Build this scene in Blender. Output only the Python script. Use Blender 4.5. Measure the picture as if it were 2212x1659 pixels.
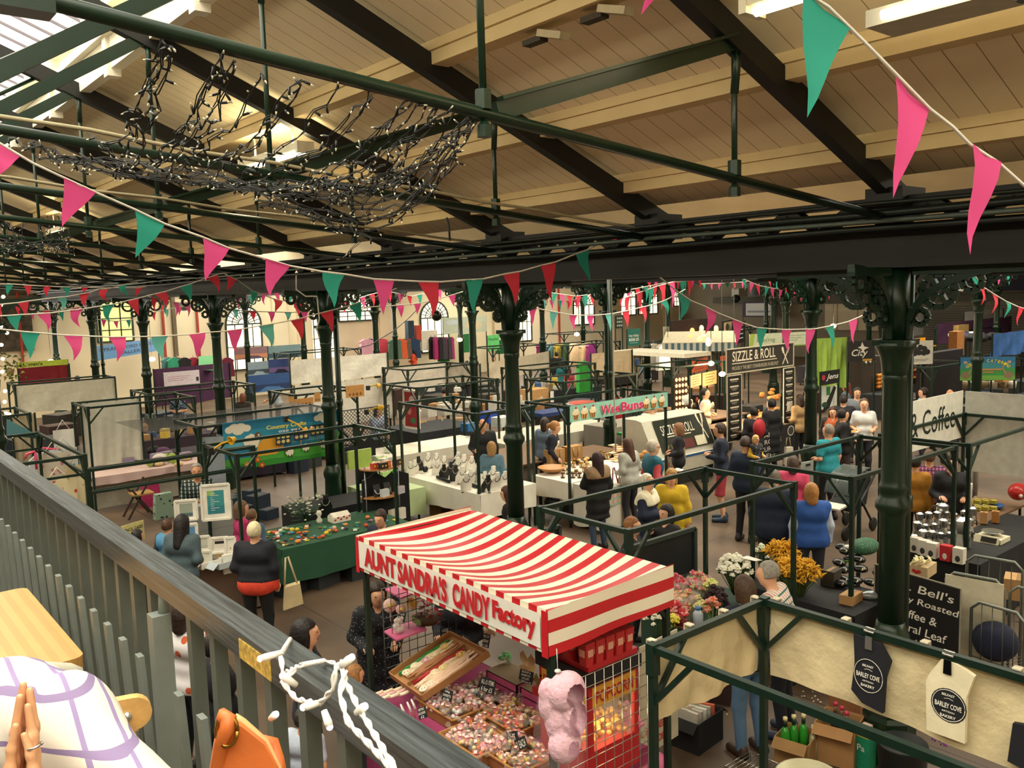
import bpy,bmesh,math,random
import numpy as np
from mathutils import Vector,Matrix
R=random.Random(7)
for o in list(bpy.data.objects):bpy.data.objects.remove(o)
SC=bpy.context.scene
COL=SC.collection
V=Vector
W,H,F,CZ=2212,1659,1875.0,4.3
# ------------------------------------------------------------------ camera
YAW,PIT,ROL=0.68921876,0.10674906,-0.0296808
_f=V((math.sin(YAW)*math.cos(PIT),math.cos(YAW)*math.cos(PIT),-math.sin(PIT)))
_r=V((math.cos(YAW),-math.sin(YAW),0));_u=_r.cross(_f)
CR=_r*math.cos(ROL)+_u*math.sin(ROL);CU=-_r*math.sin(ROL)+_u*math.cos(ROL);CF=_f
cd=bpy.data.cameras.new('camera');cam=bpy.data.objects.new('camera',cd);COL.objects.link(cam)
cd.sensor_width=36;cd.sensor_fit='HORIZONTAL';cd.lens=F/W*36;cd.clip_start=.05;cd.clip_end=400
cam.matrix_world=Matrix(((CR.x,CU.x,-CF.x,0),(CR.y,CU.y,-CF.y,0),(CR.z,CU.z,-CF.z,CZ),(0,0,0,1)))
SC.camera=cam
# ------------------------------------------------------------------ sky, daylight and an added ceiling fill
wd=bpy.data.worlds.new('sky');SC.world=wd;wd.use_nodes=True
bg=wd.node_tree.nodes['Background'];bg.inputs[0].default_value=(1,.95,.80,1);bg.inputs[1].default_value=1.5
def area(name,loc,sx,sy,power,col=(1,.91,.72),rot=(0,0,0)):
 l=bpy.data.lights.new(name,'AREA');l.shape='RECTANGLE';l.size=sx;l.size_y=sy;l.energy=power;l.color=col
 o=bpy.data.objects.new(name,l);COL.objects.link(o);o.location=loc;o.rotation_euler=rot;return o
area('skylight_daylight',(0,15,9.6),5.6,50,5200)
area('skylight_daylight',(14.5,15,9.6),5.6,50,6000)
area('skylight_daylight',(29,15,9.6),5.6,50,6000)
area('ceiling_fill_light',(-3.15,15,7.32),.45,50,1300,(1,.90,.68),(0,math.radians(-97),0))  # added fill beside the lantern, aimed across to brighten the right ceiling slope
area('window_daylight',(22,36.5,3.4),40,2.2,900,(1,.95,.82),(math.radians(-90),0,0))
SC.view_settings.view_transform='Standard';SC.view_settings.look='None'
SC.view_settings.gamma=1;SC.view_settings.exposure=0.05;SC.view_settings.use_curve_mapping=False
# ------------------------------------------------------------------ helpers
def ray(px,py):return CF+CR*((px-W/2)/F)-CU*((py-H/2)/F)
O0=V((0,0,CZ))
def at(px,py,z=0.0):
 d=ray(px,py);k=(z-CZ)/d.z
 if d.y*k>35.6:k=35.6/d.y
 if d.x*k>43.8:k=43.8/d.x
 return O0+d*k
def atX(px,py,x):d=ray(px,py);return O0+d*(x/d.x)
def atY(px,py,y):d=ray(px,py);return O0+d*(y/d.y)
def atT(px,py,t):return O0+ray(px,py)*t
def lin(h):
 h=h.lstrip('#');out=[]
 for i in(0,2,4):
  c=int(h[i:i+2],16)/255;out.append(c/12.92 if c<=.04045 else((c+.055)/1.055)**2.4)
 return out
_mats={}
def M(h,rough=.7,metal=0.,var=.10,scale=9.,bump=0.,emit=0.,alpha=1.):
 k=(h,rough,metal,var,scale,bump,emit,alpha)
 if k in _mats:return _mats[k]
 m=bpy.data.materials.new('mat_'+h.strip('#'));m.use_nodes=True;nt=m.node_tree;n=nt.nodes;L=nt.links
 b=n['Principled BSDF'];c=lin(h);b.inputs['Roughness'].default_value=rough;b.inputs['Metallic'].default_value=metal
 b.inputs['Base Color'].default_value=(*c,1)
 if emit:
  b.inputs['Emission Color'].default_value=(*c,1);b.inputs['Emission Strength'].default_value=emit
 if alpha<1:b.inputs['Alpha'].default_value=alpha
 if var>0 or bump>0:
  tc=n.new('ShaderNodeTexCoord');no=n.new('ShaderNodeTexNoise');no.inputs['Scale'].default_value=scale;no.inputs['Detail'].default_value=4
  L.new(tc.outputs['Object'],no.inputs['Vector'])
  if var>0:
   r=n.new('ShaderNodeValToRGB');e=r.color_ramp.elements
   e[0].position=.3;e[1].position=.7
   e[0].color=(*[x*(1-var)for x in c],1);e[1].color=(*[min(1,x*(1+var))for x in c],1)
   L.new(no.outputs['Fac'],r.inputs[0]);L.new(r.outputs[0],b.inputs['Base Color'])
  if bump>0:
   bp=n.new('ShaderNodeBump');bp.inputs['Strength'].default_value=bump;bp.inputs['Distance'].default_value=.02
   L.new(no.outputs['Fac'],bp.inputs['Height']);L.new(bp.outputs[0],b.inputs['Normal'])
 _mats[k]=m;return m
def mathn(nt,op,a,b=None):
 x=nt.nodes.new('ShaderNodeMath');x.operation=op
 for i,v in enumerate((a,b)):
  if v is None:continue
  if isinstance(v,(int,float)):x.inputs[i].default_value=v
  else:nt.links.new(v,x.inputs[i])
 return x.outputs[0]
def Mstripe(h1,h2,axis,period,duty=.5,rough=.7,off=0.,axis2=None,period2=1,duty2=.1,h3=None,emit=0,var=.08,bump=0):
 """stripes (or a check, with axis2) in object space"""
 k=('s',h1,h2,axis,period,duty,rough,off,axis2,period2,duty2,h3,var,bump)
 if k in _mats:return _mats[k]
 m=bpy.data.materials.new('mat_stripe');m.use_nodes=True;nt=m.node_tree;n=nt.nodes;L=nt.links
 b=n['Principled BSDF'];b.inputs['Roughness'].default_value=rough
 tc=n.new('ShaderNodeTexCoord');sp=n.new('ShaderNodeSeparateXYZ');L.new(tc.outputs['Object'],sp.inputs[0])
 def mask(ax,per,du,of=0.):
  s=sp.outputs['XYZ'.index(ax)]
  return mathn(nt,'LESS_THAN',mathn(nt,'FRACT',mathn(nt,'ADD',mathn(nt,'DIVIDE',s,per),50+of)),du)
 def mix(fac,a,bcol):
  x=n.new('ShaderNodeMix');x.data_type='RGBA';L.new(fac,x.inputs[0])
  for i,c in((6,a),(7,bcol)):
   if isinstance(c,str):x.inputs[i].default_value=(*lin(c),1)
   else:L.new(c,x.inputs[i])
  return x.outputs[2]
 col=mix(mask(axis,period,duty,off),h1,h2)
 if axis2:col=mix(mask(axis2,period2,duty2),col,h3 or h2)
 no=n.new('ShaderNodeTexNoise');no.inputs['Scale'].default_value=5;L.new(tc.outputs['Object'],no.inputs['Vector'])
 hv=n.new('ShaderNodeHueSaturation');L.new(col,hv.inputs['Color'])
 L.new(mathn(nt,'ADD',mathn(nt,'MULTIPLY',no.outputs['Fac'],2*var),1-var),hv.inputs['Value'])
 L.new(hv.outputs[0],b.inputs['Base Color']);_mats[k]=m
 return m
def Mglass(h='#ffffff',a=.12,rough=.1):
 k=('g',h,a)
 if k in _mats:return _mats[k]
 m=bpy.data.materials.new('mat_clear');m.use_nodes=True;nt=m.node_tree;n=nt.nodes;L=nt.links
 n.remove(n['Principled BSDF']);t=n.new('ShaderNodeBsdfTransparent');g=n.new('ShaderNodeBsdfPrincipled')
 g.inputs['Base Color'].default_value=(*lin(h),1);g.inputs['Roughness'].default_value=rough
 x=n.new('ShaderNodeMixShader');x.inputs[0].default_value=a
 L.new(t.outputs[0],x.inputs[1]);L.new(g.outputs[0],x.inputs[2]);L.new(x.outputs[0],n['Material Output'].inputs[0])
 _mats[k]=m;return m
class MB:
 """collects shapes in world space; build() links them as ONE mesh object"""
 def __init__(s):s.v=[];s.f=[];s.m=[];s.s=[];s.mats=[];s.cur=0;s.sm=False
 def mat(s,m):
  if m not in s.mats:s.mats.append(m)
  s.cur=s.mats.index(m);return s
 def add(s,vs,fs,smooth=None):
  o=len(s.v);s.v+=[tuple(x)for x in vs]
  for f in fs:s.f.append([o+i for i in f]);s.m.append(s.cur);s.s.append(s.sm if smooth is None else smooth)
  return s
 def box(s,c,d,rz=0.,mtx=None):
  x,y,z=d[0]/2,d[1]/2,d[2]/2
  p=[V((a*x,b*y,e*z))for e in(-1,1)for b in(-1,1)for a in(-1,1)]
  m=mtx or Matrix.Rotation(rz,3,'Z');c=V(c)
  return s.add([c+m@q for q in p],[(0,2,3,1),(4,5,7,6),(0,1,5,4),(2,6,7,3),(0,4,6,2),(1,3,7,5)],False)
 def bx(s,x0,x1,y0,y1,z0,z1):return s.box(((x0+x1)/2,(y0+y1)/2,(z0+z1)/2),(x1-x0,y1-y0,z1-z0))
 def bar(s,p,q,w,h=None,up=(0,0,1)):
  p,q=V(p),V(q);d=q-p;L=d.length
  if L<1e-6:return s
  d/=L;u=V(up)
  if abs(d.dot(u))>.99:u=V((1,0,0))if abs(d.x)<.9 else V((0,1,0))
  r=d.cross(u).normalized();u=r.cross(d);m=Matrix((r,d,u)).transposed()
  return s.box((p+q)/2,(w,L,h or w),mtx=m)
 def tube(s,pts,r,n=6,caps=True):
  pts=[V(p)for p in pts];N=len(pts)
  if N<2:return s
  rr=r if isinstance(r,(list,tuple))else[r]*N
  vs=[];u=None
  for i,p in enumerate(pts):
   d=(pts[min(i+1,N-1)]-pts[max(i-1,0)])
   if d.length<1e-9:d=V((0,0,1))
   d.normalize()
   if u is None:
    u=V((0,0,1))if abs(d.z)<.9 else V((1,0,0))
   u=(u-d*u.dot(d))
   if u.length<1e-6:u=V((1,0,0))-d*d.x
   u.normalize();w=d.cross(u)
   vs+=[p+(u*math.cos(2*math.pi*k/n)+w*math.sin(2*math.pi*k/n))*rr[i]for k in range(n)]
  fs=[(i*n+k,i*n+(k+1)%n,(i+1)*n+(k+1)%n,(i+1)*n+k)for i in range(N-1)for k in range(n)]
  if caps:fs+=[tuple(range(n-1,-1,-1)),tuple((N-1)*n+k for k in range(n))]
  return s.add(vs,fs,True)
 def lathe(s,prof,c=(0,0,0),n=16,smooth=True,mtx=None,a0=0.):
  c=V(c);vs=[];m=mtx or Matrix.Identity(3)
  for r,z in prof:vs+=[c+m@V((r*math.cos(2*math.pi*k/n+a0),r*math.sin(2*math.pi*k/n+a0),z))for k in range(n)]
  N=len(prof)
  fs=[(i*n+k,i*n+(k+1)%n,(i+1)*n+(k+1)%n,(i+1)*n+k)for i in range(N-1)for k in range(n)]
  if prof[0][0]>1e-4:fs.append(tuple(range(n-1,-1,-1)))
  if prof[-1][0]>1e-4:fs.append(tuple((N-1)*n+k for k in range(n)))
  return s.add(vs,fs,smooth)
 def ball(s,c,r,n=8,k=6,mtx=None):
  r=(r,r,r)if isinstance(r,(int,float))else r;c=V(c);vs=[];m=mtx or Matrix.Identity(3)
  for i in range(1,k):
   t=math.pi*i/k
   vs+=[c+m@V((r[0]*math.sin(t)*math.cos(2*math.pi*j/n),r[1]*math.sin(t)*math.sin(2*math.pi*j/n),-r[2]*math.cos(t)))for j in range(n)]
  a,b=len(vs),len(vs)+1;vs+=[c+m@V((0,0,-r[2])),c+m@V((0,0,r[2]))]
  fs=[(i*n+j,i*n+(j+1)%n,(i+1)*n+(j+1)%n,(i+1)*n+j)for i in range(k-2)for j in range(n)]
  fs+=[(a,(j+1)%n,j)for j in range(n)]+[(b,(k-2)*n+j,(k-2)*n+(j+1)%n)for j in range(n)]
  return s.add(vs,fs,True)
 def poly(s,pts):return s.add(pts,[tuple(range(len(pts)))],False)
 def prism(s,pts,ex):
  n=len(pts);ex=V(ex);a=[V(p)for p in pts]
  return s.add(a+[p+ex for p in a],[tuple(range(n-1,-1,-1)),tuple(range(n,2*n))]+[(i,(i+1)%n,n+(i+1)%n,n+i)for i in range(n)],False)
 def grid(s,fn,nu,nv,smooth=True):
  vs=[fn(i/nu,j/nv)for j in range(nv+1)for i in range(nu+1)]
  return s.add(vs,[(j*(nu+1)+i,j*(nu+1)+i+1,(j+1)*(nu+1)+i+1,(j+1)*(nu+1)+i)for j in range(nv)for i in range(nu)],smooth)
 def build(s,name,parent=None,m=None):
  me=bpy.data.meshes.new(name);base=wloc(parent)if parent else V((0,0,0))
  org=base
  if not parent and s.v:
   a=np.array(s.v);org=V(((a[:,0].min()+a[:,0].max())/2,(a[:,1].min()+a[:,1].max())/2,a[:,2].min()))
  me.from_pydata([(x-org.x,y-org.y,z-org.z)for x,y,z in s.v],[],s.f)
  for mm in([m]if m else s.mats):me.materials.append(mm)
  if not m:me.polygons.foreach_set('material_index',s.m)
  me.polygons.foreach_set('use_smooth',s.s);me.update()
  o=bpy.data.objects.new(name,me);COL.objects.link(o)
  if parent:o.parent=parent
  else:o.location=org
  return o
def wloc(o):
 l=V((0,0,0))
 while o:l+=o.location;o=o.parent
 return l
def tag(o,label,cat,group=None,kind=None):
 o['label']=label
 if cat:o['category']=cat
 if group:o['group']=group
 if kind:o['kind']=kind
 return o
def thing(name,label,cat,loc=(0,0,0),group=None,kind=None):
 o=bpy.data.objects.new(name,None);COL.objects.link(o);o.location=loc;o.empty_display_size=.1
 return tag(o,label,cat,group,kind)
def struct(o,label=None):
 o['kind']='structure'
 if label:o['label']=label
 return o
def dup(root,loc,rz=0.,label=None,scale=None):
 def cp(o,par):
  c=o.copy();COL.objects.link(c)
  if par:c.parent=par
  for ch in o.children:cp(ch,c)
  return c
 r=cp(root,None);r.location=loc;r.rotation_euler=(0,0,rz)
 if scale:r.scale=(scale,)*3 if isinstance(scale,(int,float))else scale
 if label:r['label']=label
 return r
def one(name,mb,label,cat,parent=None,group=None,m=None):
 o=mb.build(name,parent,m)
 return o if parent else tag(o,label,cat,group)
_tx={}
def textmesh(s,bold=0.,shear=0.):
 k=(s,bold,shear)
 if k in _tx:return _tx[k]
 c=bpy.data.curves.new('lettering','FONT');c.body=s;c.size=1;c.offset=bold;c.shear=shear;c.align_x='CENTER';c.resolution_u=3
 o=bpy.data.objects.new('lettering',c);COL.objects.link(o)
 bpy.context.view_layer.update()
 me=bpy.data.meshes.new_from_object(o.evaluated_get(bpy.context.evaluated_depsgraph_get()))
 bpy.data.objects.remove(o)
 a=np.zeros(len(me.vertices)*3);me.vertices.foreach_get('co',a);a=a.reshape(-1,3)
 if len(a):
  lo,hi=a.min(0),a.max(0);cx,cy=(lo+hi)[:2]/2;w,h=(hi-lo)[:2]
  a[:,0]=(a[:,0]-cx)/w;a[:,1]=(a[:,1]-cy)/h;me.vertices.foreach_set('co',a.ravel())
  asp=w/h
 else:asp=1
 _tx[k]=(me,asp);return _tx[k]
def letter(parent,s,c,right,up,w,h=None,mat=None,bold=.02,shear=0.,name='lettering',off=.004):
 me,asp=textmesh(s,bold,shear);me=me.copy();me.materials.clear();me.materials.append(mat)
 r,u=V(right).normalized(),V(up).normalized();n=r.cross(u).normalized()
 h=h or w/asp;c=V(c)+n*off-wloc(parent)
 o=bpy.data.objects.new(name,me);COL.objects.link(o);o.parent=parent
 o.matrix_local=Matrix(((r.x*w,u.x*h,n.x,c.x),(r.y*w,u.y*h,n.y,c.y),(r.z*w,u.z*h,n.z,c.z),(0,0,0,1)))
 return o
class Sign:
 """a flat printed board: o = lower-left corner, r/u unit directions, w x h metres; print shapes use 0..1 panel coordinates"""
 def __init__(s,name,label,cat,o,r,u,w,h,hexc,th=.012,rough=.6,group=None,frame=None,mat=None,into=None,posts=False):
  s.o,s.r,s.u,s.w,s.h=V(o),V(r).normalized(),V(u).normalized(),w,h
  s.n=s.r.cross(s.u).normalized();s.t=into or thing(name,label,cat,s.o+s.r*w/2,group);s.mb=MB();s.lv=0
  s.mb.mat(mat or M(hexc,rough)).prism([s.P(0,0)-s.n*th,s.P(1,0)-s.n*th,s.P(1,1)-s.n*th,s.P(0,1)-s.n*th],s.n*th)
  if frame:
   f=MB().mat(M(frame[0],.6));q=frame[1]
   for a,b in(((0,0),(1,0)),((1,0),(1,1)),((1,1),(0,1)),((0,1),(0,0))):f.bar(s.P(*a),s.P(*b),q,q,up=s.n)
   f.build('frame',s.t)
  if posts:
   for a in(.0,1.):q=s.P(a,1,-.03);MB().mat(M('#10261c',.4,.1,.18,14)).bar((q.x,q.y,0),q,.035).build('support_post',s.t)
 def P(s,a,b,k=0.):return s.o+s.r*(a*s.w)+s.u*(b*s.h)+s.n*k
 def poly(s,pts,hexc,emit=0):
  s.lv+=1;s.mb.mat(M(hexc,.6,var=0)).poly([s.P(a,b,.0008*s.lv)for a,b in pts]);return s
 def disc(s,a,b,ra,rb,hexc,n=12,a0=0,a1=360):
  return s.poly([(a+ra*math.cos(math.radians(a0+(a1-a0)*k/n)),b+rb*math.sin(math.radians(a0+(a1-a0)*k/n)))for k in range(n+(a1-a0<360))],hexc)
 def rect(s,a0,b0,a1,b1,hexc):return s.poly([(a0,b0),(a1,b0),(a1,b1),(a0,b1)],hexc)
 def text(s,t,a,b,w,h=None,hexc='#ffffff',bold=.02,shear=0.,tilt=0.):
  s.lv+=1
  r=s.r*math.cos(tilt)+s.u*math.sin(tilt);u=s.u*math.cos(tilt)-s.r*math.sin(tilt)
  letter(s.t,t,s.P(a,b),r,u,w*s.w,h and h*s.h,M(hexc,.6,var=0),bold,shear,off=.003+.0008*s.lv);return s
 def done(s,name='board'):s.mb.build(name,s.t);return s.t
 # ---- signed-distance bodies -> one continuous surface (numpy surface nets)
def surfnet(fn,lo,hi,h):
 lo=np.array(lo,float)-2*h;hi=np.array(hi,float)+2*h
 ax=[np.arange(lo[i],hi[i]+h,h)for i in range(3)]
 X,Y,Z=np.meshgrid(*ax,indexing='ij');D=fn(X,Y,Z)
 ins=D<0;nx,ny,nz=D.shape
 cnt=np.zeros((nx-1,ny-1,nz-1));acc=np.zeros((3,nx-1,ny-1,nz-1))
 base=np.array(np.meshgrid(*[np.arange(k-1)for k in D.shape],indexing='ij'),float)
 def sl(a,b,c):return(slice(a,nx-1+a),slice(b,ny-1+b),slice(c,nz-1+c))
 for axis in range(3):
  for p in range(2):
   for q in range(2):
    a=[0,0,0];o=[i for i in range(3)if i!=axis];a[o[0]]=p;a[o[1]]=q;b=list(a);b[axis]=1
    da,db=D[sl(*a)],D[sl(*b)];m=(da<0)!=(db<0)
    t=np.where(m,da/np.where(m,da-db,1),0);cnt+=m
    for i in range(3):acc[i]+=m*(a[i]+(t if i==axis else 0))
 act=cnt>0;idx=-np.ones(act.shape,int);idx[act]=np.arange(act.sum())
 P=np.stack([(base[i]+acc[i]/np.maximum(cnt,1))[act]*h+lo[i]for i in range(3)],1);fs=[]
 for axis in range(3):
  o=[(axis+1)%3,(axis+2)%3];s0=[slice(None)]*3;s1=[slice(None)]*3
  s0[axis]=slice(0,-1);s1[axis]=slice(1,None);a,b=ins[tuple(s0)],ins[tuple(s1)]
  for flip,m in((0,a&~b),(1,~a&b)):
   I=np.argwhere(m)
   if not len(I):continue
   I=I[(I[:,o[0]]>0)&(I[:,o[1]]>0)&(I[:,o[0]]<D.shape[o[0]]-1)&(I[:,o[1]]<D.shape[o[1]]-1)]
   q=[]
   for du,dv in((-1,-1),(0,-1),(0,0),(-1,0)):
    J=I.copy();J[:,o[0]]+=du;J[:,o[1]]+=dv;q.append(idx[J[:,0],J[:,1],J[:,2]])
   q=np.stack(q,1);fs.append(q[:,::-1]if flip else q)
 Fc=np.concatenate(fs)if fs else np.zeros((0,4),int);return P,Fc[(Fc>=0).all(1)]
def cap(p,q,r0,r1):
 p,q=np.array(p,float),np.array(q,float);d=q-p;dd=max((d*d).sum(),1e-9)
 def g(X,Y,Z):
  t=np.clip(((X-p[0])*d[0]+(Y-p[1])*d[1]+(Z-p[2])*d[2])/dd,0,1)
  return np.sqrt((X-p[0]-t*d[0])**2+(Y-p[1]-t*d[1])**2+(Z-p[2]-t*d[2])**2)-(r0+(r1-r0)*t)
 return g
def ell(c,r,m=None):
 c=np.array(c,float);mm=np.array(m)if m is not None else np.eye(3);k=min(r)
 def g(X,Y,Z):
  a,b,e=X-c[0],Y-c[1],Z-c[2]
  u=[(mm[0][i]*a+mm[1][i]*b+mm[2][i]*e)/r[i]for i in range(3)]
  return(np.sqrt(u[0]**2+u[1]**2+u[2]**2)-1)*k
 return g
def union(fs,k=.03):
 def g(X,Y,Z):
  d=fs[0](X,Y,Z)
  for f in fs[1:]:
   e=f(X,Y,Z);h=np.maximum(k-np.abs(d-e),0)/k;d=np.minimum(d,e)-h*h*k*.25
  return d
 return g
def sdfobj(name,fn,lo,hi,h,mat,parent,mtx=None):
 P,Fc=surfnet(fn,lo,hi,h)
 if not len(P):return None
 me=bpy.data.meshes.new(name);me.from_pydata(P.tolist(),[],Fc.tolist())
 for mm in(mat if isinstance(mat,list)else[mat]):me.materials.append(mm)
 me.polygons.foreach_set('use_smooth',[True]*len(me.polygons));me.update()
 o=bpy.data.objects.new(name,me);COL.objects.link(o);o.parent=parent
 if mtx:o.matrix_local=mtx
 return o
 # ================================================================== the hall
GREEN=M('#0d2719',.35,.1,.12);BLACK=M('#060807',.6,0,.15);CREAM=M('#d0b988',.75,0,.06,3);WHITE=M('#e6e0cc',.7,0,.05,2)
FRAME=M('#11291f',.4,.1,.18,14)
YT=[3.65+2.6*k for k in range(-2,13)]
ZR=lambda x:5.02+.41*(7.3-x)
def floor_mat():
 m=bpy.data.materials.new('mat_floor');m.use_nodes=True;nt=m.node_tree;n=nt.nodes;L=nt.links;b=n['Principled BSDF']
 tc=n.new('ShaderNodeTexCoord');a=n.new('ShaderNodeTexNoise');a.inputs['Scale'].default_value=.8;a.inputs['Detail'].default_value=8
 r=n.new('ShaderNodeValToRGB');e=r.color_ramp.elements;e[0].position=.32;e[1].position=.68
 e[0].color=(*lin('#46382b'),1);e[1].color=(*lin('#6b5846'),1)
 L.new(tc.outputs['Object'],a.inputs['Vector']);L.new(a.outputs['Fac'],r.inputs[0])
 sp=n.new('ShaderNodeSeparateXYZ');L.new(tc.outputs['Object'],sp.inputs[0])
 def seam(s):return mathn(nt,'LESS_THAN',mathn(nt,'FRACT',mathn(nt,'DIVIDE',s,2.6)),.008)
 x=n.new('ShaderNodeMix');x.data_type='RGBA';L.new(mathn(nt,'MAXIMUM',seam(sp.outputs[0]),seam(sp.outputs[1])),x.inputs[0])
 L.new(r.outputs[0],x.inputs[6]);x.inputs[7].default_value=(*lin('#3a2f26'),1);L.new(x.outputs[2],b.inputs['Base Color'])
 b.inputs['Roughness'].default_value=.55;return m
struct(MB().mat(floor_mat()).bx(-9,45.3,-9,37.3,-.2,0).build('floor'))
WALLM=M('#e3d6b8',.8,0,.07,.6);GREYW=M('#8d8473',.85,0,.12,1.2)
struct(MB().mat(WALLM).bx(-9,45,37,37.3,0,9).build('wall_back'))
struct(MB().mat(GREYW).bx(45,45.3,-9,37.3,0,9).build('wall_right'))
struct(MB().mat(WALLM).bx(-9,45,-9.3,-9,0,9).build('wall_front'))
struct(MB().mat(WALLM).bx(-9.3,-9,-9.3,37.3,0,9).build('wall_left'))
# boarded ceiling slopes; the lantern strips stay open to the glass
CEILM=Mstripe('#efdfba','#998661','Y',.21,.035,.8,var=.05)
CEILF=M('#c9b994',.85,0,.1,1)
def slope(x0,x1,z0,z1,m,name='ceiling'):
 b=MB().mat(m);t=.12
 b.add([(x0,-9,z0),(x1,-9,z1),(x1,37,z1),(x0,37,z0),(x0,-9,z0+t),(x1,-9,z1+t),(x1,37,z1+t),(x0,37,z0+t)],[(0,1,2,3),(4,7,6,5),(0,4,5,1),(3,2,6,7),(0,3,7,4),(1,5,6,2)],False)
 return struct(b.build(name))
slope(7.3,2.95,5.17,ZR(2.95)+.15,CEILM);slope(-7.3,-2.95,5.17,ZR(2.95)+.15,CEILM);slope(-9,-7.3,5.4,5.17,CEILF)
for rx in(14.5,29):
 slope(rx-7.2,rx-2.9,5.17,6.95,CEILF);slope(rx+7.2,rx+2.9,5.17,6.95,CEILF)
slope(36.2,45,5.17,7.5,CEILF)
GLZ=Mglass('#f4f0e0',.06)
for rx in(0,14.5,29):
 for sg in(-1,1):
  b=MB().mat(GLZ);b.poly([(rx+sg*3.0,-9,7.55),(rx+sg*3.0,37,7.55),(rx,37,8.75),(rx,-9,8.75)])
  struct(b.build('window_%d'%(1+[0,14.5,29].index(rx)*2+(sg>0))),'sloping glass of the roof lantern')
  # white lantern kerb with posts on the camera's bay
k=MB().mat(WHITE)
k.bx(2.88,3.0,-9,37,6.80,7.12);k.bx(2.80,3.08,-9,37,7.12,7.17);k.bx(2.88,3.02,-9,37,7.45,7.58)
struct(k.build('trim_1'),'white board along the edge of the roof lantern')
for i,y in enumerate([2.35+2.6*j for j in range(13)]):
 struct(MB().mat(WHITE).bx(2.84,2.98,y-.07,y+.07,6.72,7.5).build('lantern_post_trim'),'white post on the lantern edge')
b=MB().mat(M('#77707a',.6))
for i in range(120):
 y=-1+.45*i
 if y>36.5:break
 b.bar((3.0,y,7.5),(0,y,8.7),.018,.03);b.bar((-3.0,y,7.5),(0,y,8.7),.018,.03)
struct(b.build('window_9'),'dark glazing bars of the roof lantern')
for x in(4.42,5.62,6.74):
 z=ZR(x)+.08
 struct(MB().mat(CREAM).bx(x-.085,x+.085,-9,37,z-.07,z+.1).bx(x-.11,x+.11,-9,37,z+.04,z+.12).build('ceiling_beam'),'cream purlin under the boarded ceiling')
 # roof frames: rafter, tie rod, hangers, struts
for i,y in enumerate(YT):
 t=thing('roof_beam','dark green roof frame spanning the aisle',None,(2.9,y,5),kind='structure');near=y<15
 MB().mat(BLACK).bar((7.35,y,4.98),(-.02,y,8.0),.11,.17).build('rafter',t)
 MB().mat(BLACK).bar((-.02,y,8.0),(-7.35,y,4.98),.11,.17).build('rafter',t)
 MB().mat(GREEN).tube([(7.25,y,4.8),(.6,y,5.44),(-.6,y,5.44),(-7.25,y,4.8)],.034,8).build('tie_rod',t)
 for x in(2.87,5.02):
  zt=5.44-(x-.6)*.0962;top=ZR(x)-.08
  h=MB().mat(GREEN).tube([(x,y,zt-.05),(x,y,top)],.02,8)
  h.lathe([(.045,-.05),(.045,.05)],(x,y,zt+.07),6,False);h.lathe([(.04,-.03),(.04,.03),(.02,.05),(.02,-.0)],(x,y,zt-.09),6,False)
  h.tube([(x,y,top-.3),(x,y-.02,top-.1),(x,y,top)],.028,6);h.build('hanger',t)
 MB().mat(GREEN).bar((2.95,y,5.24),(5.0,y,5.90),.05,.10).bar((2.95,y-.045,5.30),(5.0,y-.045,5.95),.05,.02).build('strut',t)
 MB().mat(GREEN).bar((.75,y,5.50),(2.95,y,6.88),.06,.11).build('strut',t)
 MB().mat(GREEN).bar((-.75,y,5.50),(-2.95,y,6.88),.06,.11).build('strut',t)
 MB().mat(GREEN).tube([(.2,y+.06,5.6),(2.6,y+.06,7.02)],.022,6).build('brace_rod',t)
 p=MB().mat(GREEN).bx(-.85,.85,y-.06,y+.06,5.36,5.56).bx(-.85,.85,y-.12,y+.12,5.54,5.57)
 for q in(-.6,.6):p.lathe([(.05,-.09),(.05,.09)],(q,y,5.45),8,True,Matrix.Rotation(math.pi/2,3,'X'))
 p.build('tie_plate',t)
 MB().mat(BLACK).bx(7.05,7.45,y-.16,y+.16,4.8,5.06).build('rafter_shoe',t)
 # valley girders on the column rows
ROWS=[7.3,14.5,21.7,28.9,36.1]
YC=[3.65+5.2*k-5.2 for k in range(0,8)]
for x in ROWS:
 g=MB().mat(BLACK);g.bx(x-.16,x+.16,-9,37,4.40,4.46);g.bx(x-.05,x+.05,-9,37,4.46,4.70);g.bx(x-.18,x+.18,-9,37,4.70,4.74)
 g.bx(x-.14,x+.14,-9,37,4.94,4.99)
 if x<15:
  for j in range(58):
   y=-1.5+.65*j;g.bar((x,y,4.74),(x,y+.3,4.95),.07,.16,up=(1,0,0));g.bar((x,y+.62,4.74),(x,y+.33,4.95),.07,.16,up=(1,0,0))
 struct(g.build('valley_beam'),'black lattice girder over a column row')
 # pipes and cables slung along the near girder
PIPE=M('#1c2822',.4,.3)
for k,(dz,dx,r,c)in enumerate(((4.86,-.26,.035,'#18221d'),(4.79,-.3,.022,'#4f5c55'),(4.92,-.34,.018,'#18221d'),(4.72,-.22,.03,'#1b2420'))):
 pts=[(7.3+dx,-2+2.*j,dz+.015*math.sin(j*1.7+k))for j in range(20)]
 tag(MB().mat(M(c,.4,.3)).tube(pts,r,6).build('service_pipe'),['thick dark pipe slung beside the near girder','pale conduit running along the near girder','thin dark pipe highest beside the near girder','dark pipe lowest beside the near girder'][k],'pipe')
for k,(y,col)in enumerate(((6.25,'#948a6b'),(8.85,'#857b5e'))):
 tag(MB().mat(M(col,.6)).tube([(x,y-.06,5.46-(x-.6)*.0962+.05+.01*math.sin(x*5))for x in[.95+.65*j for j in range(10)]],.014,6).build('conduit'),'cream cable conduit clipped to the %s tie rod from the camera'%['second','third','fourth'][k],'conduit')
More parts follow.
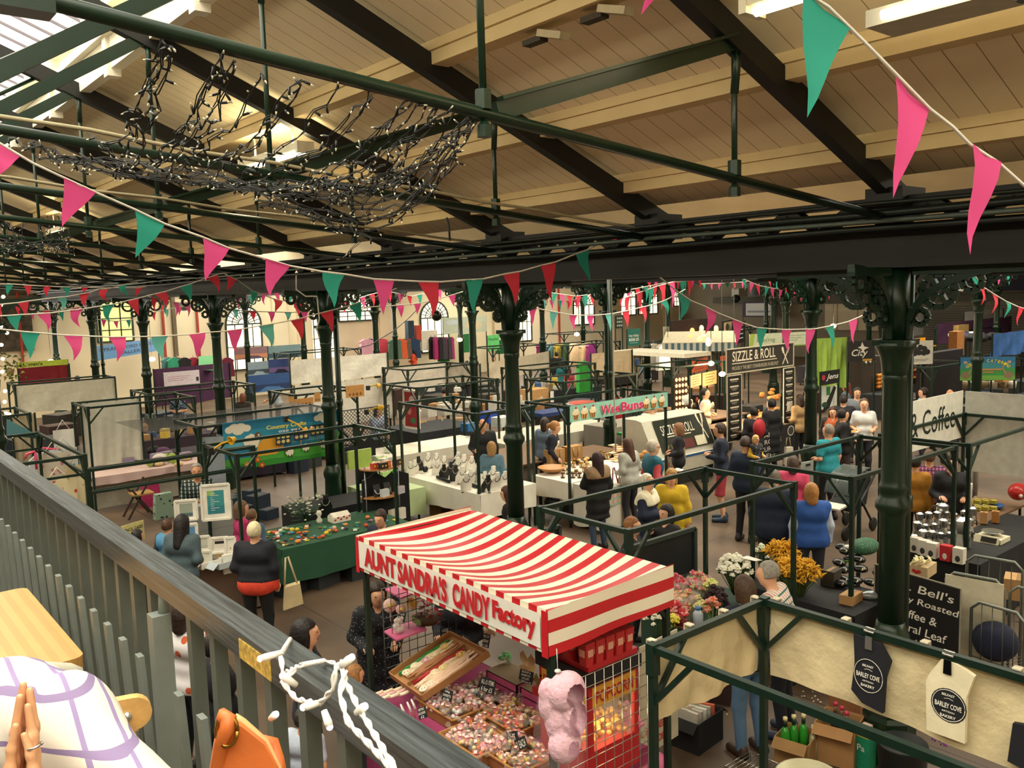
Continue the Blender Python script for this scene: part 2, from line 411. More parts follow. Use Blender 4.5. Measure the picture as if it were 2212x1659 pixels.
 # cast-iron columns
def column(x,y,near):
 n=18 if near else 10
 t=thing('column','dark green cast iron column with pierced brackets',None,(x,y,0),kind='structure')
 MB().mat(GREEN).lathe([(.225,0),(.225,.40),(.205,.44),(.21,.47),(.19,.50)],(x,y,0),8,False,a0=math.pi/8).lathe([(.175,.48),(.165,.55),(.15,.7),(.14,1.02),(.155,1.06),(.165,1.12),(.155,1.17),(.13,1.22),(.12,1.28)],(x,y,0),n).build('base',t)
 MB().mat(GREEN).lathe([(.112,1.2),(.108,2.24),(.12,2.27),(.145,2.31),(.145,2.36),(.118,2.40),(.112,2.46),(.122,2.49),(.112,2.52),(.102,2.56),(.095,3.4),(.105,3.44),(.105,3.47),(.096,3.5)],(x,y,0),n).build('shaft',t)
 MB().mat(GREEN).lathe([(.096,3.45),(.11,3.53),(.115,3.58),(.125,3.64),(.15,3.70),(.165,3.72),(.165,3.77),(.14,3.78),(.11,3.79)],(x,y,0),n).bx(x-.14,x+.14,y-.14,y+.14,3.74,3.79).lathe([(.11,3.78),(.11,4.42)],(x,y,0),n).build('capital',t)
 for dx,dy in((0,1),(0,-1),(1,0),(-1,0)):
  b=MB().mat(GREEN);d=V((dx,dy,0));s=V((-dy,dx,0));o=V((x,y,0))
  def rim(cx,cz,r,th,m=10):
   for k in range(m):
    a0,a1=2*math.pi*k/m,2*math.pi*(k+1)/m
    b.bar(o+d*(cx+r*math.cos(a0))+V((0,0,cz+r*math.sin(a0))),o+d*(cx+r*math.cos(a1))+V((0,0,cz+r*math.sin(a1))),.05,th,up=s)
  L=1.15 if dy else.75
  arc=[o+d*(.10+(L-.10)*(1-math.cos(math.pi/2*k/9)))+V((0,0,3.8+.6*math.sin(math.pi/2*k/9)**.8))for k in range(10)]
  for p,q in zip(arc,arc[1:]):b.bar(p,q,.06,.06,up=s)
  b.bar(o+d*.15+V((0,0,4.37)),o+d*L+V((0,0,4.37)),.07,.07)
  rim(.36,4.20,.14,.035);rim(.21,3.98,.065,.03,8);rim(.62,4.27,.08,.03,8)
  if near:
   for k in range(6):
    a=math.pi/3*k;b.bar(o+d*(.36+.03*math.cos(a))+V((0,0,4.2+.03*math.sin(a))),o+d*(.36+.1*math.cos(a))+V((0,0,4.2+.1*math.sin(a))),.04,.05,up=s)
  b.build('bracket',t)
 return t
first=None
for ri,x in enumerate(ROWS):
 for j,y in enumerate(YC):
  if y>36 or(ri==0 and y<3):continue
  if ri<2 and y<20:column(x,y,True)
  elif first is None:first=column(x,y,False)
  else:dup(first,(x,y,0))
tag(column(2.16,14.57,False),'dark green column at the left edge wound with warm bulbs',None,kind='structure')
# slim rainwater pipe beside some columns
for x,y in((7.385,3.585),(7.62,14.25),(14.25,13.75),(7.6,29.9)):
 struct(MB().mat(GREEN).tube([(x,y,0),(x,y,4.5)],.05,10).lathe([(.065,2.3),(.065,2.42)],(x,y,0),10).build('downpipe_trim'),'dark green rainwater pipe beside a column')
 # windows of the end wall
WGL=M('#fff4cf',.3,var=0,emit=1.5);WTREE=M('#d8d68c',.3,0,.35,3,emit=.9);BARM=M('#2e382e',.5)
def arch_window(i,cx,w,z0,z1,rect=False,tree=False):
 y=36.97;t=thing('window_%d'%(10+i),'tall bright window in the white end wall',None,(cx,y,z0),kind='structure')
 r=w/2;zs=z1-r if not rect else z1
 out=[(cx-r,z0),(cx+r,z0)]+([(cx+r,z1),(cx-r,z1)]if rect else[(cx+r*math.cos(math.pi*k/12),zs+r*math.sin(math.pi*k/12))for k in range(13)])
 MB().mat(WTREE if tree else WGL).prism([(a,y,b)for a,b in out],(0,.02,0)).build('pane',t)
 b=MB().mat(BARM)
 for k in range(len(out)):b.bar((*[out[k][0]],y-.02,out[k][1]),(out[(k+1)%len(out)][0],y-.02,out[(k+1)%len(out)][1]),.07,.07)
 if rect:
  for q in range(1,3):b.bar((cx-r+w*q/3,y-.02,z0),(cx-r+w*q/3,y-.02,z1),.04)
  for q in range(1,4):b.bar((cx-r,y-.02,z0+(z1-z0)*q/4),(cx+r,y-.02,z0+(z1-z0)*q/4),.04)
 else:
  for k in range(1,12):a=math.pi*k/12;b.bar((cx+.3*r*math.cos(a),y-.02,zs+.3*r*math.sin(a)),(cx+r*math.cos(a),y-.02,zs+r*math.sin(a)),.03)
  for rr in(.3,.65):
   for k in range(12):
    a,c=math.pi*k/12,math.pi*(k+1)/12;b.bar((cx+rr*r*math.cos(a),y-.02,zs+rr*r*math.sin(a)),(cx+rr*r*math.cos(c),y-.02,zs+rr*r*math.sin(c)),.03)
  b.bar((cx-r,y-.02,zs),(cx+r,y-.02,zs),.06)
  for q in range(1,4):b.bar((cx-r+w*q/4,y-.02,z0),(cx-r+w*q/4,y-.02,zs),.035)
  b.bar((cx-r,y-.02,(z0+zs)/2),(cx+r,y-.02,(z0+zs)/2),.035)
 b.build('glazing_bars',t)
wx=lambda px,py=690:atY(px,py,36.97).x
arch_window(0,wx(247),1.35,2.75,4.6,True,True)
for i,(px,w,z0,z1)in enumerate(((525,1.6,1.2,4.0),(692,1.5,1.2,4.25),(770,1.9,3.1,4.5),(938,1.7,1.3,3.9),(1128,1.3,1.5,4.3),(1261,1.7,2.2,4.2),(1352,1.8,2.6,4.6),(1400,1.8,2.6,4.6),(1468,1.2,3.0,4.2))):
 arch_window(i+1,wx(px),w,z0,z1)
tp=MB().mat(M('#a8352c',.6))
for px in(37,422,348,1168,1205):x=wx(px,650);tp.bx(x-.04,x+.04,36.85,36.93,1.2,4.8)
tp.mat(M('#6b5f4c',.8)).bx(12.2,12.35,36.85,36.95,2,4.8).bx(-2,45,36.86,36.98,4.55,4.68)
struct(tp.build('trim_2'),'red and grey pipes up the end wall')
pl=MB().mat(WALLM)
for px in(602,655,830,1075,1330,1440):x=wx(px);pl.bx(x-.35,x+.35,36.8,37,0,5)
struct(pl.build('trim_3'),'shallow piers of the end wall')
st=MB().mat(M('#4d463a',.9,0,.5,4)).bx(2.0,7.0,36.88,36.99,2.6,5.2)
struct(st.build('trim_4'),'stained dark patch of stonework on the end wall')
# long grey wall: blue fascia, lintel, roller shutter
gw=MB().mat(M('#1c2140',.6)).bx(44.6,45,12,27,3.62,4.9);struct(gw.build('trim_5'),'dark blue fascia on the grey wall')
struct(MB().mat(M('#55534a',.8)).bx(44.5,45,5,34,3.15,3.5).build('lintel_beam'),'grey lintel along the long wall')
struct(MB().mat(Mstripe('#75736a','#55534c','Z',.12,.25)).bx(44.8,45,16.2,21.0,0,2.9).build('door_1'),'grey roller shutter')
struct(MB().mat(Mstripe('#cfc4a8','#a3906a','Y',1.2,.08)).bx(44.8,45,22.5,26.5,1.6,3.05).build('window_8'),'cream timber shutters in the grey wall')
struct(MB().mat(M('#30342f',.4)).bx(44.9,45,29.4,31.6,3.55,4.5).mat(M('#9a917d',.7)).bx(44.85,44.95,30.4,30.55,3.5,4.5).bx(44.8,45,29.3,31.7,3.45,3.55).build('window_7'),'dark sash window in the grey wall')
# ================================================================== the gallery we look from
ZM=2.62
struct(MB().mat(M('#3c352b',.8)).bx(-9,.52,-9,14,ZM-.25,ZM).bx(.52,.72,-9,14,ZM-.35,ZM+.06).build('floor_gallery'),'gallery floor')
PAINT=M('#7d8682',.45,0,.06,20);PAINT_SHADED=M('#5a615b',.45,0,.08,20)  # same railing paint; second tone has the shade under the handrail coloured in
def wood_rail():
 m=bpy.data.materials.new('mat_rail');m.use_nodes=True;nt=m.node_tree;n=nt.nodes;L=nt.links;b=n['Principled BSDF']
 tc=n.new('ShaderNodeTexCoord');mp=n.new('ShaderNodeMapping');mp.inputs['Scale'].default_value=(60,2.5,60);no=n.new('ShaderNodeTexNoise');no.inputs['Scale'].default_value=2;no.inputs['Detail'].default_value=6
 L.new(tc.outputs['Object'],mp.inputs[0]);L.new(mp.outputs[0],no.inputs['Vector'])
 r=n.new('ShaderNodeValToRGB');e=r.color_ramp.elements;e[0].position=.3;e[1].position=.75
 e[0].color=(*lin('#22272a'),1);e[1].color=(*lin('#4d5559'),1)
 L.new(no.outputs['Fac'],r.inputs[0]);L.new(r.outputs[0],b.inputs['Base Color']);b.inputs['Roughness'].default_value=.33
 bp=n.new('ShaderNodeBump');bp.inputs['Strength'].default_value=.25;bp.inputs['Distance'].default_value=.004;L.new(no.outputs['Fac'],bp.inputs['Height']);L.new(bp.outputs[0],b.inputs['Normal'])
 return m
rail=thing('gallery_railing','grey painted gallery railing with paired flat bars and a dark worn wooden handrail','railing',(.65,2,ZM))
MB().mat(wood_rail()).prism([(.598,.2,3.622),(.658,.2,3.622),(.658,.2,3.674),(.651,.2,3.681),(.605,.2,3.681),(.598,.2,3.674)],(0,13,0)).build('handrail',rail)
MB().mat(M('#d8b65a',.35,.3,.5,90)).bx(.5965,.598,1.42,1.56,3.624,3.662).build('worn_patch',rail)['label']='gilded bare patch worn on the handrail side'
y=.5;k=0
posts=[2.05,4.7,7.4,10.1]
bars=0
while y<10.2:
 if min(abs(y-p)for p in posts)>.055 and bars<92:
  MB().mat(PAINT_SHADED).bx(.606,.634,y-.014,y+.014,ZM-.02,3.63).build('baluster',rail)
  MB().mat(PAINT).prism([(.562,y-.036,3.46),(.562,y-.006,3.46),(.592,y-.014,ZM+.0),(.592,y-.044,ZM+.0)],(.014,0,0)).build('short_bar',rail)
  bars+=2
 y+=.137
for p in posts:
 MB().mat(PAINT).bx(.578,.620,p-.021,p+.021,ZM-.02,3.575).build('post',rail)
 MB().mat(PAINT).tube([(.610,p,3.57),(.615,p,3.63)],.013,10).build('post_neck',rail)
 # beech table beside the railing
def plank_mat(c1,c2,ax='X',per=.05):
 return Mstripe(c1,c2,ax,per,.5,.4,var=.1)
tb=thing('cafe_table','beech block table top beside the gallery railing','table',(.2,2.85,ZM))
def rrect(x0,x1,y0,y1,z,r,n=5):
 o=[]
 for cx,cy,a in((x1-r,y1-r,0),(x0+r,y1-r,90),(x0+r,y0+r,180),(x1-r,y0+r,270)):
  o+=[(cx+r*math.cos(math.radians(a+90*k/n)),cy+r*math.sin(math.radians(a+90*k/n)),z)for k in range(n+1)]
 return o
MB().mat(plank_mat('#bd9150','#b38646','X',.04)).prism(rrect(-.25,.515,2.42,3.17,3.345,.03),(0,0,.035)).build('table_top',tb)
MB().mat(M('#2b2b2b',.4,.6)).tube([(.15,2.8,ZM),(.15,2.8,3.345)],.035,10).lathe([(.24,ZM),(.24,ZM+.02),(.05,ZM+.05)],(.15,2.8,0),16).build('pedestal',tb)
# bentwood chair behind the seated person
ch=thing('cafe_chair','pale wooden cafe chair with bolted rounded back rail','chair',(.28,1.55,ZM))
WOODC=M('#d6a866',.4,0,.2,30)
A,B=atT(225,1556,1.72),atT(322,1536,1.76)
d=(B-A).normalized();nrm=d.cross(V((0,0,1))).normalized();nrm=nrm if nrm.dot(CF)>0 else-nrm
pr=[A-d*.35+V((0,0,-.036)),A+d*(B-A).length*.75+V((0,0,-.036))]+[B+V((0,0,.0))-d*.028+V((d.x*.034*math.cos(a),d.y*.034*math.cos(a),.034*math.sin(a)))for a in[math.radians(-90+18*q)for q in range(11)]]+[A-d*.35+V((0,0,.036))]
MB().mat(WOODC).prism(pr,nrm*.022).build('back_rail',ch)
e=A+d*(B-A).length*.5
MB().mat(WOODC).tube([e+nrm*.03+V((0,0,.02)),e+nrm*.03+V((0,0,-.5)),e+nrm*.02+V((0,0,-.9))],.017,10).build('leg',ch)
MB().mat(M('#d9d7d0',.25,.8)).ball(e-nrm*.004+V((0,0,.0)),(.010,.010,.010),12,8).build('bolt',ch)
q=A-d*.33
MB().mat(WOODC).tube([q+nrm*-.015+V((0,0,.04)),q+nrm*-.01+V((0,0,-.9))],.019,10).build('leg',ch)
MB().mat(WOODC).prism([e+V((0,0,-.45)),q+V((0,0,-.45)),q-nrm*.38+V((0,0,-.45)),e-nrm*.38+V((0,0,-.45))],(0,0,.03)).build('seat',ch)
for w in(e,q):MB().mat(WOODC).tube([w-nrm*.36+V((0,0,-.44)),w-nrm*.36+V((0,0,-.92))],.018,8).build('leg',ch)
c2=thing('cafe_chair','grey chair at the beech table, only the top of its back showing','chair',(.3,2.1,ZM))
p,q=atT(95,1448,1.95),atT(160,1452,2.0)
MB().mat(M('#b9b7a8',.5)).tube([p-(q-p)*2,p,q-(q-p)*.2,q,q+V((0,0,-.05))],.02,10).build('back_rail',c2)
MB().mat(M('#b9b7a8',.5)).tube([q+V((0,0,-.05)),q+V((0,0,-.8))],.014,8).build('leg',c2)
MB().mat(M('#b9b7a8',.5)).tube([p-(q-p)*2+V((0,0,-.05)),p-(q-p)*2+V((0,0,-.8))],.014,8).build('leg',c2)
# seated person in a checked shirt, hands pressed together
def plaid(base,c1,c2,s=.09,duty=.16):return Mstripe(base,c1,'X',s,duty,.8,0,'Z',s*1.15,duty,c2,var=.03)
SKIN=M('#e2b48f',.55,0,.05,6)
sp=thing('person','seated person in a white and violet checked shirt, hands pressed together','person',(.0,1.2,ZM))
b0=wloc(sp)
def L3(px,py,t):return np.array(atT(px,py,t)-b0)
shc=L3(10,1575,1.62);sho=L3(142,1560,1.56);elb=L3(360,1780,1.42);back=L3(40,1830,1.66);sho2=L3(-280,1545,1.5)
neck=L3(-120,1420,1.6);pel=L3(-40,2400,1.75);wr=L3(85,1800,1.27);hd=L3(-190,1330,1.6)
arms=[cap(sho,elb,.070,.056),cap(elb,L3(200,1950,1.3),.047,.042)]
torso=[cap(shc,back,.105,.14),cap(back,pel,.14,.17),cap(sho,shc,.068,.10),cap(sho2,shc,.075,.10),cap(sho2,L3(-420,1850,1.0),.06,.05)]
body=union([cap(shc,back,.10,.13),cap(back,pel,.13,.15),cap(sho,elb,.045,.04),cap(elb,wr,.04,.028),cap(neck,shc,.05,.09),ell(hd,(.08,.095,.12))],.05)
P0=np.array([shc,sho,elb,back,pel,hd,sho2,neck,wr])
sdfobj('body',body,P0.min(0)-.2,P0.max(0)+.2,.014,SKIN,sp)
def wrink(f):
 return lambda X,Y,Z:f(X,Y,Z)+.004*np.sin(X*48+Z*30+3*np.sin(Y*20))*np.sin(Z*38-Y*31)
sdfobj('shirt',wrink(union(torso+arms,.07)),P0.min(0)-.25,P0.max(0)+.25,.009,plaid('#d9d3c9','#8f7fae','#85759f',.062,.13),sp)
# the two hands: palm to palm, fingers up, seen from the little-finger edge
def hand(sg):
 X0=0 if sg<0 else 19;f=[];q=lambda x,y,t:L3(x+X0,y,t)
 tips=[((34,1568),1.262),((43,1506),1.278),((50,1480),1.294),((52,1494),1.310)]if sg<0 else[((33,1588),1.262),((41,1526),1.278),((45,1492),1.294),((47,1500),1.310)]
 kn=[(22,1660,1.262),(30,1645,1.278),(37,1636,1.294),(42,1640,1.310)]if sg<0 else[(52,1665,1.262),(54,1640,1.278),(54,1628,1.294),(54,1634,1.310)]
 for i,(((tx,ty),tt),(kx,ky,kt))in enumerate(zip(tips,kn)):
  r=(.0062,.0068,.007,.0068)[i];m=((tx*.45+kx*.55),(ty*.45+ky*.55),(tt+kt)/2);bow=(-3 if sg<0 else 4)
  f+=[cap(q(kx,ky,kt),q(m[0]+bow,m[1],m[2]),r*1.18,r*1.06),cap(q(m[0]+bow,m[1],m[2]),q(tx,ty,tt),r*1.04,r*.78)]
  f.append(cap(q(kx,ky,kt),q((10 if sg<0 else 62)+i*2,1800,1.27+.012*i),r*1.3,.013))
 f+=[cap(q(12 if sg<0 else 66,1790,1.28),q(0 if sg<0 else 84,2000,1.30),.022,.026)]
 f+=[cap(q(40,1700,1.318),q(46,1640,1.325),.0095,.009),cap(q(46,1640,1.325),q(44,1590,1.322),.0088,.0065)]
 return union(f,.006)
for sg in(-1,1):
 ho=sdfobj('hand',hand(sg),L3(-20,2000,1.24)-.09,L3(120,1470,1.35)+.09,.0027,M('#dca57c',.5,0,.06,40),sp)
rc=V(L3(75,1612,1.266));ru=V((0,0,1))
MB().mat(M('#d8d8dc',.15,1,0)).tube([b0+rc+CR*(.0098*math.cos(a))+CF*(.011*math.sin(a))+CU*(.003*math.cos(a))for a in[2*math.pi*k/16 for k in range(17)]],.0019,6).build('ring',ho)
# orange handbag
HB=thing('handbag','orange leather handbag with a long zip and a brass ring','bag',atT(540,1659,1.12))
OR=M('#cf6e34',.45,0,.12,14,.2);P_=lambda x,y,t=1.12:atT(x,y,t)
bagpts=lambda t:[P_(478,1800,t),P_(470,1659,t),P_(486,1560,t),P_(502,1549,t),P_(520,1556,t),P_(575,1600,t),P_(605,1659,t),P_(640,1800,t)]
bk=MB().mat(OR)
layers=[[c+(p-c)*s for p in bagpts(t)]for t,s in((1.085,.90),(1.095,.97),(1.115,1.0),(1.15,1.0),(1.17,.97),(1.18,.9))for c in[P_(545,1700,t)]]
n8=8
for i in range(len(layers)-1):bk.add(layers[i]+layers[i+1],[(k,(k+1)%n8,n8+(k+1)%n8,n8+k)for k in range(n8)],True)
bk.poly(layers[0][::-1]);bk.poly(layers[-1]);bk.build('body',HB)
zp=[P_(506,1549,1.105),P_(524,1560,1.105),P_(572,1603,1.105),P_(600,1660,1.10),P_(618,1720,1.10)]
ZP=MB().mat(M('#c9a06a',.5)).tube(zp,.006,6).build('zip',HB)
MB().mat(M('#a9762f',.3,.8)).tube([a+(b-a)*f for a,b in zip(zp,zp[1:])for f in(0,.33,.66)],.0035,5).build('zip_teeth',ZP)
hb_r=P_(490,1578,1.075)
MB().mat(M('#b98a3e',.25,.9)).tube([hb_r+CR*(.013*math.cos(a))+CU*(.02*math.sin(a))for a in[2*math.pi*k/14 for k in range(15)]],.003,8).build('ring',HB)
MB().mat(OR).tube([P_(478,1560,1.08),P_(484,1546,1.08),P_(494,1552,1.075),P_(490,1575,1.07),P_(478,1600,1.08),P_(470,1659,1.09),P_(455,1800,1.1)],[.008,.01,.01,.009,.009,.01,.01],8).build('strap',HB)
MB().mat(OR).tube([P_(560,1600,1.16),P_(590,1605,1.17),P_(600,1640,1.16),P_(612,1700,1.15)],.009,8).build('strap',HB)
# white fairy lights twisted round the handrail
fl=thing('fairy_light_string','white twisted cable of fairy lights wound over the gallery handrail','lights',(.65,1.2,3.7))
WC=M('#eceae4',.4,0,0)
def railpt(px,py,dz=0.):return at(px,py,3.684+dz)
main=[railpt(627,1380),atT(606,1415,1.24),atT(612,1455,1.22),atT(650,1437,1.16)]+[railpt(x,y,.004)for x,y in((700,1427),(722,1432),(740,1448))]+[atT(x,y,t)for x,y,t in((746,1470,1.04),(770,1520,1.0),(800,1570,.96),(835,1630,.92),(860,1670,.9))]
second=[atT(650,1437,1.17),atT(608,1470,1.16),atT(640,1510,1.12),atT(690,1520,1.07),atT(718,1490,1.05),atT(724,1446,1.05),atT(735,1430,1.07)]
third=[atT(745,1450,1.04),atT(735,1500,1.01),atT(752,1560,.98),atT(800,1610,.94),atT(850,1665,.9)]
def twist(b,pts,r=.0022):
 P=[]
 for a,c in zip(pts,pts[1:]):
  m=max(3,int((c-a).length/.006));P+=[a+(c-a)*k/m for k in range(m)]
 P.append(pts[-1])
 for ph in(0,math.pi):b.tube([p+CR*(r*math.cos(i*.9+ph))+CU*(r*math.sin(i*.9+ph))for i,p in enumerate(P)],r,5)
for pts in(main,second,third):
 bb=MB().mat(WC);twist(bb,pts);bb.build('cable',fl)
for(x0,y0,t0),(x1,y1,t1)in(((606,1410,1.2),(562,1423,1.18)),((640,1480,1.15),(610,1460,1.14)),((735,1440,1.05),(760,1420,1.05)),((690,1518,1.07),(655,1528,1.06)),((700,1535,1.05),(712,1570,1.04)),((770,1540,.99),(788,1526,.98)),((585,1552,1.15),(596,1543,1.14))):
 bb=MB().mat(WC);a,c=atT(x0,y0,t0),atT(x1,y1,t1);bb.tube([a,a+(c-a)*.75,c],[.004,.0055,.0045],8);bb.mat(M('#f6f4ff',.2,0,0,emit=1.2)).ball(c,.0045,8,6);bb.build('bulb',fl)
 # ================================================================== people
SKINS={'l':'#d9a583','t':'#c68d68','p':'#e0b294'}
_hands={}
def hand_mesh(mat):
 if mat in _hands:return _hands[mat]
 b=MB().mat(mat);b.ball((0,.045,0),(.038,.05,.017),10,6)
 for x,L0,r in((-.028,.06,.009),(-.0095,.07,.0095),(.0095,.066,.009),(.027,.05,.008)):
  b.tube([(x,.075,0),(x*1.05,.075+L0*.55,-.008),(x*1.02,.075+L0*.9,-.03)],[r,r*.95,r*.7],6)
 b.tube([(-.03,.02,0),(-.05,.05,-.012),(-.05,.08,-.022)],[.012,.011,.008],6)
 o=b.build('hand');me=o.data;bpy.data.objects.remove(o);_hands[mat]=me
 me.transform(Matrix.Translation(V((0,0,0))));return me
ARM={'down':((.235,-.02,1.12),(.25,.03,.86)),'fwd':((.24,-.04,1.13),(.14,.20,1.07)),'face':((.22,.10,1.14),(.07,.20,1.38)),'fold':((.25,.02,1.15),(-.02,.19,1.13)),'reach':((.22,.16,1.18),(.17,.40,1.05)),'low':((.23,.05,1.12),(.16,.24,.95)),'back':((.25,-.1,1.14),(.16,-.14,.92)),'hip':((.30,-.08,1.14),(.15,.0,.98)),'up':((.30,.12,1.42),(.22,.25,1.6)),'phone':((.22,.0,1.13),(.09,.24,1.16))}
def cutlo(f,z):return lambda X,Y,Z:np.maximum(f(X,Y,Z),z-Z)
def cuthi(f,z):return lambda X,Y,Z:np.maximum(f(X,Y,Z),Z-z)
def person(label,px,py,h=1.68,face=0,arms=('down','down'),lean=0,sit=False,stride=0.,w=1.,layers=(),bottom='#23242a',bstyle='trousers',shoes='#1d1a18',hair='#3a2618',hstyle='short',skin='l',glasses=False,loc=None,group=None,apron=None,head_turn=0,z0=0.):
 s=h/1.70;rz=-math.radians(math.degrees(YAW)+face);RM=Matrix.Rotation(rz,3,'Z')
 zo=-.40 if sit else 0.;piv=.92+zo;a=math.radians(lean);ca,sa=math.cos(a),math.sin(a)
 def up(p):
  x,y,z=p;z+=zo;y2,z2=y,z-piv
  return np.array((x,y2*ca+z2*sa,piv-y2*sa+z2*ca))
 ht=up((0,.02,1.70))
 if loc is None:
  wp=at(px,py,ht[2]*s+z0);off=RM@V((ht[0]*s,ht[1]*s,0));loc=(wp.x-off.x,wp.y-off.y,z0)
 t=thing('person',label,'person',loc,group);dist=(V(loc)-O0).length
 hh=.014 if dist<8.5 else.019 if dist<13 else.026 if dist<22 else.034
 C=lambda p,q,r0,r1:cap(np.array(p)*s,np.array(q)*s,r0*s,r1*s)
 U=lambda p,q,r0,r1:C(up(p),up(q),r0,r1)
 sk=M(SKINS[skin],.6,0,.05,6)
 # joints
 J=[]
 for k,sg in((0,-1),(1,1)):
  e,wr=ARM[arms[k]]if isinstance(arms[k],str)else arms[k]
  J.append(((sg*.175*w,0,1.385),(sg*e[0]*(.5+.5*w),e[1],e[2]),(sg*wr[0],wr[1],wr[2])))
 legs=[]
 for sg in(-1,1):
  st=stride*sg
  if sit:legs.append(((sg*.09,.02,.50),(sg*.12,.44,.50),(sg*.12,.46,.09)))
  else:legs.append(((sg*.09*w,0,.90),(sg*.10*w,.04+st*.6,.48),(sg*.11*w,-.02+st*1.1,.08+(.03 if st<0 else 0))))
 tors=[U((-.085*w,.0,1.29),(.085*w,0,1.29),.118,.118),U((-.065*w,.01,1.08),(.065*w,.01,1.08),.108*w,.108*w),U((-.165*w,-.005,1.385),(.165*w,-.005,1.385),.052,.052)]
 pelv=[C((-.075*w,0,.93+zo),(.075*w,0,.93+zo),.12*w,.12*w)]
 hm=np.array(((1,0,0),(0,ca,-sa),(0,sa,ca)));hp=lambda p:up(p)*s
 R3=lambda c,r:ell(hp(c),[q*s for q in r],hm.T.T)
 headp=[R3((0,.012,1.592),(.073,.092,.108)),U((0,.045,1.53),(0,.06,1.515),.052,.04),U((0,.098,1.60),(0,.116,1.575),.011,.015),U((-.073,.0,1.585),(-.078,-.005,1.60),.012,.015),U((.073,.0,1.585),(.078,-.005,1.60),.012,.015),U((-.03,.088,1.617),(.03,.088,1.617),.012,.012),U((0,-.01,1.40),(0,.01,1.53),.056,.052)]
 armp,sleeves=[],[]
 for sh,el,wr in J:
  armp+=[U(sh,el,.047,.039),U(el,wr,.038,.026)]
 legp=[]
 for hp_,kn,an in legs:legp+=[C(hp_,kn,.078*w,.055),C(kn,an,.054,.036)]
 feet=[C((an[0],an[1]-.02,.035),(an[0]*1.15,an[1]+.15,.03),.04,.036)for _,_,an in legs]
 ext=[up(p)*s for j in J for p in j]+[np.array(p)*s for l in legs for p in l]+[up((0,.1,1.7))*s,up((0,-.1,1.72))*s,np.array((.18*w,.2,0))*s,np.array((-.18*w,-.2,0))*s]
 lo,hi=np.min(ext,0)-.14*s,np.max(ext,0)+.14*s;lo[2]=0
 mt=RM.to_4x4()
 sdfobj('body',union(tors+pelv+headp+armp+legp+feet,.035*s),lo,hi,hh,sk,t,mt)
 # clothing
 def arms_to(frac,infl):
  o=[]
  for sh,el,wr in J:
   el_,wr_=np.array(el),np.array(wr);o.append(U(sh,el,.052+infl,.045+infl)if frac>.5 else U(sh,tuple(np.array(sh)+(el_-np.array(sh))*frac*2),.058+infl,.055+infl))
   if frac>.5:o.append(U(el,tuple(el_+(wr_-el_)*(frac*2-1)),.046+infl,.034+infl))
  return o
 def inv(f):
  def g(X,Y,Z):
   y,z=Y/s,Z/s-piv;return f(X/s,y*ca-z*sa,y*sa+z*ca+piv-zo)*s
  return g
 for li,(nm,st,mat)in enumerate(layers):
  mat=M(mat,.8,0,.14,12,.25)if isinstance(mat,str)else mat
  infl={'hood':.032,'coat':.022,'vest':.026,'jacket':.018}.get(st,.012)+.006*li;hem={'hood':1.27,'short2':.96,'coat':.55,'jacket':.80,'vest':.84,'tunic':.74}.get(st,.86)
  tt=[U((-.085*w,.0,1.29),(.085*w,0,1.29),.118+infl,.118+infl),U((-.065*w,.01,1.08),(.065*w,.01,1.08),.108*w+infl,.108*w+infl),U((-.165*w,-.005,1.385),(.165*w,-.005,1.385),.054+infl,.054+infl)]
  tt+=[C((-.075*w,0,.92+zo),(.075*w,0,.92+zo),.12*w+infl+.006,.12*w+infl+.006)]
  if st=='coat' and not sit:tt+=[C((-.08*w,0,.75),(.08*w,0,.75),.125*w+infl,.125*w+infl),C((-.09*w,.01,.55),(.09*w,.01,.55),.125*w+infl,.125*w+infl)]
  if st not in('vest','hood'):tt+=arms_to({'short':.36,'short2':.8}.get(st,.97),infl-.004)
  f=union(tt,.05*s);lowz=(hem+zo)*s
  if sit:lowz=.46*s
  neckcut=inv(lambda X,Y,Z:.062-np.sqrt(X*X+(Y-.085)**2+(Z-1.455)**2))
  ff=(lambda f,lowz,nc:lambda X,Y,Z:np.maximum(np.maximum(f(X,Y,Z),lowz-Z),nc(X,Y,Z)))(f,lowz,neckcut)
  sdfobj(nm,ff,lo,hi,hh,mat,t,mt)
 bm=M(bottom,.8,0,.12,12,.2)if isinstance(bottom,str)else bottom
 if bstyle=='skirt':
  f=union([C((0,0,.93),(0,0,.5),.14*w,.2*w)],.02);sdfobj('skirt',cuthi(cutlo(f,.5*s),.97*s),lo,hi,hh,bm,t,mt)
 elif bstyle:
  ll=[C((-.075*w,0,.92+zo),(.075*w,0,.92+zo),.126*w,.126*w)]
  for hp_,kn,an in legs:ll+=[C(hp_,kn,.09*w,.067 if bstyle!='shorts' else.085),C(kn,an,.066 if bstyle!='shorts' else.08,.052)]
  zc=.46 if bstyle=='shorts' else.06
  sdfobj('shorts' if bstyle=='shorts' else 'trousers',cuthi(cutlo(union(ll,.03*s),zc*s),(.985+zo)*s),lo,hi,hh,bm,t,mt)
 sm=M(shoes,.5)
 for _,_,an in legs:
  an=np.array(an);f=union([C((an[0],an[1]-.035,.045),(an[0]*1.15,an[1]+.165,.035),.048,.042),C((an[0],an[1]-.02,.05),(an[0],an[1]-.02,.10),.046,.044)],.03)
  sdfobj('shoe',cutlo(f,.004),an*s-np.array((.12,.15,.1)),an*s+np.array((.12,.3,.12)),hh*.8,sm,t,mt)
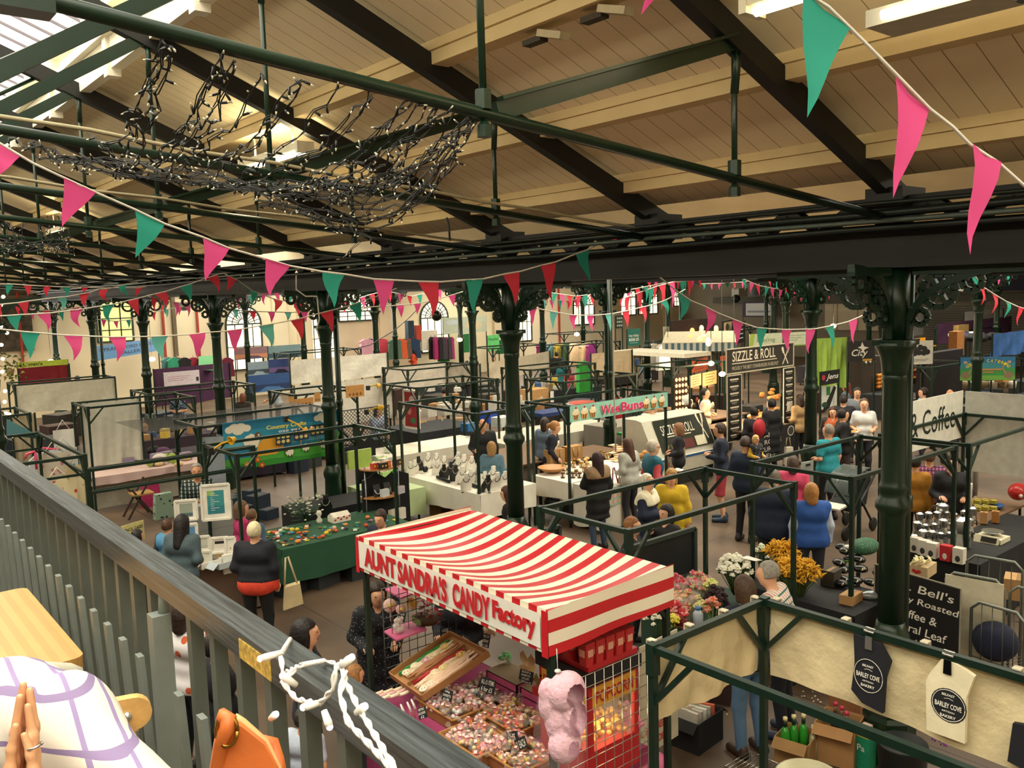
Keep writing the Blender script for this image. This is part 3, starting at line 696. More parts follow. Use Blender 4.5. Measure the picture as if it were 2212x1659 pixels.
  # hair
 if hstyle!='bald':
  hmats=M(hair,.6,0,.25,40,.4);big=.012 if hstyle in('short','crop')else.02
  f=[R3((0,-.006,1.605),(.076+big,.095+big,.105+big*.9))];keep=[]
  if hstyle=='long':keep=[U((0,-.05,1.56),(0,-.09,1.32),.085,.07),U((-.06,.0,1.56),(-.075,-.01,1.36),.04,.03),U((.06,.0,1.56),(.075,-.01,1.36),.04,.03)]
  if hstyle=='bob':keep=[U((0,-.04,1.57),(0,-.055,1.48),.09,.075),U((-.062,.01,1.58),(-.066,.01,1.49),.035,.028),U((.062,.01,1.58),(.066,.01,1.49),.035,.028)]
  if hstyle=='pony':keep=[U((0,-.09,1.63),(0,-.15,1.60),.035,.03),U((0,-.15,1.60),(0,-.14,1.42),.03,.015)]
  if hstyle=='fringe':keep=[U((0,-.05,1.56),(0,-.06,1.42),.085,.07)]
  crown=union(f,.02)
  lim=1.60 if hstyle=='fringe' else 1.635
  front=inv(lambda X,Y,Z:np.minimum(Y*.9-.035-np.maximum(Z-lim,0)*3,.05))if hstyle!='crop' else inv(lambda X,Y,Z:(Y-.02)-np.maximum(Z-1.655,0)*2.5)
  low=inv(lambda X,Y,Z:(1.53 if hstyle!='crop' else 1.555)-Z)
  cr=lambda X,Y,Z:np.maximum(np.maximum(crown(X,Y,Z),front(X,Y,Z)),low(X,Y,Z))
  hf=union([cr]+keep,.015)if keep else cr
  c0=up((0,-.03,1.55))*s
  sdfobj('hair',hf,c0-np.array((.16,.22,.33))*s,c0+np.array((.16,.2,.2))*s,min(hh,.016),hmats,t,mt)
  # hands
 for i,(sh,el,wr)in enumerate(J):
  e,q=V(up(el)*s),V(up(wr)*s);d=(q-e).normalized();n=(V((0,1,0))if abs(d.y)<.8 else V((0,0,1)));x=d.cross(n).normalized();n=x.cross(d)
  if i==1:x=-x;n=-n if False else n
  o=bpy.data.objects.new('hand',hand_mesh(sk));COL.objects.link(o);o.parent=t
  o.matrix_local=mt@Matrix(((x.x*s,d.x*s,n.x*s,q.x),(x.y*s,d.y*s,n.y*s,q.y),(x.z*s,d.z*s,n.z*s,q.z),(0,0,0,1)))
  # face
 if math.cos(math.radians(face))<.45 and dist<26:
  U3=lambda p:(RM@V(up(p)*s))+V(loc)
  for sg in(-1,1):MB().mat(M('#1c1512',.3)).ball(U3((sg*.03,.098,1.602)),.011*s,8,6).build('eye',t)
  MB().mat(M('#9c4f43',.6)).tube([U3((-.024,.094,1.535)),U3((0,.103,1.532)),U3((.024,.094,1.535))],.006*s,6).build('mouth',t)
  if glasses:
   g=MB().mat(M('#16120f',.3))
   for sg in(-1,1):
    g.tube([U3((sg*.033+.022*math.cos(q),.112,1.60+.016*math.sin(q)))for q in[2*math.pi*k/8 for k in range(9)]],.0028,5);g.tube([U3((sg*.055,.112,1.603)),U3((sg*.08,.0,1.61))],.0028,5)
   g.tube([U3((-.01,.113,1.604)),U3((.01,.113,1.604))],.0028,5);g.build('spectacles',t)
 if apron:
  f=union([U((-.085*w,.0,1.29),(.085*w,0,1.29),.142,.142),U((-.065*w,.01,1.08),(.065*w,.01,1.08),.108*w+.034,.108*w+.034),C((-.08*w,0,.9),(.08*w,0,.9),.165*w,.165*w),C((-.09,0,.62),(.09,0,.62),.16*w,.16*w)],.05)
  g=inv(lambda X,Y,Z:np.maximum(np.maximum(np.abs(X)-np.where(Z>1.12,.10,.2),-(Y-.02)),np.maximum(.58-Z,Z-1.34)))
  sdfobj('apron',lambda X,Y,Z:np.maximum(f(X,Y,Z),g(X,Y,Z)),lo,hi,hh,apron if not isinstance(apron,str)else M(apron,.8),t,mt)
 return t
def PL(c,a,b,s=.07,d=.3):return Mstripe(c,a,'X',s,d,.8,0,'Z',s,d,b,var=.05)
def spots(base,dot,sc=28,th=.28):
 k=('dot',base,dot,sc,th)
 if k in _mats:return _mats[k]
 m=bpy.data.materials.new('mat_spots');m.use_nodes=True;nt=m.node_tree;n=nt.nodes;b=n['Principled BSDF'];b.inputs['Roughness'].default_value=.8
 tc=n.new('ShaderNodeTexCoord');vo=n.new('ShaderNodeTexVoronoi');vo.inputs['Scale'].default_value=sc;nt.links.new(tc.outputs['Object'],vo.inputs['Vector'])
 x=n.new('ShaderNodeMix');x.data_type='RGBA';nt.links.new(mathn(nt,'LESS_THAN',vo.outputs['Distance'],th),x.inputs[0])
 x.inputs[6].default_value=(*lin(base),1);x.inputs[7].default_value=(*lin(dot),1);nt.links.new(x.outputs[2],b.inputs['Base Color']);_mats[k]=m;return m
 # -- around the candy stall and under the gallery
person('woman with short white-blonde hair, navy top over an orange hem',550,1128,1.62,8,('fwd','down'),2,w=1.18,layers=[('orange_top','tunic','#d8442c'),('navy_jumper','short2','#10131f')],hair='#d9cda6',hstyle='short',bottom='#0d0d10')
person('woman with long black hair in a washed denim jacket beside the framed prints',395,1113,1.62,10,('fwd','fwd'),6,layers=[('denim_jacket','jacket','#44555c')],hair='#15100e',hstyle='long',bottom='#1c1c22')
person('child with brown hair and blue scarf left of the denim jacket',362,1122,1.35,20,('fwd','down'),layers=[('scarf','vest','#4f87ad'),('jumper','long','#2c3a40')],hair='#4a2f1e',hstyle='short')
person('dark-haired child beside the yellow pencil case poster',298,1145,1.25,40,layers=[('top','short','#2a2530')],hair='#120d0c',hstyle='bob')
person('woman with glossy dark bob and sunglasses pushed up, below the handrail',662,1340,1.66,78,('fwd','fwd'),layers=[('top','short','#1a2030')],hair='#140d0d',hstyle='bob')
person('woman in a white top with orange spots seen between the gallery bars',400,1300,1.63,30,layers=[('spotted_top','short',spots('#e9e4e6','#d2603a',9,.33))],hair='#2a1a12',hstyle='bob',bottom='#12151f')
person('child with light brown hair just below the handrail',768,1438,1.2,60,layers=[('top','long','#26365a')],hair='#9a6b3c',hstyle='long')
person('woman in black with pink necklace seen through the gallery bars',470,1370,1.6,60,layers=[('top','vest','#12141f')],hair='#1a1210',hstyle='pony')
person('child with fair hair between the bars near the handbag',470,1480,1.15,30,layers=[('top','long','#16181f')],hair='#b98d55',hstyle='bob')
person('child in a pale blue top between the bars under the fairy lights',655,1530,1.2,20,layers=[('top','short','#b9c2d6')],hair='#2a2320',hstyle='short',bottom='#141a33')
person('boy with dark brown hair and navy jumper at the end of the ornament table',818,1105,1.55,200,('low','low'),14,layers=[('jumper','long','#171d35')],hair='#35231a',hstyle='short')
person('candy seller in a black spotted dress behind the wire grid',815,1262,1.6,160,('fwd','fwd'),8,layers=[('spotted_dress','coat',spots('#0e1118','#cfcfcf',45,.16))],hair='#2a1d16',hstyle='bob',bottom='#0d0d10')
person('shopper in dark clothes holding white paper inside the candy stall',985,1245,1.62,200,('fwd','fwd'),layers=[('jacket','jacket','#141a26')],hair='#201814',hstyle='short')
# -- jewellery table and its sellers
person('bald seller in a black jacket over a checked shirt behind the jewellery',1042,905,1.74,185,('down','fwd'),layers=[('checked_shirt','long',PL('#1f2024','#c9b78a','#c9b78a',.03,.2)),('black_jacket','jacket','#15171a')],hstyle='bald',skin='t',bottom='#17181c')
person('person with shoulder-length fair hair in a blue top at the jewellery table',1062,955,1.55,10,('fwd','fwd'),layers=[('top','long','#5d7f92')],hair='#a57d49',hstyle='bob')
person('girl with long brown hair bending beside the second column',1090,1052,1.5,285,('fwd','low'),10,layers=[('top','long','#15141a')],hair='#4a2d1c',hstyle='long')
person('seated person in shorts and dark top by the wooden folding chair',958,838,1.7,330,('fwd','fwd'),5,True,layers=[('top','long','#1d3330')],hair='#241813',hstyle='short',bottom='#1d2028',bstyle='shorts')
person('woman with dark brown hair in a pale blue cardigan, arm stretched over goods',818,880,1.62,130,('low','reach'),8,layers=[('cardigan','long','#8b96ae')],hair='#2b1a16',hstyle='bob')
# -- cake stall
person('cake seller with tied fair hair, navy top and floral white apron',1203,912,1.68,105,('low','low'),12,layers=[('navy_top','long','#161a2c')],hair='#a8753f',hstyle='pony',apron=spots('#e9e2d8','#d9694a',9,.3),bottom='#23242c')
person('woman with curly dark hair in a blue tunic behind the cake seller',1178,903,1.64,30,layers=[('tunic','tunic','#66788f')],hair='#2a1d17',hstyle='bob',bottom='#15161a')
person('woman in a black parka with a fur hood, eating at the cake table',1288,978,1.62,330,('face','down'),layers=[('parka','coat','#0c0d12'),('fur_hood','hood','#8d7355')],hair='#2b1014',hstyle='long',bottom='#2f4258')
person('woman with long brown hair in a grey hooded top at the cake table',1352,948,1.62,320,('fwd','fwd'),6,layers=[('hooded_top','jacket','#a3a39a')],hair='#4a2a1c',hstyle='long',bottom='#26262c')
person('grey-haired man in a teal gilet over a coral shirt, holding a cup and plate',1412,952,1.75,75,('fwd','fwd'),layers=[('coral_shirt','long','#c2474f'),('teal_gilet','vest','#175a6e')],hair='#b6aea0',hstyle='short',glasses=True,bottom='#1f2a3a')
person('woman in dark coat and glasses with a tomato-print bag at her side',1463,915,1.62,280,('fwd','fwd'),layers=[('dark_coat','jacket','#191a22')],hair='#8a6142',hstyle='bob',glasses=True,bottom='#14141a')
person('white-haired man in a navy coat with cream fleece collar',1400,1025,1.66,120,('fwd','fold'),layers=[('navy_coat','coat','#15213a'),('fleece_collar','hood','#e4dcc0')],hair='#e3dcc6',hstyle='crop',glasses=True)
person('woman in a bright yellow raincoat with short fair hair',1450,1015,1.62,195,('down','down'),layers=[('raincoat','coat','#dcb82a')],hair='#a97f42',hstyle='bob',glasses=True)
person('black-haired woman with a hand at her chin under the stall rail',1437,1092,1.56,235,('fold','face'),layers=[('dark_top','long','#1b1a1d')],hair='#141011',hstyle='bob')
person('ginger-haired person in glasses and black top behind the chalkboard',1368,1118,1.58,110,('fwd','fwd'),layers=[('top','long','#131318')],hair='#8a5a30',hstyle='short',glasses=True)
# -- aisle on the right
person('man in a navy hooded top and red shorts looking at his phone',1552,915,1.80,285,('phone','phone'),3,layers=[('hooded_top','jacket','#1b2438')],hair='#3a2a20',hstyle='short',bottom='#a83a45',bstyle='shorts',shoes='#22384a')
person('man in a navy jumper carrying a fair-haired child',1612,943,1.78,40,('fwd','fwd'),layers=[('jumper','jacket','#12243c')],hair='#3a2c24',hstyle='crop',bottom='#15161c')
person('fair child in a yellow top with a dark flowered pinafore, carried',1634,941,.95,150,('fwd','fwd'),layers=[('yellow_top','long','#d0ab33'),('pinafore','vest',spots('#17181f','#a9b0c0',30,.2))],hair='#d8b070',hstyle='bob',z0=.86,bottom='#1d1d24')
person('balding man in a dark blue blazer over a pale shirt',1673,1016,1.75,25,('down','down'),12,w=1.1,layers=[('pale_shirt','long','#bfc3cb'),('blazer','jacket','#16223a')],hair='#6b5f55',hstyle='crop',bottom='#12131a')
person('woman with greying brown hair in a pink top',1713,985,1.63,20,('fwd','fwd'),layers=[('pink_top','long','#d94a70')],hair='#4b3a30',hstyle='bob',bottom='#16151a')
person('woman with golden hair in a bright blue quilted gilet over a white shirt',1752,1045,1.64,5,('down','down'),w=1.12,layers=[('white_shirt','long','#b6c2d6'),('blue_gilet','vest','#2552a0')],hair='#a8743a',hstyle='bob',bottom='#2a2c36')
person('man in a turquoise t-shirt with grey hair beside the slim column',1788,917,1.75,330,('fwd','down'),w=1.15,layers=[('tshirt','short','#1c8793')],hair='#84796c',hstyle='crop',glasses=True,bottom='#1c1d24')
person('bearded man in a white t-shirt holding a food tray',1867,862,1.80,195,('fwd','fwd'),w=.88,layers=[('tshirt','short','#c9cac8')],hair='#5f4430',hstyle='crop',bottom='#13151c')
person('man in a black coat holding a paper-wrapped roll',1823,884,1.75,95,('fwd','fwd'),layers=[('coat','jacket','#101014')],hair='#1b1512',hstyle='short',bottom='#2b1d18')
person('man with dark hair and grey shirt behind the bearded man',1852,838,1.78,190,('fwd','down'),layers=[('shirt','long','#70757d')],hair='#221a15',hstyle='short')
person('person in dark blue with back turned in the queue behind the white t-shirt',1822,853,1.76,20,layers=[('jacket','jacket','#11131c')],hair='#231913',hstyle='short')
person('woman with long auburn hair and an orange scarf beside the man in black',1799,880,1.6,200,layers=[('orange_scarf','vest','#a04a20'),('coat','jacket','#2a1d18')],hair='#3d1f14',hstyle='long')
person('woman with red hair in a denim jacket and pink top near the fridge',1826,826,1.62,300,layers=[('denim_jacket','jacket','#6c8496')],hair='#7a3a20',hstyle='long')
person('person in a dark top with a red rucksack at the burger counter',1628,880,1.66,350,('fwd','fwd'),layers=[('top','jacket','#14141a')],hair='#16100e',hstyle='short')
person('woman in a tan quilted jacket with a shopping bag',1727,853,1.68,335,('fwd','down'),layers=[('tan_jacket','jacket','#a8875a')],hair='#2b1c15',hstyle='bob',bottom='#121318')
person('tall person in black at the burger counter beside the bread',1665,862,1.75,330,('fwd','down'),layers=[('coat','coat','#0e1014')],hair='#15110f',hstyle='short')
person('cook in a pale t-shirt with a dark beanie and beard',1525,840,1.78,110,('fwd','fwd'),layers=[('tshirt','short','#dcc5ae')],hair='#15110f',hstyle='crop')
person('cook in a white t-shirt seen below the cake stall banner',1406,868,1.74,350,('hip','hip'),layers=[('tshirt','short','#b9bcbb')],hair='#2a211c',hstyle='short',bottom='#1b1c22')
person('person in a pale blue shirt by the yellow spice display',1993,838,1.72,280,layers=[('shirt','long','#9fb7c4')],hair='#241b15',hstyle='short')
person('bald man behind the white coffee screen',2053,841,1.74,180,layers=[('top','long','#2a211c')],hstyle='bald',skin='t')
person('woman in a purple checked shirt with a black bag at the coffee stall',2008,972,1.66,25,('fwd','down'),layers=[('checked_shirt','tunic',PL('#7d3a68','#c58aa8','#3f1d3c',.05,.3))],hair='#5d4432',hstyle='short',bottom='#0f0f14')
person('customer in a mustard jacket half hidden by the near column',1978,985,1.62,40,layers=[('mustard_jacket','jacket','#b27b25')],hair='#2c1d12',hstyle='short')
person('coffee seller in black under the white screen',2058,985,1.7,200,('fwd','fwd'),layers=[('top','jacket','#15151a')],hair='#1f1712',hstyle='short')
person('grey-haired man in a multicoloured checked shirt leaning over flowers',1650,1215,1.70,305,('fwd','fwd'),14,layers=[('checked_shirt','long',PL('#ddd6cc','#c0503c','#2f6b66',.05,.22))],hair='#8f8a80',hstyle='crop',bottom='#10131f',shoes='#22304a')
person('woman with brown hair in navy and blue jeans at the flower table',1603,1245,1.66,340,('fwd','fwd'),8,layers=[('navy_top','long','#141a2e')],hair='#46301f',hstyle='bob',bottom='#4d6c8c',shoes='#3a2a20')
# -- left stalls
person('woman in a coral cardigan with sandy hair bent over the pink table',318,918,1.60,85,('low','low'),42,w=1.15,layers=[('coral_cardigan','long','#d9584f')],hair='#a5774a',hstyle='short',bottom='#2c2c38')
person('grey-haired man in a dark green checked shirt behind the framed prints',424,1003,1.72,160,('fold','fwd'),layers=[('checked_shirt','long',PL('#2c3f3c','#b9c2ba','#10181a',.06,.28))],hair='#9a948a',hstyle='crop',skin='t')
person('red-haired knitter in a blue patterned top at the purple stall',382,850,1.62,180,('fold','fold'),4,True,layers=[('patterned_top','short',spots('#33475a','#c9cfd4',25,.25))],hair='#8a3a20',hstyle='short',z0=.25)
person('woman with wavy brown hair and a magenta top at the ornament table',523,1083,1.5,60,('fwd','fwd'),layers=[('magenta_top','long','#a92560')],hair='#6b4a32',hstyle='bob')
person('child in a denim jacket beside the magenta top',545,1100,1.3,20,layers=[('denim_jacket','jacket','#46637f')],hair='#6d5138',hstyle='short')
person('person with arms over the blue pictures at the seascape stall',590,822,1.66,265,('reach','reach'),8,layers=[('top','short','#8b9499')],hair='#3a2618',hstyle='bob')
person('red-haired woman below the seascape stall',525,850,1.6,10,layers=[('top','long','#2a2420')],hair='#6d3a24',hstyle='bob')
person('shopper in a royal blue jacket behind the red stall',168,812,1.68,20,('down','fwd'),layers=[('blue_jacket','jacket','#21306b')],hair='#1d1613',hstyle='short')
person('woman in an orange dress by the clothes rails',892,752,1.64,285,('fwd','fwd'),layers=[('orange_dress','coat','#cc4a25')],hair='#16100e',hstyle='long',bstyle=None)
person('person in white shirt and dark waistcoat by the grey cloth',1010,780,1.75,60,('fwd','down'),layers=[('shirt','long','#aeb0a8'),('waistcoat','vest','#17181b')],hair='#1d1613',hstyle='short')
person('man with fair hair in front of the green leaflet stall',1066,770,1.7,180,layers=[('top','long','#6d6a60')],hair='#8f6b46',hstyle='short')
person('woman with dark hair in a teal top at the craft stall',1215,780,1.64,30,('fwd','down'),layers=[('teal_top','long','#1b6d72')],hair='#1b1412',hstyle='bob')
person('child with dark red hair in coral and navy beside the teal top',1230,795,1.4,30,layers=[('coral_top','short','#b54b4b')],hair='#4a1d1d',hstyle='long',bottom='#23305e')
person('person in black with their back turned at the craft stall',1202,760,1.72,10,layers=[('black_coat','coat','#121416')],hair='#1a1411',hstyle='short')
person('woman with dark hair tied up in denim at the white stall',1391,777,1.66,20,layers=[('denim_top','long','#4d6a86')],hair='#16100f',hstyle='pony')
person('child with fair hair beside the denim top at the white stall',1378,790,1.5,40,layers=[('grey_top','long','#77736c')],hair='#9a7448',hstyle='bob')
# ================================================================== stall frames, tables, banners
def hz(A,px,py):
 d=ray(px,py);return CZ+d.z*math.hypot(A.x,A.y)/math.hypot(d.x,d.y)
def frame(label,x0,x1,y0,y1,h=2.2,skip=(),low=None,s=.042,braces=True,group=None):
 t=thing('market_stall_frame',label,'stall frame',((x0+x1)/2,(y0+y1)/2,0),group)
 cs=[(x0,y0),(x1,y0),(x1,y1),(x0,y1)]
 for i,(x,y)in enumerate(cs):
  if i in skip:continue
  MB().mat(FRAME).bar((x,y,0),(x,y,h+.02),s).bx(x-.03,x+.03,y-.03,y+.03,h-.16,h+.03).build('post',t)
 for i in range(4):
  a,b=cs[i],cs[(i+1)%4];m=MB().mat(FRAME).bar((*a,h),(*b,h),s)
  m.build('top_rail',t)
  if braces:
   d=V((b[0]-a[0],b[1]-a[1],0)).normalized()
   for c,sg in((a,1),(b,-1)):
    if cs.index(c)in skip:continue
    MB().mat(FRAME).bar(V((*c,h-.34)),V((*c,h))+d*sg*.30,.03).build('brace',t)
  if low:MB().mat(FRAME).bar((*a,low),(*b,low),s*.8).build('lower_rail',t)
 return t
def valance(label,a,b,z1,z0,hexc='#d8cfb8',wav=.015,straps=0,mat=None,name='canvas_valance',cat='canvas'):
 """cloth hung along the rail from a to b"""
 a,b=V((*a,0)),V((*b,0));d=(b-a);n=d.normalized().cross(V((0,0,1)))
 t=thing(name,label,cat,(a+b)/2+V((0,0,z0)))
 f=lambda u,v:a+d*u+n*(wav*math.sin(u*17+v*5)+wav*.6*math.sin(u*41+2*v))*v+V((0,0,z1-.02-(z1-z0)*v-.03*math.sin(u*math.pi*max(1,straps))*(1-v)*(straps>0)+.02*math.sin(u*9)*v))
 g=MB().mat(mat or M(hexc,.85,0,.07,7,1.)).grid(f,40,10);g.build('cloth',t)
 if not straps and z0>.4 and name!='pull_up_screen':
  for q in(a,b):MB().mat(FRAME).bar(q+n*.03,q+n*.03+V((0,0,z1)),.035).build('support_post',t)
 for k in range(straps+1):
  if not straps:break
  p=a+d*(k/straps)*.96+d*.02;w=d.normalized()*.02
  MB().mat(M('#d5ccb4',.8)).prism([p-w-n*.03+V((0,0,z1+.03)),p+w-n*.03+V((0,0,z1+.03)),p+w-n*.035+V((0,0,z1-.09)),p-w-n*.035+V((0,0,z1-.09))],n*.004).bx(p.x-.02,p.x+.02,p.y-.022,p.y+.022,z1+.022,z1+.030).mat(M('#6b6152',.3,.8)).ball(p-n*.037+V((0,0,z1-.07)),.007).build('strap',t)
 return t
def table(label,x0,x1,y0,y1,z,clabel=None,chex='#e6dfce',drop=.4,cmat=None,wood='#6b5037'):
 t=thing('trestle_table',label,'table',((x0+x1)/2,(y0+y1)/2,0))
 MB().mat(M(wood,.6)).bx(x0+.01,x1-.01,y0+.01,y1-.01,z-.03,z).build('table_top',t)
 for x in(x0+.08,x1-.08):
  for y in(y0+.08,y1-.08):MB().mat(FRAME).bar((x,y,0),(x,y,z-.03),.03).build('leg',t)
 if clabel:
  b=MB().mat(cmat or M(chex,.85,0,.06,4,.3));zz=z+.006;e=.015
  b.poly([(x0-e,y0-e,zz),(x1+e,y0-e,zz),(x1+e,y1+e,zz),(x0-e,y1+e,zz)])
  cs=[(x0-e,y0-e),(x1+e,y0-e),(x1+e,y1+e),(x0-e,y1+e)]
  for i in range(4):
   a,c=V((*cs[i],0)),V((*cs[(i+1)%4],0));d=c-a;n=d.normalized().cross(V((0,0,1)))
   b.grid(lambda u,v:a+d*u+n*(.006+.016*math.sin(u*d.length*14)*v)+V((0,0,zz-(drop+.02*math.sin(u*7))*v)),max(8,int(d.length*16)),5)
  tag(b.build('tablecloth'),clabel,'tablecloth')
 return t
def sgn(name,label,cat,p0,p1,yb,hexc,z,snap=None,**kw):
 """flat sign from its two top corners (pixels) at height z and the pixel row of its lower-left corner"""
 A,B=at(*p0,z),at(*p1,z)
 if snap=='X':B=atY(*p1,A.y)
 if snap=='Y':B=atX(*p1,A.x)
 r=V((B.x-A.x,B.y-A.y,0));zb=hz(A,p0[0],yb);z=A.z
 return Sign(name,label,cat,(A.x,A.y,zb),r,(0,0,1),r.length,z-zb,hexc,posts=zb>.95 and A.length>9 and name in('stall_banner','menu_board','canvas_print','sign','framed_drawing','shield_board','wall_chart'),**kw)
 # F1 canvas stall, lower right
frame('green stall frame hung with plain cream canvas, lower right of the hall',3.70,4.81,.75,3.27)
t1=valance('cream canvas strapped along the long rail of the lower right stall',(4.85,3.25),(4.85,.7),2.2,1.70,'#d9c9a0',.012,5)
t2=valance('cream canvas strapped across the short end of the lower right stall',(3.72,3.31),(4.8,3.31),2.2,1.72,'#d2bf94',.012,3)
def tote(px,py,label,dark):
 p=atX(px,py,4.80);t=thing('tote_bag',label,'bag',(4.79,p.y,2.2))
 c1,c2=('#14161f','#e9e6da')if dark else('#e6dcbc','#15171d')
 b=MB().mat(M(c1,.85,0,.08,8,.3));o=lambda y,z,x=4.775:(x,p.y-y,2.2+z)
 sh=[(-.10,-.02),(.07,-.04),(.13,-.13),(.10,-.24),(.09,-.46),(-.04,-.44),(-.11,-.38),(-.09,-.2)]if dark else[(-.04,-.02),(.05,-.02),(.14,-.06),(.10,-.2),(.10,-.46),(-.11,-.46),(-.12,-.17),(-.10,-.12)]
 b.prism([o(y,z)for y,z in sh],(.03,0,0)).build('bag',t)
 r=.085;ce=(0,-.255)if dark else(.01,-.27);q=lambda y,z,k:V(o(ce[0]+y,ce[1]+z,4.772-k))
 b=MB()
 if not dark:b.mat(M('#15171d',.8)).poly([q(1.15*r*math.cos(a),1.15*r*math.sin(a),0)for a in[2*math.pi*k/20 for k in range(20)]])
 b.mat(M('#e9e6da',.8,var=0)).tube([q(r*1.05*math.cos(a),r*1.2*math.sin(a)if dark else r*1.05*math.sin(a),.002)for a in[2*math.pi*k/24 for k in range(25)]],.002,4)
 b.tube([q(-.025,.035,.002),q(0,.042,.002),q(.025,.035,.002)],.0015,4);b.build('badge',t)
 wm=M('#f0ede2',.8,var=0)
 for s,dz,w,hh in(('BELFAST',.062,.07,.014),('BARLEY COVE',.0,.145,.03),('ARTISAN',-.034,.07,.010),('BAKERY',-.062,.085,.017)):letter(t,s,q(0,dz,.003),(0,-1,0),(0,0,1),w,hh,wm,.02)
 MB().mat(M('#9a9a95' if dark else '#1d1d1f',.3,.7)).prism([o(-.02,-.01,4.765),o(.02,-.01,4.765),o(.022,-.09,4.765),o(-.022,-.09,4.765)],(.006,0,0)).mat(M('#c9c9c4',.2,.9)).tube([o(-.03,.02,4.77),o(.03,.02,4.77)],.008,6).tube([o(-.03,.035,4.79),o(.03,.035,4.79)],.006,6).build('clip',t)
tote(1882,1385,'black cotton bag with a round bakery badge clipped to the canvas rail',True)
tote(2052,1440,'cream cotton bag with a round bakery badge clipped to the canvas rail',False)
p=atX(2205,1560,4.80)
tag(MB().mat(M('#14161f',.85)).prism([(4.775,p.y+.03,1.95),(4.775,p.y-.12,1.98),(4.775,p.y-.12,1.7),(4.775,p.y+.05,1.73)],(.03,0,0)).build('tote_bag'),'dark cloth bag at the edge of the photo on the long canvas','bag')
# F2 candy stall
CF2=frame('green stall frame carrying the red and white striped candy canopy',3.63,4.78,4.09,6.47)
can=thing('striped_canopy','red and white striped canopy of the candy stall with its lettered front','canopy',(4.2,5.3,2.2))
RS,WS='#c3202a','#efe8d2'
STY=Mstripe(RS,WS,'Y',.172,.5,.38,.12,var=.03);b=MB().mat(STY)
def ctop(u,v):
 return V((3.585+1.225*u,6.51-2.46*v,2.245-.13*math.sin(math.pi*u)**1.0*(math.sin(math.pi*v)**.5)+.008*math.sin(v*30)*math.sin(math.pi*u)))
b.grid(ctop,14,40)
b.grid(lambda u,v:V((3.585-.012*v,6.51-2.46*u,2.245-.295*v)),40,3)
b.grid(lambda u,v:V((4.81,6.51-2.46*u,2.245-.28*v)),40,3)
b.build('roof_cloth',can)
SZ=Mstripe(RS,WS,'Z',.172,.5,.4,.1,var=.03)
for y,nm in((4.045,'side_valance'),(6.515,'side_valance')):
 MB().mat(SZ).grid(lambda u,v:V((3.575+1.24*u,y+.012*math.sin(u*9)*v*(1 if y>5 else-1),2.247-.31*v+.03*u)),16,6).build(nm,can)
MB().mat(M(RS,.4,var=.05)).prism([(3.57,4.04,2.24),(3.57,4.10,2.24),(3.565,4.10,1.93),(3.565,4.04,1.93)],(-.004,0,0)).prism([(3.57,6.51,2.24),(3.57,6.46,2.24),(3.565,6.46,1.93),(3.565,6.51,1.93)],(-.004,0,0)).build('corner_band',can)
nb=MB().mat(M('#ece9df',.5,0,.04,3));FX=3.566
nb.grid(lambda u,v:V((FX-.004*math.sin(u*8),6.47-2.36*u,2.215-.235*v)),30,3).build('name_banner',can)
for s,x0,x1,y0,y1,h in(("AUNT",790,858,1235,1250,.17),("SANDRA'S",862,968,1255,1290,.185),("CANDY",980,1062,1295,1330,.18),("Factory",1066,1160,1335,1375,.17)):
 ya,yb_=atX(x0,y0,FX).y,atX(x1,y1,FX).y
 letter(can,s,(FX-.006,(ya+yb_)/2,2.10),(0,-1,0),(0,0,1),ya-yb_,h,M('#c8242c',.5,var=.03),.05)
 # other frames, near to far
frame('green stall frame around the chalkboards in the middle aisle',5.40,7.93,5.03,6.18,skip=())
frame('green stall frame in front of the slim column in the right aisle',8.55,11.0,4.72,5.97)
frame('green stall frame of the coffee stall under the white screens',11.24,13.8,4.65,5.8)
frame('green stall frame around the white jewellery table',8.93,10.2,11.82,14.27)
frame('green stall frame holding the cake stall banner',10.55,13.2,11.25,12.38)
frame('green stall frame over the green ornament table',4.45,6.92,11.28,12.46)
frame('green stall frame of the sheep banner stall',5.05,7.66,14.32,15.5)
frame('green stall frame hung with aprons behind the gallery rail',1.9,2.96,12.96,15.9,low=1.95)
frame('green stall frame between the aprons and the dark column',3.0,5.4,13.0,13.1,h=1.98,skip=(2,3),low=1.66,braces=False)
frame('green stall frame beside the white lace curtain',4.45,6.6,18.9,20.1)
frame('green stall frame with grey valances behind the folding chairs',13.0,15.2,20.3,21.6)
frame('green stall frame by the wire mesh display',8.2,9.7,17.3,18.6)
frame('green stall frame between two jewellery stalls and the grey cloth',10.6,12.9,16.2,17.6)
frame('green stall frame left of the burger counter',13.3,15.7,14.3,15.6)
frame('green stall frame behind the cake stall column',14.9,17.3,17.3,18.5)
frame('green stall frame of the knitting stall',6.1,8.6,20.4,21.7)
frame('green stall frame of the white banner behind the red stall',4.4,6.9,26.1,27.0)
frame('green stall frame of the clothes rails',14.2,17.2,30.2,31.6)
frame('green stall frame in front of the green leaflet stall',19.8,22.4,25.1,26.4)
frame('green stall frame hung with children\'s clothes',22.2,25.0,23.6,24.9)
frame('empty green stall frame before the arched windows',27.8,30.4,29.8,31.2)
frame('green stall frame of the white t-shirt stall',24.8,27.2,20.6,22.0)
frame('green stall frame round the orange menu boards',17.4,19.6,14.6,15.8)
frame('green stall frame behind the striped awning',25.5,28.2,21.2,22.5)
frame('green stall frame of the black coffee kiosk',20.6,22.6,9.4,10.6)
frame('green stall frame of the catering stall',24.0,27.0,8.4,9.8)
frame('green stall frame with the white sheet before the roller shutter',36.5,39.5,15.2,16.6)
frame('empty green stall frame below the dark sash window',33.5,36.2,24.0,25.4)
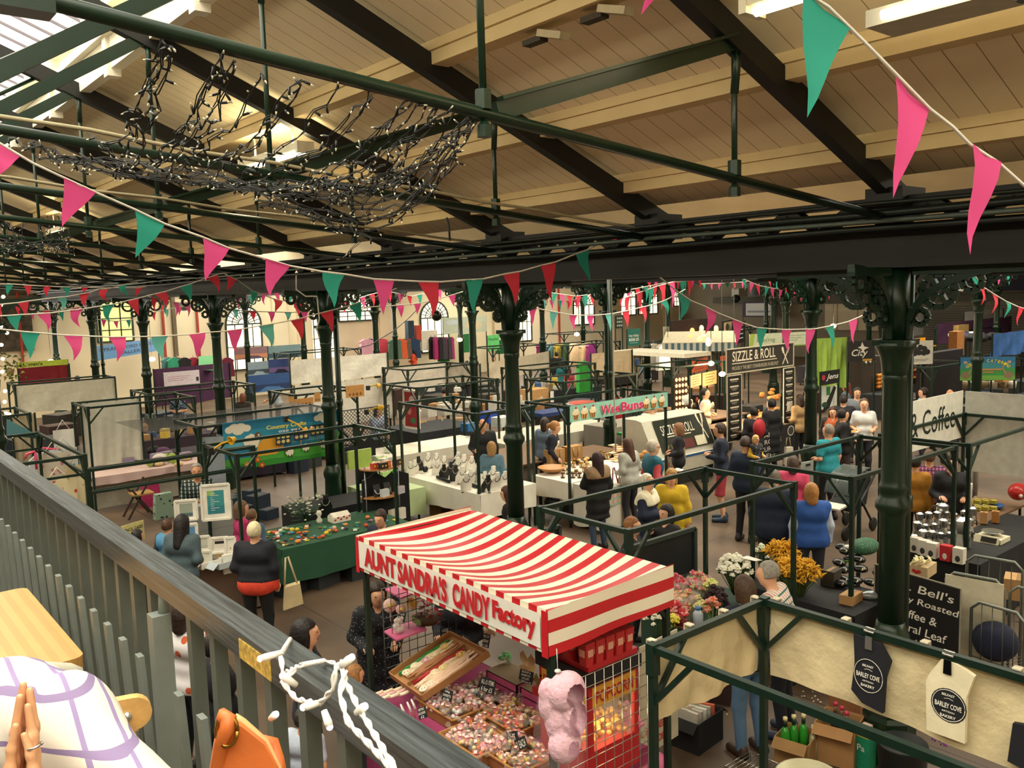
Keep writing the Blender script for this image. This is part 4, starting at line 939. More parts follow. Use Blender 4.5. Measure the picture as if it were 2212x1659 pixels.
# valances and screens
valance('long grey white valance before the folding chairs',(13.0,21.55),(15.2,21.55),2.2,1.58,'#cfc6b6')
valance('short grey white side valance before the folding chairs',(15.2,21.5),(15.55,20.3),2.2,1.6,'#cfc6b6')
a_,b_=at(1052,783,2.2),at(1186,757,2.2)
valance('cream valance to the right of the second column',(a_.x,a_.y),(b_.x,b_.y),2.2,1.62,'#cec4ac')
valance('cream banner cloth in front of the red stall',(4.4,26.05),(6.9,26.05),2.2,1.45,'#cdc9b4',.02)
valance('big white sheet on the upper rail of the left stall',(10.3,22.0),(13.4,22.0),2.62,1.95,'#d8d3c4',.03)
valance('big white sheet on the lower rail of the left stall',(10.3,21.8),(13.4,21.8),1.93,.7,'#cfc9ba',.03)
valance('white lace curtain hanging to the pink table',(4.52,19.8),(5.72,19.8),2.22,.85,'#c2c1b2',.03)
valance('grey white pull-up screen standing before the pink table',(5.05,14.35),(5.38,14.15),2.05,.1,'#8b939a',.003,name='pull_up_screen',cat='screen')
valance('cream back cloth of the stall with the warm bulbs',(1.3,25.5),(2.3,25.0),2.7,1.6,'#d4ccb4')
valance('beige cloth at the corner of the beanie cook stall',(18.1,18.3),(19.9,18.3),2.4,1.7,'#c2ae8c')
valance('lime green cloth sagging beside the slim column',(20.5,12.4),(21.4,12.0),2.85,1.5,'#93b34c',.08)
valance('bright blue tarpaulin above the catering banner',(23.6,9.3),(26.6,9.3),2.85,2.25,'#2c5ea0',.05)
valance('purple cloth along the stall before the roller shutter',(33.5,15.2),(40.5,15.2),2.6,1.8,'#4c2a4a',.02)
valance('white sheet before the roller shutter',(37.5,15.9),(41.5,15.9),2.9,2.4,'#d3d6d6',.02)
dark=thing('net_roof','dark translucent net roof behind the sheep banner','canopy',(6.3,15,2.2))
MB().mat(Mglass('#15191a',.55,.6)).grid(lambda u,v:V((4.2+3.4*u,14.2+1.9*v,2.22-.06*math.sin(u*3.1)*math.sin(v*3.1))),12,8).build('net',dark)
# white coffee screens
s=Sign('lettered_screen','white coffee stall screen with large dark lettering','screen',(11.35,5.82,1.84),(1,0,0),(0,0,1),2.45,.73,'#d5d3c6')
s.text('& Coffee',.60,.52,.58,.50,'#16201c',.0).text('Tea',.12,.5,.2,.42,'#16201c',.0).done()
Sign('plain_screen','plain white screen along the side of the coffee stall','screen',(13.83,5.8,1.32),(0,-1,0),(0,0,1),2.6,1.24,'#d2d3ca').done()
# signs -------------------------------------------------------------
s=Sign('stall_banner','pale green banner with pink lettering between six painted cupcakes','banner',(10.55,11.2,1.93),(1,0,0),(0,0,1),2.66,.29,'#94cbb6')
for a in(.055,.135,.215,.76,.84,.925):
 s.poly([(a-.022,.12),(a+.018,.10),(a+.03,.5),(a-.034,.5)],'#c98d4c').poly([(a-.012,.12),(a-.006,.12),(a-.008,.5),(a-.018,.5)],'#5f3c22').poly([(a+.004,.12),(a+.010,.12),(a+.016,.5),(a+.006,.5)],'#5f3c22').disc(a-.002,.56,.036,.17,'#f0dcae').disc(a,.70,.024,.13,'#f6ead0').disc(a,.85,.009,.07,'#a82d33')
s.text('Wee',.375,.5,.19,.62,'#f3d9d9',.06).text('Buns',.60,.5,.23,.62,'#f3d9d9',.06).text('Wee',.375,.5,.19,.60,'#cf3163',.03).text('Buns',.60,.5,.23,.60,'#cf3163',.03).done()
s=Sign('stall_banner','blue and green cartoon banner of sheep under clouds','banner',(5.42,14.27,1.40),(1,0,0),(0,0,1),2.2,.83,'#1d7aa0',mat=None)
s.rect(0,.55,1,.8,'#2f93b4').rect(0,.40,1,.56,'#58aec6').poly([(0,.0),(1,0),(1,.38),(.8,.36),(.55,.30),(.3,.22),(0,.24)],'#4aa53a').poly([(0,0),(1,0),(1,.12),(.7,.08),(.4,.13),(0,.1)],'#2f8a2c')
s.disc(.37,.30,.11,.30,'#e6a52d',14,0,180).poly([(.24,.28),(.5,.33),(.42,.22),(.26,.22)],'#e6a52d')
for cx,cy,sc in((.12,.84,1),(.86,.86,.95),(.94,.70,.4)):
 for dx,dy,r in((-.07,0,.035),(-.03,.03,.045),(.02,.02,.05),(.07,.0,.035),(0,-.02,.05)):s.disc(cx+dx*sc,cy+dy*sc,r*sc,r*2.1*sc,'#e9e3d0',10)
for cx,cy,sc,fx in((.22,.55,1.5,1),(.53,.22,.8,-1),(.67,.27,.75,1),(.83,.28,.8,-1)):
 for k in range(8):a=k*math.pi/4;s.disc(cx+.025*sc*math.cos(a),cy+.06*sc*math.sin(a),.02*sc,.052*sc,'#efe8d4',8)
 s.disc(cx,cy,.03*sc,.07*sc,'#efe8d4',10).disc(cx+.035*sc*fx,cy+.07*sc,.018*sc,.055*sc,'#6b5138',10).disc(cx+.04*sc*fx,cy+.08*sc,.006*sc,.016*sc,'#f5f2e8',6)
 for q in(-.015,.015):s.rect(cx+q*sc-.003,cy-.15*sc,cx+q*sc+.003,cy-.07*sc,'#2a2018')
for x0,y0,c in((.41,.40,'#23323d'),(.565,.45,'#1d2f5c'),(.71,.50,'#23323d')):
 s.rect(x0,y0,x0+.13,y0+.24,c);s.rect(x0+.055,y0-.12,x0+.065,y0,'#a37a45')
 for k in range(6):s.disc(x0+.025+.04*(k%3),y0+.07+.10*(k//3),.016,.038,['#d9b06a','#c8d18a','#e8c98a'][k%3],8)
for cx,cy,c in((.25,.17,'#c9551f'),(.16,.1,'#d9702c'),(.20,.07,'#c24a3a'),(.28,.05,'#c9551f')):
 for k in range(5):a=k*1.257;s.disc(cx+.014*math.cos(a),cy+.035*math.sin(a),.011,.028,c,6)
 s.disc(cx,cy,.009,.022,'#e8cf4c',6)
for cx in(.88,.92,.95):s.disc(cx,.48,.02,.07,'#2e7a33',8).rect(cx-.004,.34,cx+.004,.42,'#8a5a30')
s.disc(.71,.66,.02,.035,'#e2b52d',8).disc(.715,.70,.012,.03,'#f0ead8',6)
s.text('Country Crafts',.50,.80,.34,.11,'#e8d64c',.03).text('028 901',.52,.70,.18,.045,'#e8ecec',.02).done()
s=Sign('stall_banner','black burger stall banner with crossed spatulas at its right end','banner',(15.61,11.58,2.35),(1,0,0),(0,0,1),2.6,.54,'#38352e',frame=('#c9bfa4',.025))
s.text('SIZZLE & ROLL',.40,.68,.63,.42,'#e9dfc6',.01).rect(.08,.37,.74,.41,'#d8cdb2').text('PROUDLY THE BEST STEAKBURGERS IN BELFAST',.42,.2,.68,.15,'#cfc4a8',.0)
def spat(s,cx,cy,k=1,asp=1):
 for sg in(-1,1):
  s.poly([(cx-sg*.05*k,cy-.38*k*asp),(cx-sg*.038*k,cy-.40*k*asp),(cx+sg*.035*k,cy+.12*k*asp),(cx+sg*.022*k,cy+.15*k*asp)][::sg],'#e6dcc4')
  s.poly([(cx+sg*.018*k,cy+.12*k*asp),(cx+sg*.04*k,cy+.08*k*asp),(cx+sg*.062*k,cy+.30*k*asp),(cx+sg*.05*k,cy+.38*k*asp),(cx+sg*.03*k,cy+.34*k*asp)][::sg],'#e6dcc4')
spat(s,.87,.5,1);s.done()
for nm,x0,x1,lab in(('menu_board',15.60,16.12,'tall black menu board under the left end of the burger banner'),('menu_board',17.76,18.22,'tall black menu board with a white sheet, under the right end of the burger banner')):
 s=Sign(nm,lab,'menu',(x0,11.55,.84),(1,0,0),(0,0,1),x1-x0,1.47,'#23231f',frame=('#cfc6ae',.02));rr=random.Random(int(x0))
 for k in range(9):
  z=.95-k*.105;s.rect(.2,z-.025,.8,z,'#d8cfb8');s.rect(.28,z-.05,.72,z-.04,'#a89f8c')
  if k%2:s.rect(.35,z-.07,.65,z-.062,'#a89f8c')
 if x0>17:s.rect(.25,.30,.75,.46,'#d9d4c4')
 s.done()
s=Sign('counter_sign','black counter front lettered in white with a round clock badge','sign',(15.9,10.98,.35),(1,0,0),(0,0,1),1.45,.78,'#1f1f20')
for k,w in enumerate(('ALL','BURGERS','CURED','BEEF')):s.text(w,.30,.82-.2*k,.09*len(w),.13,'#d9d4c8',.0)
s.disc(.88,.8,.09,.15,'#d6d2c6').disc(.88,.8,.075,.125,'#3a3936').done()
# angled display fridge
fr=thing('display_fridge','white curved display fridge with a dark lettered glass front','fridge',(14.9,12.3,0))
prof=[(12.0,.30),(11.95,.62),(12.0,.66),(12.08,.9),(12.35,1.44),(12.5,1.47),(12.9,1.47),(12.95,0.3)]
MB().mat(M('#cfcbb9',.35,0,.05)).prism([(13.7,y,z)for y,z in prof],(2.1,0,0)).build('body',fr)
MB().mat(M('#23241f',.6)).bx(13.75,15.75,12.05,12.9,.0,.3).build('plinth',fr)
MB().mat(M('#2b5a8a',.4)).bx(13.69,15.81,11.94,11.955,.60,.645).build('trim_band',fr)
g0,g1=V((14.0,12.03,.76)),V((0,.30,.66));gn=V((1,0,0)).cross(g1.normalized())
s2=Sign('','','',g0+gn*.03,(1,0,0),g1,1.75,g1.length,'#2e332b',rough=.25,into=fr)
s2.text('SIZZLE & ROLL',.40,.66,.62,.30,'#e9e2cf',.0).rect(.12,.44,.62,.47,'#d9d2bf').rect(.30,.02,.62,.30,'#5a1f22').rect(.66,.03,.86,.33,'#cfc9ad');spat(s2,.87,.62,1.1);s2.done('glass_front')
# blackboards in the middle
def chalk(label,p0,p1,yb,z,txt,snap):
 s=sgn('chalkboard',label,'chalkboard',p0,p1,yb,'#14181a',z,snap,frame=('#2c3832',.05),th=.03)
 if txt:s.text(txt,.55,.78,.5,.14,'#9aa09c',.0)
 return s.done()
chalk('large chalkboard with a green frame behind the striped canopy',(1350,1187),(1500,1139),1290,1.35,None,'X')
chalk('small chalkboard with faint chalk letters beside the second column',(1150,1152),(1208,1140),1215,.95,'12PM','X')
s=sgn('sign_board','black board of white italic coffee lettering against the dark table','sign',(1890,1218),(2076,1272),1400,'#0c0d10',1.2,None,frame=('#8e8a78',.012))
for k,(w,wd)in enumerate((("S.D. Bell's",.80),('Freshly Roasted',.92),('Coffee &',.5),('Natural Leaf',.74),('Speciality',.6),('Teas',.28))):s.text(w,.53 if k<2 else.5,.86-.155*k,wd,.095,'#e4e0d2',.008,.15)
s.done()
s=sgn('poster','yellow poster reading PENCIL CASES','poster',(262,1137),(310,1123),1180,'#e0d68f',1.0)
s.text('PENCIL CASES',.5,.72,.9,.16,'#2a2a1c',.02).disc(.6,.35,.2,.12,'#c96a3a').done()
s=sgn('stall_banner','blue two-line lettered banner under the pale green window','banner',(208,748),(342,730),780,'#4a83b8',2.86,None)
s.text('STRANGFORD LOUGH',.5,.68,.92,.24,'#1f3350',.02).text('GALLERY',.52,.28,.42,.24,'#1f3350',.02).done()
s=sgn('stall_banner',"lime green lettered fascia above the dark red cloth",'banner',(37,783),(146,776),795,'#b5c93e',2.55)
s.text("Logan's",.30,.45,.38,.8,'#2a3320',.02).done()
valance('dark red cloth below the lime green fascia',tuple(at(37,795,2.4))[:2],tuple(at(148,785,2.4))[:2],2.4,1.3,'#7c1420',.02)
s=sgn('stall_banner','white panel with pink handwriting on the purple knitting stall','banner',(353,805),(430,797),835,'#d8ccd4',2.1,'X')
for k in range(3):s.rect(.1,.62-.14*k,.75-.1*k,.66-.14*k,'#b98a9a')
s.rect(.90,.2,.97,.5,'#2a2a33').done()
valance('purple cloth behind the knitting stall',tuple(at(330,800,2.15))[:2],tuple(at(495,785,2.15))[:2],2.2,1.0,'#472545',.02)
for lab,p0,p1,yb,c,cs in(('sunset seascape print on the upper row of the picture wall',(507,752),(577,745),778,'#8e6f77',('#c98a6a','#5b4f63')),('grey green seascape print on the upper row of the picture wall',(579,748),(655,740),776,'#6f8b92',('#3c5a68','#20343f')),('grey rock seascape print on the lower row of the picture wall',(535,783),(579,777),812,'#7f93a0',('#37454f','#8fa2ac')),('night harbour print with purple sky on the picture wall',(580,777),(628,773),808,'#2c3f75',('#6b5588','#141d36')),('deep blue lough print at the bottom of the picture wall',(536,812),(628,805),850,'#244a80',('#17305c','#3f6ea5'))):
 s=sgn('canvas_print',lab,'picture',p0,p1,yb,c,2.2+(.35 if p0[1]<760 else 0)if False else 2.0,'X');s.rect(0,.08,1,.42,cs[0]).poly([(.2,.0),(.9,0),(.7,.25),(.4,.3)],cs[1]).done()
s=sgn('stall_banner','black sign with a white star and script beside the near column','banner',(1832,737),(1890,735),782,'#191a1a',2.75)
s.text('City',.44,.38,.6,.42,'#d9d3c4',.01,.25).poly([(.52,.95),(.60,.72),(.78,.66),(.62,.58),(.56,.40),(.50,.6),(.36,.68),(.48,.74)],'#cdc8ba').rect(.55,.02,.9,.12,'#b5892f').done()
s=sgn('stall_banner','small black sign in white script hung by the lime green cloth','banner',(1775,803),(1814,797),833,'#131517',2.3)
s.text('Jens',.58,.5,.7,.5,'#e3e0d6',.01,.3).disc(.1,.55,.1,.2,'#a8303a').done()
s=sgn('stall_banner','black white and green fruit poster under the script sign','poster',(1775,836),(1808,832),885,'#d0d3cc',1.9)
s.poly([(.1,0),(.5,0),(.95,.9),(.8,1)],'#1a1c1c').rect(.3,.6,.55,.98,'#2e7d3c').disc(.2,.2,.2,.12,'#2b4a34').done()
s=sgn('stall_banner','white banner with a heap of dark coffee beans','banner',(1966,737),(2016,735),788,'#cfcbbd',2.75)
for a,c in((.25,.62),(.45,.72),(.62,.66),(.4,.5),(.6,.48),(.75,.52),(.22,.48)):s.disc(a,c,.13,.12,'#1d1c1c',10)
s.rect(.1,.14,.7,.16,'#8d897c').rect(.1,.2,.8,.22,'#8d897c').done()
s=sgn('stall_banner','blue to green catering banner with two long-necked birds','banner',(2075,772),(2194,770),822,'#2f76a8',2.35)
s.rect(0,.45,1,.75,'#3d8f9c').rect(0,0,1,.5,'#3f9a4a').rect(0,0,1,.2,'#6fb04a')
for cx,sg in((.1,1),(.88,-1)):s.disc(cx,.22,.09,.16,'#8f7a5e').poly([(cx+sg*.03,.3),(cx+sg*.10,.5),(cx+sg*.06,.68),(cx-sg*.02,.74),(cx,.78),(cx+sg*.09,.72),(cx+sg*.13,.5),(cx+sg*.07,.28)][::sg],'#a58c6c').disc(cx-sg*.01,.78,.035,.06,'#c4a68a')
for k,c in enumerate('GOLOKA CATERING'):
 if c==' ':continue
 a=math.radians(160-140*k/14);s.text(c,.5+.40*math.cos(a),.46+.38*math.sin(a),.045,.13,'#e6d83c',.03,0,a-math.pi/2)
s.rect(.25,.42,.75,.5,'#b88f5a').rect(.4,.32,.6,.38,'#b88f5a').done()
s=sgn('stall_banner','pale green vegetable banner behind the burger banner','banner',(1618,722),(1750,716),752,'#c3ccb0',2.5)
s.poly([(0,0),(.06,0),(.1,1),(.02,1)],'#9db84a').text('SolaxVeg',.27,.5,.3,.4,'#6f8a5a',.0)
for k in range(4):s.rect(.55,.75-.17*k,.95-.08*k,.79-.17*k,'#8a9a86')
s.rect(0,0,1,.08,'#7fa04a').done()
s=sgn('stall_banner','dark teal square sign with white lettering above the white stall','banner',(1355,711),(1383,709),748,'#17695c',2.7)
s.text('itty bitty',.5,.58,.75,.2,'#e8ece4',.0).text('BOOK CO',.5,.36,.75,.17,'#e8ece4',.03).rect(.2,.16,.8,.18,'#b9cfc8').done()
s=sgn('stall_banner','cream tea and coffee sign left of the glowing amber lamps','banner',(1432,706),(1466,704),740,'#c9c7ae',2.65)
s.text('N BEAN',.5,.55,.8,.2,'#6f7a4c',.0).text('Tea & Coffee',.5,.17,.8,.16,'#5c5f4a',.0).disc(.55,.85,.08,.08,'#20201a').done()
s=sgn('stall_banner','grass green leaflet banner of the craft stall','banner',(1053,725),(1078,722),760,'#63c573',2.3)
s.text('Murphys',.5,.72,.8,.2,'#1d3a26',.0).text('Creations',.5,.3,.8,.2,'#1d3a26',.0).done()
s=sgn('stall_banner','pale landscape banner high behind the far column','banner',(957,687),(1050,682),722,'#b9c4b0',3.0);s.disc(.7,.45,.2,.3,'#d2c4a0').disc(.2,.7,.15,.15,'#c2cfd0').done()
s=sgn('stall_banner','purple framed banner with a white arrow shape','banner',(1604,652),(1677,650),685,'#2c1a3c',3.2)
s.poly([(.1,.1),(.85,.1),(.95,.5),(.75,.9),(.1,.9)],'#d5d8da').poly([(.15,.3),(.8,.3),(.85,.42),(.15,.42)],'#8a93a2').done()
s=sgn('wall_sign','dark green sign about customer toilets and baby changing','sign',(1826,657),(1868,654),664,'#1f3a30',3.3)
s.text('Customer toilets and baby',.5,.7,.9,.3,'#d9ddd2',.0).text('changing facilities',.45,.25,.75,.3,'#d9ddd2',.0).done()
s=sgn('framed_drawing','black framed drawing above the striped awning','picture',(1562,695),(1582,691),725,'#b9a67c',2.9,None,frame=('#1c1a17',.05));s.disc(.45,.55,.2,.28,'#3a342b').done()
s=sgn('stall_banner','black vertical sign with white lines beside the framed drawing','sign',(1584,698),(1610,693),745,'#1a1b1b',2.8)
for k in range(4):s.rect(.2,.8-.2*k,.8,.85-.2*k,'#c9c6ba')
s.done()
for lab,p0,p1,yb,c in(('long orange menu board with dark writing',(1495,778),(1529,771),806,'#d0623a'),('cream price board under the orange menu',(1518,806),(1548,800),835,'#dcb478'),('cream price board left of the lamp under the orange menu',(1492,812),(1515,806),838,'#cfae84'),('narrow orange board right of the bulb',(1556,770),(1566,768),800,'#cf5a35')):
 s=sgn('menu_board',lab,'menu',p0,p1,yb,c,2.1)
 for k in range(4):s.rect(.15,.8-.2*k,.85-.1*(k%2),.84-.2*k,'#6b3520')
 s.done()
 # striped awning and white stall roof
aw=thing('striped_awning','blue and white striped awning edge with pale roof','awning',at(1510,760,2.2))
A,B=at(1430,742,2.4),at(1592,740,2.4);B=V((B.x,B.y,2.4));d=(B-A);n=d.normalized().cross(V((0,0,1)))
def awn():
 b=MB()
 for k in range(24):
  b.mat(M('#5d7f8e' if k%2 else '#dcdccc',.8,var=.03));p,q=A+d*k/24,A+d*(k+1)/24
  b.prism([p,q,q+V((0,0,-.28)),p+V((0,0,-.28))],n*.01)
 return b
awn().build('striped_edge',aw);MB().mat(M('#d9cfae',.8)).prism([A,B,B-n*1.4+V((0,0,.3)),A-n*1.4+V((0,0,.3))],(0,0,.02)).build('roof',aw)
wr_=thing('white_stall_roof','long white stall roof with a cream shield-shaped board hung below','canopy',at(1400,765,2.2))
A,B=at(1326,757,2.3),at(1478,765,2.3);d=B-A;n=d.normalized().cross(V((0,0,1)))
MB().mat(M('#ddd6c0',.7)).prism([A,B,B+V((0,0,-.12)),A+V((0,0,-.12))],-n*1.2).build('roof',wr_)
s=sgn('shield_board','cream shield-shaped board hanging from the white stall roof','sign',(1330,768),(1370,766),808,'#d3c29c',2.15);s.done()
ktab=None
# tables
table('trestle table under the white jewellery cloth',8.9,10.15,11.75,14.27,.8,'white cloth over the jewellery table, hanging low in front','#e8e3d4',.42)
table('trestle table under the green ornament cloth',5.05,7.15,11.35,12.5,.75,'dark green cloth over the ornament table','#245138',.5)
table('brown topped table of framed prints beside the ornament table',3.5,4.72,11.35,12.5,.75,'brown cloth over the framed print table','#6b5546',.72)
table('trestle table under the pink cloth behind the white lace curtain',4.35,6.8,18.95,20.0,.75,'pale pink cloth over the table behind the lace curtain','#cdb2ab',.16)
valance('grey white cloth hung below the pink table',(4.5,19.2),(6.8,19.2),.62,.05,'#a9a392',.01)
table('cake stall table with jars and buns',10.6,12.9,11.3,12.3,.8,'white cloth over the cake table','#e2dccd',.35)
table('second cake table end with a white cloth to the floor',10.62,12.0,10.55,11.2,.8,'white cloth hanging to the floor at the near end of the cake stall','#d9d4c6',.74)
table('black clothed table of the coffee pots',10.75,13.4,4.3,5.35,.85,'black cloth over the coffee pot table','#0e1012',.82)
table('black clothed table of packets beside the near column',8.3,9.15,4.55,5.95,.8,'black cloth over the packet table','#111315',.5)
table('low table of cut flowers',7.2,8.5,5.5,6.5,.6,'dark green cloth over the flower table','#1d3a2c',.5)
table('candy stall counter piled with sweets',3.42,4.7,4.25,6.3,.82,'pink cloth over the candy counter','#94345f',.75)
table('grey worktop behind the jewellery stall',9.9,13.2,13.4,15.2,.75,None)
table('table of stock boxes behind the jewellery stall',9.6,12.6,16.2,17.4,.75,'pale cloth over the stock box table','#c9c3b2',.3)
table('dark table of the knitting stall',6.6,9.0,19.8,20.9,.8,'dark purple cloth over the knitting table','#231a2a',.75)
table('dark jewellery table behind the sheep banner',6.2,7.9,13.0,13.8,.75,'black cloth over the table behind the sheep banner','#0f1113',.7)
table('craft table of white goods behind the corner shelf',7.75,8.7,13.2,14.3,.75,'pale green cloth over the table of soaps','#b9cc9a',.5)
# ================================================================== goods on the stalls
def item(name,label,cat,pos,fn,group=None):
 """fn(mb_factory, thing) builds parts about pos"""
 t=thing(name,label,cat,pos,group);fn(t,V(pos));return t
def cbox(label,pos,dx,dy,dz,hexc='#a97f52',rz=0.,name='cardboard_box',cat='box',group=None,open_=False,m=None):
 t=thing(name,label,cat,pos,group);p=V(pos);mm=m or M(hexc,.8,0,.08,6);b=MB().mat(mm);R3=Matrix.Rotation(rz,3,'Z')
 if open_:
  for(cx,cy,sx,sy)in((dx/2,0,.008,dy),(-dx/2,0,.008,dy),(0,dy/2,dx,.008),(0,-dy/2,dx,.008)):b.box(p+R3@V((cx,cy,dz/2)),(sx,sy,dz),rz)
  b.box(p+V((0,0,.006)),(dx,dy,.01),rz);b.build('carton',t)
  f=MB().mat(mm)
  for sg in(-1,1):f.box(p+R3@V((sg*(dx/2+.05),0,dz-.03)),(.11,dy,.006),mtx=R3@Matrix.Rotation(sg*.7,3,'Y'))
  f.build('flap',t)
 else:
  b.box(p+V((0,0,dz/2)),(dx,dy,dz),rz);b.build('carton',t)
  MB().mat(M('#8d6c46' if hexc<'#c' else '#b9b2a0',.5)).box(p+V((0,0,dz+.0015)),(dx*.98,.045,.002),rz).build('tape',t)
 return t
 # ---- candy counter
ZC=.83
WK=Mstripe('#c99a55','#8a6030','Z',.018,.75,.7,0,'Y',.03,.2,'#8f6534')
def basket(label,px,py,w,l,h=.11):
 c=at(px,py,ZC+.06);x,y=c.x,c.y;t=thing('wicker_basket',label,'basket',(x,y,ZC));z0,z1=ZC,ZC+h
 b=MB().mat(WK)
 a=[(-w/2*.9,-l/2*.9),(w/2*.9,-l/2*.9),(w/2*.9,l/2*.9),(-w/2*.9,l/2*.9)];o=[(-w/2,-l/2),(w/2,-l/2),(w/2,l/2),(-w/2,l/2)]
 for i in range(4):
  j=(i+1)%4;p=[V((x+a[i][0],y+a[i][1],z0)),V((x+a[j][0],y+a[j][1],z0)),V((x+o[j][0],y+o[j][1],z1)),V((x+o[i][0],y+o[i][1],z1))]
  n=(p[1]-p[0]).cross(p[3]-p[0]).normalized();b.prism(p,-n*.012)
 b.bx(x-w*.45,x+w*.45,y-l*.45,y+l*.45,z0,z0+.01);b.build('body',t)
 r=MB().mat(M('#a87438',.6,0,.2,40))
 for i in range(4):r.tube([(x+o[i][0],y+o[i][1],z1),(x+o[(i+1)%4][0],y+o[(i+1)%4][1],z1)],.011,6)
 r.build('rim',t);return x,y,w,l
def bag_proto(cols):
 t=thing('sweet_bag','','sweets',(0,0,0));rr=random.Random(str(cols));b=MB()
 for k in range(9):b.mat(M(cols[k%len(cols)],.35,0,.05));b.ball((rr.uniform(-.035,.035),rr.uniform(-.03,.03),.012+rr.uniform(0,.02)),rr.uniform(.012,.019),7,5)
 b.build('sweets',t)
 cb=MB().mat(Mglass('#f6f0e6',.10,.15)).ball((0,0,.022),(.058,.045,.03),9,6).lathe([(.006,0),(.02,.03),(.026,.045)],(.055,0,.02),7,True,Matrix.Rotation(1.3,3,'Y')).build('clear_bag',t)
 l=MB().mat(M('#c2213d',.5,var=0)).box((0,0,.054),(.036,.028,.003)).mat(M('#efe9dc',.5,var=0)).box((0,0,.0562),(.017,.022,.002)).box((.014,0,.0562),(.003,.028,.002)).box((-.014,0,.0562),(.003,.028,.002));l.build('label',cb)
 return t
SW={'pink':['#d98a9c','#e8b9bd','#c98a6a'],'blue':['#a9bdd6','#d9a3b0','#ece3d4'],'brown':['#8a5a34','#3b2318','#b08a5e'],'yellow':['#e2c04c','#e8d9a0','#d97a4a'],'red':['#c9392f','#d95a4a','#e3a04a'],'dark':['#2a1712','#5a3220','#e8e0d2']}
PROT={}
used=set()
def sweets(kind,loc,label,group):
 if kind not in PROT:PROT[kind]=bag_proto(SW[kind])
 o=PROT[kind]if kind not in used else dup(PROT[kind],loc)
 used.add(kind);o.location=loc;o['label']=label;o['group']=group
 o.rotation_euler=(R.uniform(-.35,.35),R.uniform(-.45,.25),R.uniform(0,6.3));s_=R.uniform(.85,1.15);o.scale=(s_,)*3
bdef=[('wicker basket nearest the handrail on the left, of pink and blue sweets',978,1530,.36,.50,('pink','blue','brown','pink')),('wicker basket at the back under the ALL ITEMS card',1062,1505,.36,.52,('dark','pink','dark','blue')),('wicker basket on the right by the candy floss, of red and yellow sweets',1112,1560,.34,.44,('red','yellow','red','yellow')),('wicker basket in the front middle of the candy counter',1030,1605,.36,.48,('red','pink','yellow','pink')),('wicker basket lowest at the edge of the photo on the candy counter',1120,1640,.34,.44,('pink','brown','red','yellow'))]
bags=[]
for i,(lab,px,py,w,l,ks)in enumerate(bdef):
 x,y,w,l=basket(lab,px,py,w,l)
 gl='clear bag of %s sweets with a red and white label, in the %s'%(ks[0],['left front basket','back basket','right basket','front middle basket','lowest basket'][i])
 for a in range(5):
  for c in range(6):
   if R.random()<.06:continue
   sweets(ks[(a+c+(R.random()<.3))%4],(x+(a-2)*w*.20+R.uniform(-.02,.02),y+(c-2.5)*l*.165+R.uniform(-.02,.02),ZC+.075+R.uniform(0,.03)+.02*math.sin(a+c)),gl,'sweet bags in the '+['left front','back','right','front middle','lowest'][i]+' basket')
SKM=M('#1a1e22',.7,0,.1);CHK=M('#e9e6da',.8,var=0)
def card(label,px,py,z,w,h,lines,yaw=-90-14,tilt=.25,roll=0.):
 p=at(px,py,z);a=math.radians(yaw);r=V((math.cos(a+roll*0),math.sin(a),0));r=(r*math.cos(roll)+V((0,0,1))*math.sin(roll)).normalized()
 n=V((-abs(math.sin(a)),math.cos(a)*-1 if False else-.25,.35)).normalized();u=(V((0,0,1))-n*n.z).normalized();r=u.cross(n).normalized();r,u=r*math.cos(roll)+u*math.sin(roll),u*math.cos(roll)-r*math.sin(roll)
 s=Sign('price_card',label,'price card',p-r*w/2-u*h/2,r,u,w,h,'#171b1f',th=.006,rough=.7)
 k=len(lines)
 for i,(tx,ww)in enumerate(lines):s.text(tx,.5,1-(i+.55)/k,ww,.66/k,'#ece8dc',.01)
 s.done()
card('black chalk card reading MALLOW LOLLIES £2.50',866,1334,1.42,.095,.10,(('MALLOW',.86),('LOLLIES',.8),('£2.50',.72)))
card('black chalk card reading MALLOW KEBABS £1.50',1050,1384,1.2,.075,.12,(('MALLOW',.86),('KEBABS',.8),('£1.50',.8)))
card('black chalk card reading ALL £1 ITEMS 6 for £5',1053,1481,1.08,.15,.11,(('ALL £1 ITEMS',.88),('6 for £5',.75)))
card('black chalk card reading 100g SWEETS £1.00',966,1502,1.06,.10,.085,(('100g',.5),('SWEETS',.8),('£1.00',.6)))
card('black chalk card reading BELFAST & SHAMROCK LOLLIES',1136,1462,1.12,.135,.10,(('BELFAST &',.65),('SHAMROCK',.7),('LOLLIES',.55),('£1.50/3 for £4',.9)))
card('small black card reading RETRO LOLLIPOPS £2 near the handrail',912,1540,1.02,.085,.085,(('RETRO',.7),('LOLLIPOPS',.85),('£2',.4)),roll=.5)
card('small black card leaning backwards among the front sweets',1106,1592,.99,.10,.08,(('£1.25',.6),),roll=.35)
card('small black card with thick white strokes among the front sweets',1125,1606,.99,.10,.08,(('£1 EACH',.85),),roll=.6)
card('black card lying at the top of the lace tray',962,1366,1.26,.12,.08,(('LACES',.6),('£1.20',.6)),roll=.25)
card('black card on the twisted laces of the tray',1004,1384,1.24,.11,.07,(('TWISTS',.7),('50p',.4)),roll=-.3)
